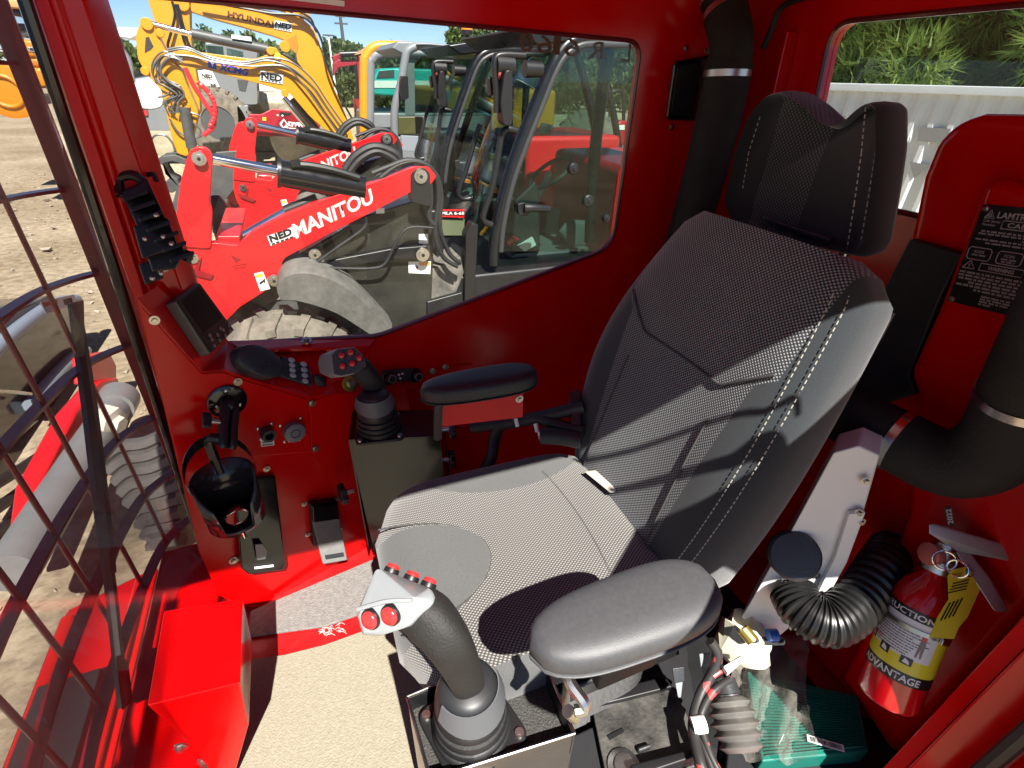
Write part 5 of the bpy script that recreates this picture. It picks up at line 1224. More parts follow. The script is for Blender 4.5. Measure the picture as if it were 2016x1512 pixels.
# slanted windscreen between the two front pillars
def strip(parent, name, ps, y0, y1, m, f=qc):
    rs = [[PY(*f(*p), ycab) + V((0, y0, 0)), PY(*f(*p), ycab) + V((0, y1, 0))] for p in ps]
    o = MB().rings(rs, False, False).build(name, m, parent); k = o.modifiers.new('thick', 'SOLIDIFY'); k.thickness = .008; return o
strip(LD, 'front_screen', [(1020, 1500), (1090, 1200), (1180, 920), (1290, 640), (1380, 430), (1440, 320)], .02, 1.13, TGLASS)
rf = MB(); rf.rings([[PY(*qc(1190, 205), ycab) + V((-.02, y, .02)), PY(*qc(1300, 260), ycab) + V((0, y, -.02)), PY(*qc(1700, 240), ycab) + V((0, y, .0)), PY(*qc(2320, 250), ycab) + V((0, y, .0)), PY(*qc(2320, 190), ycab) + V((0, y, .04)), PY(*qc(1700, 185), ycab) + V((0, y, .04)), PY(*qc(1400, 180), ycab) + V((0, y, .03))] for y in (-.04, 1.2)])
rf.build('cab_roof', FRAME, LD, .02, 3)
# grab rails, mirror, lamps, handle, hinges
tubez(LD, 'grab_rail', [(1190, 810), (1130, 800), (1095, 840), (1070, 980), (1030, 1180), (985, 1320), (985, 1370), (1035, 1395)], .022, BLK, ycab - .06)
tubez(LD, 'grab_rail', [(960, 770), (930, 860), (880, 1040), (840, 1150), (830, 1210), (860, 1235), (900, 1230)], .018, BLK, ycab + .25)
tubez(LD, 'mirror_arm', [(1240, 345), (1110, 340), (1060, 360), (1050, 430), (1060, 560), (1062, 700)], .020, BLK, ycab - .08)
ol(LD, 'mirror', [(1130, 430), (1165, 440), (1165, 780), (1105, 780), (1090, 640), (1110, 470)], BLK, ycab - .14, .10, qc, .02, .03)
for x, y, r in ((1090, 410, .07), (1270, 430, .05)):
    p = PY(*qc(x, y), ycab); MB().cyl(p + V((-.06, -.05, 0)), p + V((.06, -.05, 0)), r, r * .9, 20).build('work_lamp', BLK, LD)
MB().cyl(PY(*qc(1060, 440), ycab - .06), PY(*qc(1075, 440), ycab - .06), .05, n=18).build('indicator_lens', mat('lens_red', (.55, .10, .10), .2, 0, .5), LD)
ol(LD, 'lamp_bracket', [(1010, 480), (1080, 470), (1080, 580), (1020, 600)], BLK, ycab - .05, .05, qc)
MB().tube([PY(*qc(1235, 1290), ycab - .06), PY(*qc(1300, 1290), ycab - .07), PY(*qc(1390, 1295), ycab - .06)], lambda t: .036 - .012 * t, 12, 5).build('door_handle', BLK, LD)
ol(LD, 'handle_plate', [(1195, 1265), (1250, 1255), (1280, 1300), (1260, 1340), (1200, 1335)], BLK, ycab - .05, .04, qc, .01, .02)
for x, y, r in ((1627, 1243, .046), (1738, 1350, .030), (1535, 1045, .042)):
    p = PY(*qc(x, y), ycab); MB().lathe(p + V((0, .02, 0)), (0, -1, 0), [(0, r), (.04, r), (.05, r * .8), (.052, r * .4), (.06, r * .3)], 28).build('hinge_cap', BLK, LD)
# inside the loader cab
MB().hull([PY(*qc(*p), ycab + yy) for p in ((1440, 1440), (1500, 1360), (1700, 1370), (1860, 1440), (1800, 1530), (1520, 1540)) for yy in (.35, .8)]).build('seat', mat('seat_grey', (.10, .12, .12), .7), LD, .04)
MB().hull([PY(*qc(*p), ycab + yy) for p in ((1800, 1440), (1860, 1440), (1960, 900), (1900, 890)) for yy in (.35, .8)]).build('seat_back', MATS['seat_grey'], LD, .04)
p = PY(*qc(1400, 1070), ycab + .55); MB().torus(p, (-.55, 0, .8), .20, .018, 32, 8).cyl(p, p + V((-.22, 0, -.4)), .03).build('steering_wheel', DGREY, LD)
MB().hull([PY(*qc(*p), ycab + yy) for p in ((1150, 1560), (1180, 1240), (1300, 1120), (1330, 1180), (1310, 1400), (1330, 1560)) for yy in (.25, .85)]).build('dash_console', DGREY, LD, .02)
MB().poly([PY(*qc(*p), ycab + .9) for p in ((1220, 1600), (1230, 1290), (1650, 1300), (2300, 1250), (2300, 1640))], (0, .05, 0)).build('cab_side_lining', mat('lining_dark', (.012, .015, .015), .6), LD)
MB().poly([PY(*qc(*p), ycab + .3) for p in ((1110, 1640), (1180, 1575), (2300, 1480), (2300, 1660))], (0, .5, 0)).build('cab_floor', MATS['seat_grey'], LD)
MB().hull([PY(*qc(*p), ycab + yy) for p in ((1110, 1500), (1160, 1460), (1210, 1480), (1140, 1530)) for yy in (.2, .4)]).build('red_bottle', PRED, LD, .02)
MB().poly([PY(*qc(*p), ycab + .22) for p in ((1200, 1530), (1290, 1475), (1310, 1520), (1240, 1560))], (0, .1, .01)).build('paper_sheet', LABEL, LD)
# rear of the machine
MB().bb((2.35, Y1 + .1, -1.45), (3.6, Y1 + 1.3, -.55)).build('engine_hood', LRED, LD, .06, 3)
MB().bb((.75, Y1 + .15, -1.75), (2.4, Y1 + 1.25, -1.3)).build('chassis', BLK, LD, .03)
for dx, dy in ((2.7, 0), (2.7, 1.3), (0, 1.3)): wheel(LD, TYC + V((dx, dy, 0)), .57, .42)
# hoses and cover between arm and cab
ol(LD, 'hose_cover', [(1660, 980), (1850, 900), (1870, 1000), (1800, 1180), (1660, 1240)], mat('hose_cover_dusty', (.12, .11, .095), .7, 0, 0, .5, 12), Y1 + .14, .4)
ol(LD, 'lower_step', [(1640, 1180), (1860, 1120), (1870, 1240), (1640, 1400)], BLK, Y1 + .10, .4)
ol(LD, 'front_strip', [(1870, 1280), (1880, 760), (1920, 690), (1960, 700), (1930, 1280)], BLK, ycab - .05, .10)
# lettering
tz_ = lambda x, y: PY(*qz(x, y), Y1 - .0025)
text('MANITOU', tz_(828, 790), tz_(1312, 565), tz_(798, 700), mat('letter_silver', (.50, .48, .45), .5), 'lettering', LD, bold=.03)
ol(LD, 'dealer_sticker', [(648, 772), (805, 715), (828, 770), (672, 832)], LABEL, Y1 - .002, .002, bev=0)
tz2 = lambda x, y: PY(*qz(x, y), Y1 - .006)
text('NED', tz2(672, 812), tz2(808, 760), tz2(655, 770), BLK, 'lettering', LD, bold=.05)
for i in range(5):
    o = tz2(676 + 28 * i, 826 - 10 * i); MB().face([o, tz2(698 + 28 * i, 818 - 10 * i), tz2(696 + 28 * i, 810 - 10 * i), tz2(674 + 28 * i, 818 - 10 * i)]).build('fine_print', BLK, LD)
mk = MB()
for ps in ([(418, 885), (490, 915), (455, 940), (425, 900)], [(430, 955), (525, 940), (526, 946), (432, 961)], [(440, 970), (522, 957), (522, 963), (442, 976)]): mk.face([tz_(*p) for p in ps])
mk.build('etched_mark', mat('recess_red', (.2, .004, .006)), LD)
# second loader: a copy behind the first
LD2 = copy_tree(LD, None, V((.6 + .175, Y1 + 2.22, ZG)))
tag(LD2, 'second red compact loader, standing behind the nearest one with its lettering half hidden', 'wheel loader', 'red compact loaders parked in a row')
sg = MB(); sg.poly([PY(*qc(*p), Y1 + .30) for p in ((715, 1300), (865, 1300), (862, 1350), (712, 1345))], (0, .01, 0))
MS = thing('model_plate', 'white lettered red strip on a dark frame between the first and second loader', 'sign', PY(*qc(790, 1330), Y1 + .3))
sg.build('plate_red', LRED, MS); 
MB().poly([PY(*qc(*p), Y1 + .295) for p in ((722, 1310), (865, 1308), (862, 1332), (720, 1332))], (0, .004, 0)).build('plate_dark', BLK, MS)
text('MLA 6-65', PY(*qc(724, 1331), Y1 + .29), PY(*qc(862, 1331), Y1 + .29), PY(*qc(724, 1313), Y1 + .29), LABEL, 'lettering', MS, bold=.02)
MB().poly([PY(*qc(*p), Y1 + .32) for p in ((706, 1360), (865, 1360), (862, 1460), (706, 1460))], (0, .02, 0)).build('plate_back', mat('mirror_green', (.10, .12, .07), .3), MS)
MB().bb(tuple(PY(*qc(700, 1700), Y1 + .32)), tuple(PY(*qc(720, 1350), Y1 + .34))).build('plate_post', BLK, MS)

# ---------------- yellow excavators
def qa(x, y): return 200 + x / 3.6, y / 3.6
HOSE = mat('hose_grey', (.10, .10, .10), .35, .2)
def dealer(parent, bl, br, tl, y, f, n_=.03):
    P_ = lambda p: PY(*f(*p), y)
    a, b, c_ = P_(bl), P_(br), P_(tl); up = c_ - a; ex_ = b - a; pd = V((0, -.004, 0))
    MB().poly([a - ex_ * .04 - up * .35, b + ex_ * .04 - up * .35, b + up * 1.15 + ex_ * .04, a + up * 1.15 - ex_ * .04], (0, -.003, 0)).build('dealer_sticker', LABEL, parent)
    text('NED', a + pd * 2, b + pd * 2, c_ + pd * 2, BLK, 'lettering', parent, bold=.05)
    k = MB()
    for i in range(6): o = a + ex_ * (i / 6.0) - up * .22 + pd * 2; k.face([o, o + ex_ * .12, o + ex_ * .12 + up * .13, o + up * .13])
    k.build('fine_print', BLK, parent)
YX = 9.0
XC = thing('mini_excavator', 'yellow mini excavator with arched hydraulic arm and a dark cab, blue letters on the boom', 'excavator', (1.5, YX + .5, ZG))
ol(XC, 'dipper_arm', [(290, 130), (345, 135), (365, 170), (400, 250), (440, 330), (500, 440), (560, 480), (620, 640), (690, 800), (640, 1000), (612, 1115), (525, 1085), (470, 860), (425, 640), (330, 540), (255, 420), (240, 240)], YPAINT, YX, .22, qa, .02, .05)
ol(XC, 'arm_recess', [(312, 265), (335, 260), (368, 330), (345, 355), (305, 375)], mat('shade_hole', (.03, .025, .02), .8), YX - .004, .02, qa, 0)  # flat dark patch; the shade inside the recess is put into its colour
ol(XC, 'boom', [(385, 395), (480, 350), (640, 362), (1080, 420), (1180, 385), (1260, 380), (1320, 415), (1420, 480), (1560, 620), (1720, 860), (1760, 960), (1620, 950), (1480, 830), (1330, 655), (1120, 595), (760, 500), (520, 455), (420, 470)], YPAINT, YX + .03, .20, qa, .02, .05)
cylz(XC, (370, 175), (650, 245), .035, CHROME, YX + .1, 'cylinder_rod', qa); cylz(XC, (640, 240), (1180, 352), .062, GCAST, YX + .1, 'cylinder_barrel', qa)
ol(XC, 'barrel_label', [(920, 245), (1060, 262), (1062, 292), (922, 272)], LABEL, YX + .02, .01, qa, 0)
ol(XC, 'cylinder_lug', [(1165, 350), (1200, 330), (1240, 340), (1270, 400), (1180, 410)], YPAINT, YX, .2, qa, .01)
ol(XC, 'yellow_sticker', [(1222, 372), (1265, 376), (1265, 425), (1225, 420)], YEL, YX - .01, .01, qa, 0)
cylz(XC, (1290, 690), (1480, 930), .045, CHROME, YX + .1, 'lift_rod', qa); cylz(XC, (1350, 700), (1520, 920), .06, BLK, YX + .16, 'lift_barrel', qa)
for x, y, r in ((322, 170, .07), (415, 235, .05), (1198, 362, .05), (600, 750, .05), (1298, 660, .05), (310, 505, .05)): 
    p = PY(*qa(x, y), YX); MB().cyl(p + V((0, -.03, 0)), p, r, n=18).build('pivot_pin', YPAINT, XC, .008)
rnd = random.Random(21)
for k_ in range(7):
    o = rnd.uniform(-40, 40); MB().tube([PY(*qa(*p), YX - .03 - .01 * k_) for p in ((560 + o, 410 + k_ * 6), (470 + o, 365 + k_ * 7), (400 + o, 420 + k_ * 8), (395 + o * 1.5, 500 + k_ * 6), (440 + o * 2, 560 + k_ * 5), (520 + o * 2, 600 + k_ * 6), (560 + o, 660 + k_ * 4), (500 + o * 2, 720), (470 + k_ * 12, 800))], .011, 6, 5).build('hydraulic_hose', HOSE, XC)
for pth in ([(470, 350), (600, 335), (760, 400), (1000, 440), (1200, 410), (1360, 450), (1500, 570), (1600, 720), (1750, 930)], [(470, 365), (600, 350), (780, 420), (1000, 455), (1180, 430), (1340, 480), (1480, 600), (1590, 760), (1730, 950)], [(480, 390), (640, 400), (800, 440), (1060, 470), (1290, 470), (1420, 590), (1560, 780), (1680, 950)], [(480, 840), (540, 930), (640, 980), (720, 950), (735, 880), (690, 820), (600, 790)], [(600, 800), (640, 860), (700, 920), (690, 960), (640, 975)], [(350, 1000), (380, 960), (450, 960), (500, 1010), (520, 1070)], [(350, 1000), (360, 1060), (400, 1100)], [(400, 690), (470, 670), (500, 620), (560, 610)]):
    MB().tube([PY(*qa(*p), YX - .05) for p in pth], .014, 6, 5).build('hydraulic_hose', HOSE, XC)
RH = mat('hose_red', (.62, .02, .03), .4)
MB().tube([PY(*qa(*p), YX - .08) for p in ((590, 480), (660, 620), (740, 740), (790, 820), (790, 900), (720, 960))], .030, 8, 6).build('red_hose', RH, XC)
MB().tube([PY(*qa(*p), YX - .10) for p in ((680, 580), (760, 660), (800, 740), (800, 830), (770, 900))], lambda t: .028 + .008 * (int(t * 40) % 2), 8, 8).build('red_hose_guard', RH, XC)
cylz(XC, (585, 760), (640, 1050), .07, GCAST, YX - .06, 'bucket_cylinder', qa)
ol(XC, 'quick_coupler', [(390, 1145), (430, 1105), (520, 1095), (600, 1130), (600, 1170), (500, 1145), (440, 1160), (460, 1230), (540, 1270), (560, 1330), (500, 1370), (430, 1350), (430, 1310), (490, 1260), (440, 1180)], GCAST, YX - .05, .35, qa, .015)
ol(XC, 'bucket_side', [(540, 1300), (760, 1290), (880, 1420), (930, 1540), (900, 1640), (700, 1700), (560, 1700), (470, 1560)], GCAST, YX - .1, .5, qa, .02)
tb = lambda x, y: PY(*qa(x, y), YX + .025)
BLUE = mat('letter_blue', (.02, .03, .42), .5)
text('XCMG', tb(828, 500), tb(1035, 538), tb(838, 450), BLUE, 'lettering', XC, bold=.05)
ol(XC, 'emblem', [(752, 420), (815, 432), (812, 495), (756, 478)], BLUE, YX + .024, .004, qa, 0); ol(XC, 'emblem_mark', [(772, 440), (796, 445), (786, 475)], LABEL, YX + .02, .004, qa, 0)
dealer(XC, (1130, 555), (1278, 580), (1132, 508), YX + .022, qa)
# its cab
yc_ = YX + .55
cabp = [(245, 760), (240, 420), (262, 340), (310, 295), (420, 285), (800, 320), (960, 345), (1000, 420), (1010, 760)]
ol(XC, 'cab_panel', [(250, 700), (1010, 700), (1010, 1000), (250, 1000)], GBODY, yc_, 1.2, qc, .03)
ol(XC, 'cab_glass', [(282, 700), (292, 380), (345, 350), (520, 335), (980, 360), (1000, 700)], TGLASS, yc_ + .03, .01, qc, 0)
MB().tube([PY(*qc(*p), yc_) for p in ((242, 900), (242, 430), (258, 350), (300, 298), (380, 285), (640, 300), (920, 330), (1010, 380), (1030, 700))], .075, 10, 5).build('cab_frame', YPAINT, XC)
MB().tube([PY(*qc(*p), yc_ - .01) for p in ((275, 900), (278, 440), (292, 370), (330, 338), (430, 325), (700, 335), (960, 365), (1000, 400))], .075, 10, 5).build('inner_frame', GBODY, XC)
ol(XC, 'door_pillar', [(495, 720), (500, 330), (555, 330), (560, 720)], GBODY, yc_ + .0, .08, qc, .01)
MB().poly([PY(*qc(*p), yc_ - .02) for p in ((240, 330), (300, 285), (960, 335), (1010, 380), (980, 330), (640, 285), (330, 270))], (0, 1.25, 0)).build('cab_roof', YPAINT, XC)
ol(XC, 'seat', [(560, 720), (600, 650), (700, 660), (720, 560), (760, 560), (760, 720)], BLK, yc_ + .4, .4, qc, .02)
ol(XC, 'body', [(240, 1000), (1300, 1000), (1320, 1180), (240, 1180)], YPAINT, yc_ - .1, 1.4, qc, .04)
MB().bb((.6, YX + .1, ZG), (3.3, YX + .5, ZG + .5)).bb((.6, YX + 1.5, ZG), (3.3, YX + 1.9, ZG + .5)).build('crawler_tracks', RUB, XC, .12, 3)

YH = 13.0
HX = thing('crawler_excavator', 'larger yellow excavator behind, dark lettering along its high boom', 'excavator', (4.0, YH + .5, ZG))
ol(HX, 'dipper_arm', [(310, -60), (640, -60), (622, 0), (625, 180), (640, 330), (690, 640), (700, 800), (640, 860), (570, 800), (520, 500), (450, 330), (370, 130), (335, 20)], YPAINT, YH, .35, qa, .03, .05)
ol(HX, 'boom', [(500, -40), (640, -30), (700, 0), (940, 35), (1180, 75), (1330, 105), (1420, 130), (1490, 190), (1530, 260), (1580, 420), (1640, 600), (1740, 840), (1790, 1000), (1640, 980), (1500, 760), (1400, 500), (1370, 330), (1330, 300), (1240, 262), (1000, 190), (760, 125), (600, 70), (520, 40)], YPAINT, YH + .05, .42, qa, .03, .05)
ol(HX, 'upper_link', [(1020, -20), (1100, 0), (1380, 60), (1440, 110), (1430, 150), (1330, 95), (1060, 20)], YPAINT, YH - .05, .15, qa, .02)
ol(HX, 'boom_rib', [(1300, 290), (1380, 240), (1395, 330), (1380, 380), (1330, 340)], mat('yellow_deep', (.42, .16, .005), .5), YH + .04, .02, qa, .005)
for x, y, r in ((572, 25, .12), (1330, 70, .09), (1300, 330, .10), (1455, 120, .06)):
    p = PY(*qa(x, y), YH); MB().cyl(p + V((0, -.05, 0)), p + V((0, .05, 0)), r, n=18).build('pivot_pin', YPAINT, HX, .01)
for pth in ([(500, 10), (520, 110), (490, 240), (470, 330), (520, 390)], [(520, 30), (570, 150), (600, 270), (640, 350)], [(540, 30), (560, 160), (580, 280), (610, 340)], [(690, 0), (960, 50), (1200, 95), (1400, 110), (1500, 180), (1560, 290), (1600, 470), (1680, 660), (1780, 850)], [(1400, 80), (1480, 130), (1510, 200), (1525, 230)], [(1280, 380), (1380, 440), (1500, 600), (1640, 760), (1740, 900)], [(1300, 390), (1400, 470), (1520, 650), (1640, 820), (1720, 930)]):
    MB().tube([PY(*qa(*p), YH - .10) for p in pth], .024, 6, 5).build('hydraulic_hose', BLK, HX)
th_ = lambda x, y: PY(*qa(x, y), YH + .04)
text('HYUNDAI', th_(893, 122), th_(1218, 198), th_(893, 75), mat('letter_brown', (.10, .03, .01), .5), 'lettering', HX, bold=.03)
dealer(HX, (1228, 190), (1342, 212), (1232, 150), YH + .04, qa)
MB().bb((3.2, YH - .6, -1.1), (6.2, YH + 2.0, -.2)).build('house_body', YPAINT, HX, .1, 3)
MB().bb((2.6, YH - .5, ZG), (6.6, YH + .1, ZG + .8)).bb((2.6, YH + 1.5, ZG), (6.6, YH + 2.1, ZG + .8)).build('crawler_tracks', RUB, HX, .2, 3)

# grey roofed cab with a beacon between the yellow cab and the red loaders
YG = 7.4
GC = thing('grey_cab', 'grey framed machine cab with an amber beacon, standing in front of the yellow cab', 'machine cab', (2.2, YG + .5, ZG))
ol(GC, 'roof', [(412, 300), (450, 255), (640, 262), (960, 292), (1035, 330), (1035, 365), (880, 310), (640, 285), (560, 290), (500, 345)], GBODY, YG, 1.3, qc, .02)
MB().tube([PY(*qc(*p), YG) for p in ((560, 290), (510, 320), (490, 400), (470, 520), (430, 700), (440, 1000))], .05, 10, 5).build('front_pillar', GBODY, GC)
MB().tube([PY(*qc(*p), YG + 1.2) for p in ((560, 290), (510, 320), (490, 400), (470, 520), (430, 700), (440, 1000))], .05, 10, 5).build('front_pillar', GBODY, GC)
MB().tube([PY(*qc(*p), YG) for p in ((1000, 340), (1010, 600), (1010, 1000))], .05, 10, 4).build('rear_pillar', GBODY, GC)
ol(GC, 'side_glass', [(520, 330), (980, 340), (1000, 720), (450, 720)], TGLASS, YG + .02, .01, qc, 0)
ol(GC, 'mirror', [(470, 470), (515, 470), (520, 610), (480, 625), (462, 560)], BLK, YG - .15, .08, qc, .02, .02)
ol(GC, 'front_panel', [(455, 725), (610, 725), (600, 830), (455, 835)], mat('dark_olive', (.06, .06, .02), .4), YG - .02, .1, qc, .01)
ol(GC, 'grey_board', [(470, 840), (580, 845), (570, 940), (478, 935)], mat('board_grey', (.20, .22, .25), .5), YG - .3, .04, qc, .005)
ol(GC, 'lower_body', [(440, 840), (1020, 840), (1020, 1300), (440, 1300)], GBODY, YG + .0, 1.3, qc, .03)
p = PY(*qc(880, 215), YG + .3); MB().lathe(p, (0, 0, 1), [(0, .07), (.05, .07), (.06, .04), (-.05, .03)], 20).cyl(p + V((0, 0, -.16)), p, .02).build('beacon_base', BLK, GC)
MB().lathe(p + V((0, 0, .05)), (0, 0, 1), [(0, .075), (.15, .072), (.19, .05), (.20, .02)], 20).build('beacon_lens', mat('amber', (.85, .22, .02), .15, 0, .6), GC)

# soil roller: white hood, grey cab, red drum frame
YR = 15.5
RL = thing('soil_roller', 'white and grey soil roller with large ribbed tyres and a red drum frame', 'roller', (-.8, YR + .8, ZG))
zr = lambda p: PY(*qa(*p), YR)
ol(RL, 'rear_hood', [(170, 640), (220, 590), (330, 560), (420, 580), (440, 760), (330, 780), (205, 750)], WHITE, YR, 1.6, qa, .06, .15)
ol(RL, 'rear_body', [(200, 760), (260, 740), (560, 750), (560, 930), (240, 920), (215, 880)], GBODY, YR + .02, 1.6, qa, .05, .05)
ol(RL, 'rear_lamp_surround', [(258, 790), (275, 770), (325, 772), (325, 815), (280, 820)], DGREY, YR - .01, .03, qa, .004)
ol(RL, 'rear_lamp', [(295, 783), (325, 780), (327, 818), (297, 820)], PRED, YR - .02, .03, qa, .004)
ol(RL, 'hood_grille', [(165, 560), (330, 500), (420, 560), (230, 610)], mat('grille_grey', (.28, .31, .34), .4), YR + .3, 1.0, qa, .03)
for i in range(6): ol(RL, 'grille_slat', [(180 + 8 * i, 552 - 9 * i), (330 + 4 * i, 530 - 9 * i), (332 + 4 * i, 535 - 9 * i), (182 + 8 * i, 558 - 9 * i)], BLK, YR + .28, .02, qa, 0)
ol(RL, 'hood', [(665, 500), (780, 490), (850, 640), (680, 640)], WHITE, YR - .02, 1.4, qa, .04)
dealer(RL, (708, 545), (785, 555), (708, 520), YR - .03, qa)
MB().poly([PY(*qa(*p), YR - .05) for p in ((770, 585), (790, 600), (808, 585), (808, 630), (772, 632))], (0, -.004, 0)).build('print_mark', GCAST, RL)
ol(RL, 'cab_lower', [(780, 490), (1100, 500), (1105, 740), (900, 745), (850, 640)], GBODY, YR - .02, 1.5, qa, .04, .04)
ol(RL, 'cab_upper', [(730, 300), (900, 290), (1110, 360), (1100, 510), (780, 500), (740, 420)], GBODY, YR + .1, 1.4, qa, .04)
ol(RL, 'cab_window', [(735, 320), (860, 330), (870, 440), (760, 420)], TGLASS, YR + .08, .02, qa, 0)
ol(RL, 'cab_window', [(885, 340), (1000, 365), (1010, 420), (890, 410)], TGLASS, YR + .08, .02, qa, 0)
ol(RL, 'seat_window', [(960, 560), (1040, 570), (1020, 650), (975, 640)], mat('cabin_dark', (.05, .055, .06), .5), YR - .03, .02, qa, .005)
ol(RL, 'step_box', [(950, 745), (1040, 745), (1045, 945), (980, 950), (960, 880)], GBODY, YR - .1, .5, qa, .03)
ol(RL, 'rear_white', [(1100, 560), (1220, 560), (1225, 650), (1110, 650)], WHITE, YR + .2, 1.2, qa, .03)
ol(RL, 'canopy', [(80, 190), (270, 200), (260, 250), (210, 275), (90, 260)], WHITE, YR + .1, 1.4, qa, .03)
MB().tube([PY(*qa(*p), YR + .3) for p in ((120, 270), (140, 350), (190, 440), (210, 560))], .08, 8, 4).build('canopy_post', GBODY, RL)
ol(RL, 'drum_frame', [(1040, 810), (1130, 810), (1210, 770), (1500, 800), (1560, 880), (1540, 950), (1500, 985), (1040, 960)], mat('drum_frame_red', (.28, .008, .02), .4), YR - .25, .15, qa, .02)
ol(RL, 'drum_frame_hole', [(1262, 795), (1345, 800), (1340, 815), (1265, 818)], BLK, YR - .26, .02, qa, 0)
ol(RL, 'reflector', [(1140, 830), (1166, 832), (1166, 858), (1142, 855)], YEL, YR - .27, .02, qa, 0)
td = lambda x, y: PY(*qa(x, y), YR - .262)
text('DYNA', td(1322, 893), td(1470, 903), td(1322, 862), LABEL, 'lettering', RL, bold=.05)
k = MB(); k.tube([td(1268, 880), td(1292, 848), td(1316, 882), td(1292, 912), td(1268, 880)], .025, 6, 1); k.build('emblem', LABEL, RL)
MB().face([td(1325, 905), td(1398, 910), td(1398, 914), td(1325, 910)]).build('fine_print', LABEL, RL)
rnd = random.Random(2)
for i in range(10): p = td(1180 + 34 * i, 830 + rnd.uniform(-20, 90)); MB().cyl(p, p + V((0, -.015, 0)), .022, n=8).build('frame_bolt', LABEL, RL)
p = PY(*qa(1400, 960), YR + .7); MB().lathe(p + V((0, -.95, 0)), (0, 1, 0), [(0, .62), (.02, .72), (1.9, .72), (1.92, .62)], 48).build('drum', mat('drum_steel', (.30, .26, .19), .5, .4, 0, .3, 4), RL)
wheel(RL, PY(*qa(835, 865), YR + .2), .80, .60, 0, mat('rim_grey', (.06, .066, .07), .4), 24)
wheel(RL, PY(*qa(835, 865), YR + 1.6), .80, .60, 0, MATS['rim_grey'], 24)

# orange excavator seen through the windscreen at far left
YO = 11.0
OX = thing('orange_excavator', 'orange excavator with dark cab seen through the windscreen at the far left', 'excavator', (-6.2, YO + .6, ZG))
def q0(x, y): return x / 6.3, y / 6.3
ol(OX, 'counterweight', [(210, 480), (420, 490), (470, 720), (310, 720), (270, 620)], OPAINT, YO, 1.4, q0, .05)
ol(OX, 'lower_body', [(310, 720), (480, 720), (510, 840), (380, 840)], mat('orange_deep', (.55, .16, .005), .5), YO + .02, 1.4, q0, .04)
ol(OX, 'engine_box', [(380, 840), (520, 840), (600, 1090), (470, 1100)], OPAINT, YO - .05, 1.4, q0, .05)
ol(OX, 'cab', [(155, 285), (300, 290), (350, 340), (380, 460), (230, 470)], mat('cabin_dark', (.05, .055, .06), .5), YO + .1, 1.3, q0, .04, .1)
ol(OX, 'cab_window', [(190, 310), (270, 310), (290, 380), (215, 380)], TGLASS, YO + .08, .02, q0, 0)
ol(OX, 'upper_boom', [(60, -30), (240, -20), (270, 115), (90, 100)], mat('orange_pale', (.72, .36, .14), .5), YO - .1, .4, q0, .03)
ol(OX, 'boom_base', [(90, 105), (270, 120), (250, 195), (120, 190)], BLK, YO - .05, .4, q0, .02)
dealer(OX, (345, 620), (436, 632), (345, 585), YO - .01, q0)
ol(OX, 'track', [(-300, 1190), (640, 1170), (640, 1290), (250, 1320), (-300, 1300)], RUB, YO - .2, .6, q0, .05, .2)
ol(OX, 'track', [(-300, 1190), (640, 1170), (640, 1290), (250, 1320), (-300, 1300)], RUB, YO + 1.4, .6, q0, .05, .2)
p = PY(*q0(95, 1130), YO - .2); MB().lathe(p, (0, -1, 0), [(0, .36), (.05, .36), (.07, .28), (.07, .02)], 28).torus(p + V((0, -.08, 0)), (0, 1, 0), .20, .03).build('idler_wheel', OPAINT, OX)
MB().tube([PY(*q0(*p), YO + .4) for p in ((-200, 640), (60, 640), (200, 650))], .02, 6, 3).build('hand_rail', STEEL, OX)
# red telescopic machine and odd machines farther off
YF = 17.0
RG = thing('red_grapple_crane', 'dark red knuckle crane arm folded above the trees between yellow boom and yellow cab', 'crane', PY(690, 300, YF))
CR_ = mat('crane_red', (.22, .01, .02), .45)
ol(RG, 'main_boom', [(1640, 450), (1680, 420), (1810, 430), (1810, 460), (1680, 480), (1645, 540)], CR_, YF, .3, qa, .02)
ol(RG, 'inner_boom', [(1630, 400), (1700, 370), (1850, 365), (1870, 400), (1850, 410), (1840, 385), (1700, 395), (1660, 470)], CR_, YF + .1, .3, qa, .02)
ol(RG, 'column', [(1810, 400), (1850, 390), (1860, 660), (1850, 800), (1815, 640)], CR_, YF, .3, qa, .02)
cylz(RG, (1690, 385), (1820, 380), .07, BLK, YF - .05, 'crane_cylinder', qa)
MB().tube([PY(*qa(*p), YF) for p in ((1800, 470), (1812, 640), (1800, 860))], .05, 6, 3).build('crane_hose', BLK, RG)
MB().tube([PY(*qa(1830, 700), YF + .1), V((PY(*qa(1830, 700), YF).x, YF + .1, ZG))], .2, 8, 1).build('crane_post', CR_, RG)
for nm, lab, cat_, ps, y, colr in (('teal_truck', 'bright teal truck seen through the yellow excavator cab', 'truck', [(290, 490), (330, 430), (440, 420), (700, 430), (700, 620), (295, 590)], 19.0, (.02, .42, .40)),):
    t = thing(nm, lab, cat_, PY(*qc(490, 620), y))
    ol(t, 'truck_cab', ps, mat('teal', colr, .4), y, 2.0, qc, .08)
    ol(t, 'side_stripe', [(295, 545), (700, 545), (700, 500), (292, 500)], LABEL, y - .02, .02, qc, .0)
    ol(t, 'windscreen', [(335, 440), (430, 432), (430, 480), (320, 485)], mat('cabin_dark', (.05, .055, .06), .3), y - .02, .03, qc, .0)
    x0, x1 = PY(*qc(310, 600), y).x, PY(*qc(690, 600), y).x
    for xx in (x0 + .5, x1 - .6): wheel(t, V((xx, y + .2, ZG + .5)), .5, .3, 0, None, 16)
    MB().bb((x0, y + .3, ZG + .5), (x1, y + 1.8, ZG + 1.1)).build('truck_frame', BLK, t)
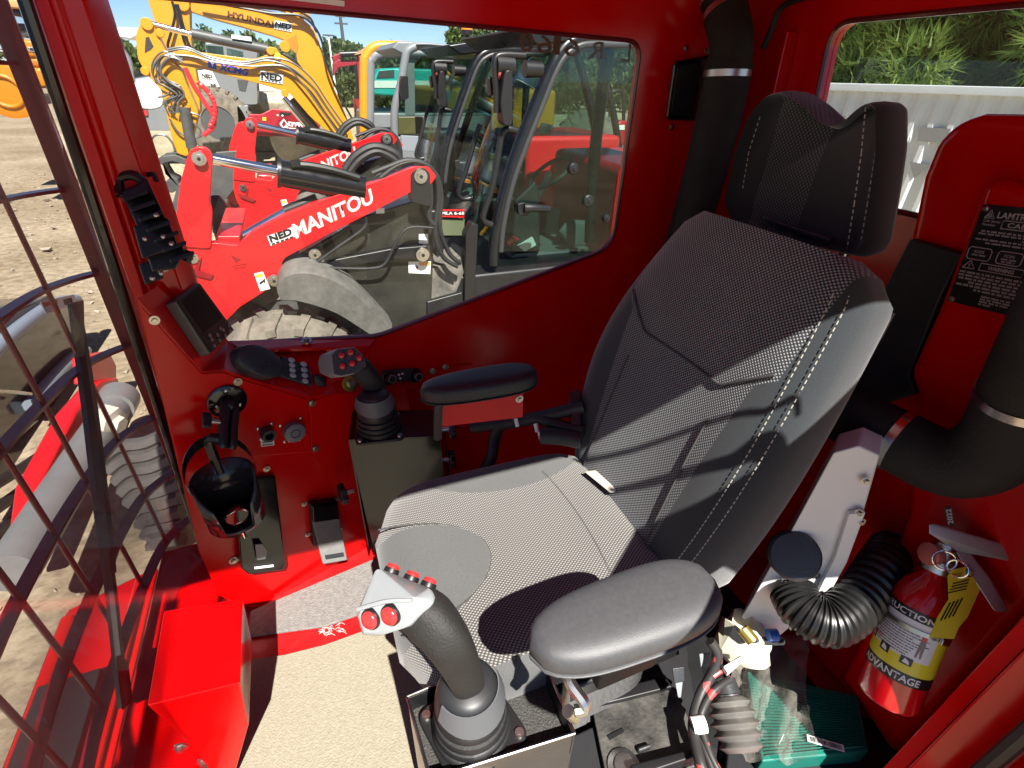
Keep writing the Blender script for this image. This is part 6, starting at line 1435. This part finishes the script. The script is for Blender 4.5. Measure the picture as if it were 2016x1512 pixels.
# red wheel loader beyond, seen through the nearest cab
YW = 10.5
qe = lambda x, y: (960 + x / 4.447, 260 + y / 4.447)
RW = thing('red_wheel_loader', 'large red tractor bonnet seen through the cab glass of the nearest loader', 'tractor', (4.5, YW + .8, ZG))
ol(RW, 'bonnet', [(300, 500), (420, 420), (640, 400), (740, 240), (810, 90), (900, 130), (1000, 190), (1180, 270), (1120, 480), (1060, 540), (740, 520), (560, 505)], LRED, YW, 1.2, qe, .06, .05)
for ps in ([(600, 400), (880, 240), (890, 250), (615, 415)], [(640, 370), (1130, 355), (1130, 370), (640, 385)], [(980, 225), (1170, 255), (1168, 268), (980, 240)], [(740, 240), (750, 520), (760, 520), (752, 240)]):
    ol(RW, 'panel_seam', ps, BLK, YW - .01, .02, qe, 0)
ol(RW, 'red_bar', [(400, 235), (600, 230), (660, 160), (690, 165), (620, 252), (400, 258)], LRED, YW - .3, .1, qe, .01)
ol(RW, 'pale_bar', [(300, 210), (345, 150), (420, 138), (690, 150), (690, 160), (420, 162), (360, 165), (310, 215)], mat('pale_teal', (.4, .58, .55), .5), YW - .3, .1, qe, .01)
ol(RW, 'dark_frame', [(250, 520), (1100, 520), (1150, 720), (250, 720)], BLK, YW + .05, 1.2, qe, .03)
ol(RW, 'radiator_drum', [(690, 330), (760, 240), (805, 290), (790, 390), (700, 400)], DGREY, YW - .15, .2, qe, .03, .08)
for xx, rr_ in ((3.4, .6), (6.1, .8)): wheel(RW, V((xx, YW + .1, ZG + rr_)), rr_, .4)
RT = thing('red_attachment', 'small dark red implement with a white tag behind the large red bonnet', 'implement', (6.5, 14, ZG))
ol(RT, 'implement_body', [(1030, 60), (1090, 60), (1120, -60), (1170, -100), (1260, -95), (1250, 120), (1030, 125)], mat('implement_red', (.42, .008, .02), .45), 13.5, .8, qe, .05)
ol(RT, 'white_tag', [(1120, -60), (1200, -62), (1200, -20), (1122, -18)], LABEL, 13.48, .02, qe, 0)
MB().bb((6.0, 13.6, ZG), (7.2, 14.2, -1.4)).build('implement_frame', BLK, RT)
for y in (13.7, 14.1): MB().tube([PY(*qe(1080, -350), y), PY(*qe(1070, -100), y), PY(*qe(1090, 80), y)], .05, 6, 3).tube([PY(*qe(1080, -350), y), PY(*qe(1180, -340), y), PY(*qe(1190, -100), y)], .05, 6, 3).build('roll_frame', BLK, RT)
# quick hitch parts and pallets on the ground by the bucket
BKT = thing('loader_bucket', 'dark grey loader bucket standing on the sand behind the first red lift arm', 'bucket', (-.6, 6.2, ZG))
yb_ = 6.4
ol(BKT, 'bucket_shell', [(330, 250), (480, 240), (490, 420), (390, 555), (300, 540), (250, 420)], GCAST, yb_, .03, qz, .01)
ol(BKT, 'bucket_shell', [(330, 250), (480, 240), (490, 420), (390, 555), (300, 540), (250, 420)], GCAST, yb_ + 1.4, .03, qz, .01)
MB().rings([[PY(*qz(*p), yb_) + V((0, .03, 0)), PY(*qz(*p), yb_) + V((0, 1.4, 0))] for p in ((330, 250), (250, 420), (300, 540), (390, 555), (490, 420))], False, False).build('bucket_floor', GCAST, BKT)
MB().bb((PY(*qz(300, 540), yb_).x, yb_ + .4, ZG), (PY(*qz(400, 540), yb_).x, yb_ + 1.0, PY(*qz(350, 540), yb_).z)).build('bucket_stand', BLK, BKT)
CPL = thing('pallet_fork', 'grey curved hitch frame lying on the sand beside the red arm tower', 'hitch', (-.6, 4.6, ZG))
yq = 4.7
ol(CPL, 'hitch_plate', [(295, 520), (350, 520), (420, 620), (440, 690), (410, 720), (360, 640), (300, 720)], GCAST, yq, .08, qz, .015)
ol(CPL, 'hitch_plate', [(300, 640), (380, 610), (410, 720), (310, 760)], GCAST, yq + .1, .5, qz, .015)
MB().bb((PY(*qz(300, 700), yq).x, yq, ZG), (PY(*qz(420, 700), yq).x, yq + .7, PY(*qz(300, 745), yq).z)).build('hitch_base', GCAST, CPL, .02)
rnd = random.Random(6)
for i in range(9):
    p = PZ(*qz(440 + rnd.uniform(-30, 70), 725 + rnd.uniform(-25, 30)), ZG + .04 + rnd.uniform(0, .1)); a = rnd.uniform(-.5, .9)
    solo(MB().box(p, (.35, .07, .035), (cos(a), sin(a), .1)), 'wood_offcut', mat('wood_offcut', (.42, .20, .08), .7, 0, 0, .3, 9), 'orange brown wood offcut in the small heap behind the red lift arm', 'wood', tuple(p), 'wood offcuts heaped on the sand')
# broken rock heap
rk = thing('rock', 'large pale boulder standing between roller and yellow boom', 'rock', PZ(540, 262, ZG))
rnd = random.Random(9)
rc = PY(*qa(1215, 725), YR + 3); kk = MB()
kk.hull([rc + V((rnd.gauss(0, 1) * .6, rnd.gauss(0, .5), rnd.gauss(0, 1) * .32)) for _ in range(60)])
kk.build('boulder', mat('rock_pale', (.42, .36, .26), .9, 0, 0, .4, 3, .6, 8), rk, .05)
MB().bb((rc.x - .8, rc.y - .4, ZG), (rc.x + .8, rc.y + .6, rc.z)).build('boulder_base', MATS['rock_pale'], rk, .15)

# ---------------- poles, cars, trees
for (x, y0, y1, Y_, lab, nm, r) in ((669, 26, 82, 70., 'tall dark lattice mast above the far treeline', 'radio_mast', .22), (646, 68, 150, 42., 'pale lamp post left of the dark red crane', 'lamp_post', .07), (986, 45, 110, 38., 'white pole rising behind the grey cab roof', 'utility_pole', .16)):
    p = PY(x, y0, Y_); t = thing(nm, lab, 'pole' if nm != 'radio_mast' else 'mast', (p.x, Y_, ZG))
    MB().cyl((p.x, Y_, ZG), p, r * 1.2, r * .7, 10).build('pole_shaft', WHITE if nm != 'radio_mast' else GCAST, t)
    if nm == 'lamp_post': MB().bb((p.x - .35, Y_ - .1, p.z - .08), (p.x + .35, Y_ + .1, p.z)).build('lamp_head', GCAST, t)
    elif nm == 'radio_mast':
        MB().bb((p.x - .7, Y_ - .1, p.z - 1.0), (p.x + .7, Y_ + .1, p.z - .85)).bb((p.x - .5, Y_ - .1, p.z - .35), (p.x + .5, Y_ + .1, p.z - .2)).build('mast_arm', GCAST, t)
    else: MB().bb((p.x - .3, Y_ - .1, p.z), (p.x + .3, Y_ + .1, p.z + .25)).build('pole_cap', GCAST, t)
for i, (x, cl, lab) in enumerate(((655, (.5, .5, .5), 'silver car parked far off beyond the dark red crane'), (690, (.25, .05, .05), 'dark red car parked far off between lamp post and crane'), (712, (.6, .6, .58), 'white car parked far off behind the crane column'))):
    p = PY(x, 188, 46); t = thing('parked_car', lab, 'car', (p.x, 46, ZG), 'cars parked at the far edge of the yard')
    m_ = mat('car_paint_%d' % i, cl, .3, 0, .5)
    MB().poly([V((p.x + a, 46, ZG + b)) for a, b in ((-2.1, .35), (2.1, .35), (2.1, .8), (1.3, .95), (.7, 1.42), (-.9, 1.45), (-1.5, .95), (-2.1, .85))], (0, 1.7, 0)).build('car_body', m_, t, .08, 3)
    MB().poly([V((p.x + a, 45.98, ZG + b)) for a, b in ((1.15, .95), (.62, 1.36), (-.82, 1.38), (-1.3, .95))], (0, .05, 0)).build('car_window', mat('cabin_dark', (.05, .055, .06), .3), t)
    for a in (-1.3, 1.3): MB().cyl((p.x + a, 45.95, ZG + .32), (p.x + a, 46.2, ZG + .32), .32, n=16).build('car_wheel', RUB, t)

def leafmat(name, a, b_c):
    m = bpy.data.materials.new(name); m.use_nodes = True; n = m.node_tree; b = n.nodes['Principled BSDF']; b.inputs['Roughness'].default_value = .6; b.inputs['Specular IOR Level'].default_value = .25
    tc = n.nodes.new('ShaderNodeTexCoord'); t = n.nodes.new('ShaderNodeTexNoise'); t.inputs['Scale'].default_value = 1.6; t.inputs['Detail'].default_value = 6
    r = n.nodes.new('ShaderNodeValToRGB'); r.color_ramp.elements[0].position = .35; r.color_ramp.elements[1].position = .65; r.color_ramp.elements[0].color = (*a, 1); r.color_ramp.elements[1].color = (*b_c, 1)
    n.links.new(tc.outputs['Object'], t.inputs['Vector']); n.links.new(t.outputs[0], r.inputs[0]); n.links.new(r.outputs[0], b.inputs['Base Color'])
    tr_ = n.nodes.new('ShaderNodeBsdfTranslucent'); n.links.new(r.outputs[0], tr_.inputs[0]); mx = n.nodes.new('ShaderNodeMixShader'); mx.inputs[0].default_value = .3
    n.links.new(b.outputs[0], mx.inputs[1]); n.links.new(tr_.outputs[0], mx.inputs[2]); n.links.new(mx.outputs[0], n.nodes['Material Output'].inputs[0]); MATS[name] = m; return m
L1 = leafmat('leaf_pine', (.06, .10, .03), (.14, .19, .07)); L2 = leafmat('leaf_oak', (.05, .08, .025), (.13, .165, .06)); L3 = leafmat('needle_bright', (.06, .12, .02), (.20, .27, .06))
BARK = mat('bark', (.10, .075, .055), .9, 0, 0, .4, 6)
def leaves(mb, c, r, n_, ls, rnd, needle):
    for _ in range(n_):
        while True:
            d = V((rnd.uniform(-1, 1), rnd.uniform(-1, 1), rnd.uniform(-1, 1)))
            if .25 < d.length < 1: break
        p = c + d * r
        if needle:
            ax = (d.normalized() + V((rnd.uniform(-.7, .7), rnd.uniform(-.7, .7), rnd.uniform(-.3, .9)))).normalized()
            for k in range(5):
                e = (ax + V((rnd.uniform(-.8, .8), rnd.uniform(-.8, .8), rnd.uniform(-.8, .8)))).normalized(); s_ = e.cross(V((rnd.random(), rnd.random(), 1))).normalized() * ls * .055
                mb.face([p - s_, p + s_, p + e * ls])
        else:
            u = V((rnd.uniform(-1, 1), rnd.uniform(-1, 1), rnd.uniform(-1, 1))).normalized(); w_ = u.cross(V((rnd.random(), 1, rnd.random()))).normalized(); l = ls * rnd.uniform(.6, 1.2)
            mb.face([p, p + u * l * .5 + w_ * l * .3, p + u * l, p + u * l * .5 - w_ * l * .3])
def tree(name, label, base, h, spread, m, seed, clumps, per, ls, needle=False, group=None, low=.2):
    rnd = random.Random(seed); t = thing(name, label, 'tree', base, group); base = V(base)
    mb = MB(); mb.tube([base, base + V((rnd.uniform(-.2, .2), rnd.uniform(-.2, .2), h * .5)), base + V((rnd.uniform(-.3, .3), 0, h * .92))], lambda t_: h * .022 * (1 - .85 * t_), 8, 4)
    cm = MB()
    for i in range(clumps):
        f = low + (1 - low) * rnd.random() ** .9; a = rnd.uniform(0, 2 * pi); rr_ = spread * sqrt(rnd.random()) * (1.05 - .75 * max(0, (f - .45) / .55)) * (.6 + .4 * min(1, f / .35))
        cpt = base + V((rr_ * cos(a), rr_ * sin(a), h * f)); st = base + V((0, 0, h * max(.12, f - .16)))
        mb.tube([st, st.lerp(cpt, .5) + V((0, 0, h * .02)), cpt], lambda t_: h * .006 * (1 - .8 * t_), 5, 2)
        leaves(cm, cpt, spread * rnd.uniform(.20, .36), per, ls, rnd, needle)
    mb.build('trunk', BARK, t)
    # fast path: the crown has only loose faces
    me = bpy.data.meshes.new('crown'); cm.b.to_mesh(me); cm.b.free(); me.materials.append(m); me.transform(Matrix.Translation(-base))
    o = bpy.data.objects.new('crown', me); COL.objects.link(o); o.parent = t
    return t
rnd = random.Random(31)
far = [(215, 62, 52, 'p'), (232, 100, 44, 'o'), (258, 110, 50, 'o'), (395, 60, 48, 'p'), (430, 95, 50, 'o'), (450, 70, 60, 'p'), (480, 80, 46, 'o'), (520, 96, 56, 'o'), (556, 110, 46, 'o'), (590, 100, 60, 'o'), (625, 108, 52, 'o'), (660, 92, 66, 'o'), (690, 100, 44, 'o'), (735, 104, 58, 'p'), (770, 112, 40, 'o'), (900, 55, 30, 'p'), (930, 60, 33, 'p'), (960, 70, 36, 'o'), (1015, 58, 34, 'o'), (1060, 70, 40, 'o'), (1110, 90, 38, 'o'), (1170, 80, 42, 'o'), (1220, 95, 40, 'o'), (1275, 80, 46, 'o'), (830, 110, 50, 'o'), (868, 115, 48, 'o')]
ORD = 'leftmost second third fourth fifth sixth seventh eighth ninth tenth eleventh twelfth thirteenth fourteenth fifteenth sixteenth seventeenth eighteenth nineteenth twentieth'.split()
far.sort(); cnt = {'p': 0, 'o': 0}
for i, (x, y, Y_, kd) in enumerate(far):
    od = ORD[cnt[kd]]; cnt[kd] += 1; od = od if od == 'leftmost' else od + ' from the left'
    tp_ = PY(x, y, Y_); h = tp_.z - ZG
    if kd == 'p': tree('pine_tree', 'thin topped pine standing out of the far treeline, %s of the pines' % od, (tp_.x, Y_, ZG), h, h * .26, L1, 100 + i, 34, 90, .34 * Y_ / 45, False, 'pines along the far edge of the yard', .3)
    else: tree('broadleaf_tree', 'rounded green tree in the far treeline, %s of the rounded trees' % od, (tp_.x, Y_, ZG), max(h, 3.0), max(h, 3) * .52, L2, 100 + i, 40, 90, .40 * Y_ / 45, False, 'trees along the far edge of the yard', .12)
# far-off wood that closes the horizon
wd = MB(); rnd = random.Random(77)
for i in range(9000):
    a = rnd.uniform(-1.0, 1.75); d = rnd.uniform(72, 90); hgt = 3.4 + 1.6 * sin(a * 11) + 1.0 * sin(a * 37 + 1)
    p = V((d * sin(a), d * cos(a), ZG + rnd.random() * max(1.5, hgt))); s_ = rnd.uniform(.5, 1.1)
    u = V((rnd.uniform(-1, 1), rnd.uniform(-1, 1), rnd.uniform(-1, 1))).normalized(); w_ = u.cross(V((0, .3, 1))).normalized()
    wd.face([p, p + u * s_ * .5 + w_ * s_ * .4, p + u * s_, p + u * s_ * .5 - w_ * s_ * .4])
me = bpy.data.meshes.new('distant_wood'); wd.b.to_mesh(me); wd.b.free(); me.materials.append(L2); o = bpy.data.objects.new('distant_wood', me); COL.objects.link(o); tag(o, kind='stuff')

# ---------------- behind the cab: white container and pine thicket
CX0 = 9.0
ca, cb = PX(1560, 152, CX0), PX(2016, 187, CX0)
dirv = (cb - ca); dirv.z = 0; dirv.normalize()
zt_c = (ca.z + cb.z) / 2
CT = thing('shipping_container', 'white corrugated shipping container behind the rear window', 'container', (ca.x, ca.y, ZG))
start = V((CX0 - .2, 10.5, ZG)); nrm = V((-1, -.22, 0)).normalized(); alongv = V((.22, -1, 0)).normalized()
pr = []; d = 0
while d < 12.0:
    for dd_, o_ in ((0, 0), (.07, .055), (.14, .055), (.21, 0)): pr.append(start + alongv * (d + dd_) - nrm * o_)
    d += .278
CW = mat('container_white', (.62, .65, .68), .5, 0, 0, .10, 1.2, 0, 60, .5, 0, 0, .12)
rs = [[p + V((0, 0, .12)), p + V((0, 0, zt_c - ZG - .10))] for p in pr]
MB().rings(rs, False, False).build('corrugated_side', CW, CT, ang=20)
e0, e1 = start, start + alongv * 12.2
MB().box((e0 + e1) / 2 + V((0, 0, zt_c - ZG - .05)) + nrm * .0, ((e1 - e0).length, .12, .12), alongv).build('top_rail', CW, CT, .01)
MB().box((e0 + e1) / 2 + V((0, 0, .08)), ((e1 - e0).length, .12, .16), alongv).build('bottom_rail', CW, CT, .01)
MB().box((e0 + e1) / 2 - nrm * 1.25 + V((0, 0, (zt_c - ZG) / 2)), ((e1 - e0).length, 2.3, zt_c - ZG - .14), alongv).build('container_body', CW, CT)
GL = mat('container_grey', (.22, .22, .23), .6)
zq = lambda x, y: (lambda v: v * ((start.dot(nrm) + .004) / v.dot(nrm)))(ray(x, y))
for ps in ([(1812, 250), (1872, 254), (1858, 282), (1806, 278)], [(1640, 228), (1665, 228), (1665, 236), (1640, 236)], [(1695, 232), (1712, 234), (1708, 240), (1692, 240)], [(1790, 318), (1830, 325), (1800, 352)]):
    MB().poly([zq(*p) for p in ps], nrm * .004).build('painted_patch', GL, CT)
trees_ = [(1590, 12.5, 5.2), (1660, 14.0, 6.2), (1740, 12.6, 5.6), (1815, 14.2, 6.5), (1880, 12.4, 5.4), (1950, 13.6, 6.0), (2025, 12.6, 5.6), (2110, 14.0, 6.0)]
labs = ['bright green long needled pine above the left end of the container', 'tall dark broadleaf tree rising behind the first bright pine', 'bright needled pine above the middle of the white container', 'tall dark leafy tree behind the middle pine', 'bright pine with dry yellow twigs near the red rear housing', 'dark leafy tree above the right part of the container', 'bright green pine at the right edge of the rear window', 'dark tree beyond the right edge of the rear window']
for i, (x, X_, h) in enumerate(trees_):
    p = PX(x, 150, X_)
    if i % 2 == 0: tree('pine_tree', labs[i], (X_, p.y, ZG), h, 1.9, L3, 300 + i, 46, 120, .34, True, 'trees behind the container', .22)
    else: tree('broadleaf_tree', labs[i], (X_ + 1, p.y * (X_ + 1) / X_, ZG), h + 1, 2.4, L2, 300 + i, 60, 200, .20, False, 'trees behind the container', .15)

# ---------------- the cab's own machine in front of the windscreen
OM = thing('front_boom', 'red front frame and boom of the machine itself, in full sun below the windscreen', 'machine front', (-1.2, .7, ZG))
m3 = lambda x, y, X_: PX(x, y, X_)
def slab(nm, ps, X_, vec, m_, bev=.006): return MB().poly([m3(x, y, X_) if len(t_) == 0 else m3(x, y, t_[0]) for x, y, *t_ in ps], vec).build(nm, m_, OM, bev)
MB().poly([V((-.56, -.6, -1.22)), V((-.56, 1.25, -1.22)), V((-.80, 1.25, -1.30)), V((-.80, -.6, -1.30))], (0, 0, -.12)).build('front_deck', RED, OM, .008)
MB().poly([V((-.80, -.6, -1.30)), V((-.80, 1.25, -1.30)), V((-.92, 1.25, -1.52)), V((-.92, -.6, -1.52))], (.03, 0, -.08)).build('deck_slope', RED, OM, .008)
MB().tube([V((-.585, -.6, -1.205)), V((-.585, 1.2, -1.205))], .014, 10, 1).build('deck_rail', RED, OM)
MB().tube([V((-.78, -.6, -1.285)), V((-.78, 1.2, -1.285))], .016, 10, 1).build('deck_rail', RED, OM)
MB().bb((-.74, .25, -1.235), (-.62, .95, -1.20)).build('deck_slot_cover', DARKF, OM, .004)
XB = -1.35
ol_x = lambda nm, ps, X_, m_, vec, bev=.01: MB().poly([PX(x, y, X_) for x, y in ps], vec).build(nm, m_, OM, bev)
ol_x('boom_arm', [(62, 1110), (80, 950), (150, 810), (200, 750), (232, 742), (250, 800), (240, 850), (180, 960), (120, 1060)], XB, LRED, (-.10, 0, 0), .015)
ol_x('boom_link', [(178, 700), (215, 690), (230, 720), (230, 760), (182, 752)], XB - .05, LRED, (-.10, 0, 0), .01)
def cyx(a, b, r, X_, nm, m_, xb=None): return MB().cyl(PX(*a, X_), PX(*b, X_ if xb is None else xb), r, n=28).build(nm, m_, OM)
CG = mat('cylinder_grey', (.17, .175, .17), .45, 0, 0, .12, 6)
cyx((20, 1130), (232, 790), .085, XB + .12, 'boom_cylinder', CG); cyx((222, 806), (236, 782), .105, XB + .12, 'cylinder_head', CG)
p = PX(218, 832, XB + .2); MB().lathe(p, V((.8, -.35, -.25)), [(-.05, .09), (.02, .09), (.03, .05), (.06, .045)], 6).build('cylinder_nut', mat('nut_pale', (.5, .48, .40), .4), OM)
# dark housing with a tubular edge at left
bk_ = thing('black_attachment', 'black engine cover with blue grey edge tubes outside the left of the windscreen', 'cover', PX(60, 760, -1.9))
MB().hull([PX(x, y, -1.9) + V((dx, 0, 0)) for x, y in ((-60, 700), (10, 620), (100, 580), (150, 600), (170, 700), (120, 800), (30, 880), (-60, 900)) for dx in (0, -.5)]).build('cover_shell', BLACK, bk_, .05, 4)
for pth in ([(-40, 725), (0, 680), (60, 630), (110, 598), (150, 590)], [(60, 800), (110, 740), (150, 700), (168, 690)]):
    MB().tube([PX(x, y, -1.86) for x, y in pth], .045, 12, 5).build('edge_tube', mat('tube_bluegrey', (.20, .25, .30), .35), bk_)
MB().tube([PX(x, y, -1.83) for x, y in ((-20, 770), (30, 772), (60, 776))], .012, 8, 4).build('latch_rod', STEEL, bk_)
MB().poly([PX(-40, 905, -1.9), PX(60, 880, -1.9), PX(120, 820, -1.9), PX(110, 1000, -1.9), PX(-40, 1200, -1.9)], (-.4, 0, 0)).build('cover_base', BLK, bk_, .02)
for k_ in range(3):
    MB().tube([PX(-20, 960 + 50 * k_, -1.75), PX(30, 930 + 45 * k_, -1.75), PX(75, 900 + 40 * k_, -1.75)], .03, 10, 4).build('hydraulic_hose', RUB, bk_)
MB().bb((-2.5, .8, ZG), (-1.9, 2.0, -1.5)).build('cover_support', BLK, bk_)
# crawler track with grouser plates seen low through the screen
TK = thing('crawler_track', 'dusty steel crawler track with curved grousers beyond the corner of the cab', 'track', (-.8, 1.5, ZG))
for i in range(9):
    t_ = i / 8; x0 = -.62 - .0 * t_; yy = 1.32 + .055 * i; z = -1.48 - .045 * i
    ps = [PD(205 + 12 * i, 905 + 22 * i, 1.55), PD(240 + 8 * i, 880 + 24 * i, 1.55), PD(290 + 6 * i, 872 + 24 * i, 1.55), PD(345 + 2 * i, 845 + 27 * i, 1.55)]
    MB().tube(ps, .022, 6, 5).build('grouser', mat('track_steel', (.10, .095, .085), .55, .3, 0, .3, 10), TK)
bs = [PD(195, 900, 1.62), PD(350, 830, 1.62), PD(375, 1075, 1.62), PD(300, 1105, 1.62)]
MB().poly(bs, FW * .12).build('track_belt', mat('track_dust', (.26, .22, .16), .9, 0, 0, .4, 8), TK, .02)
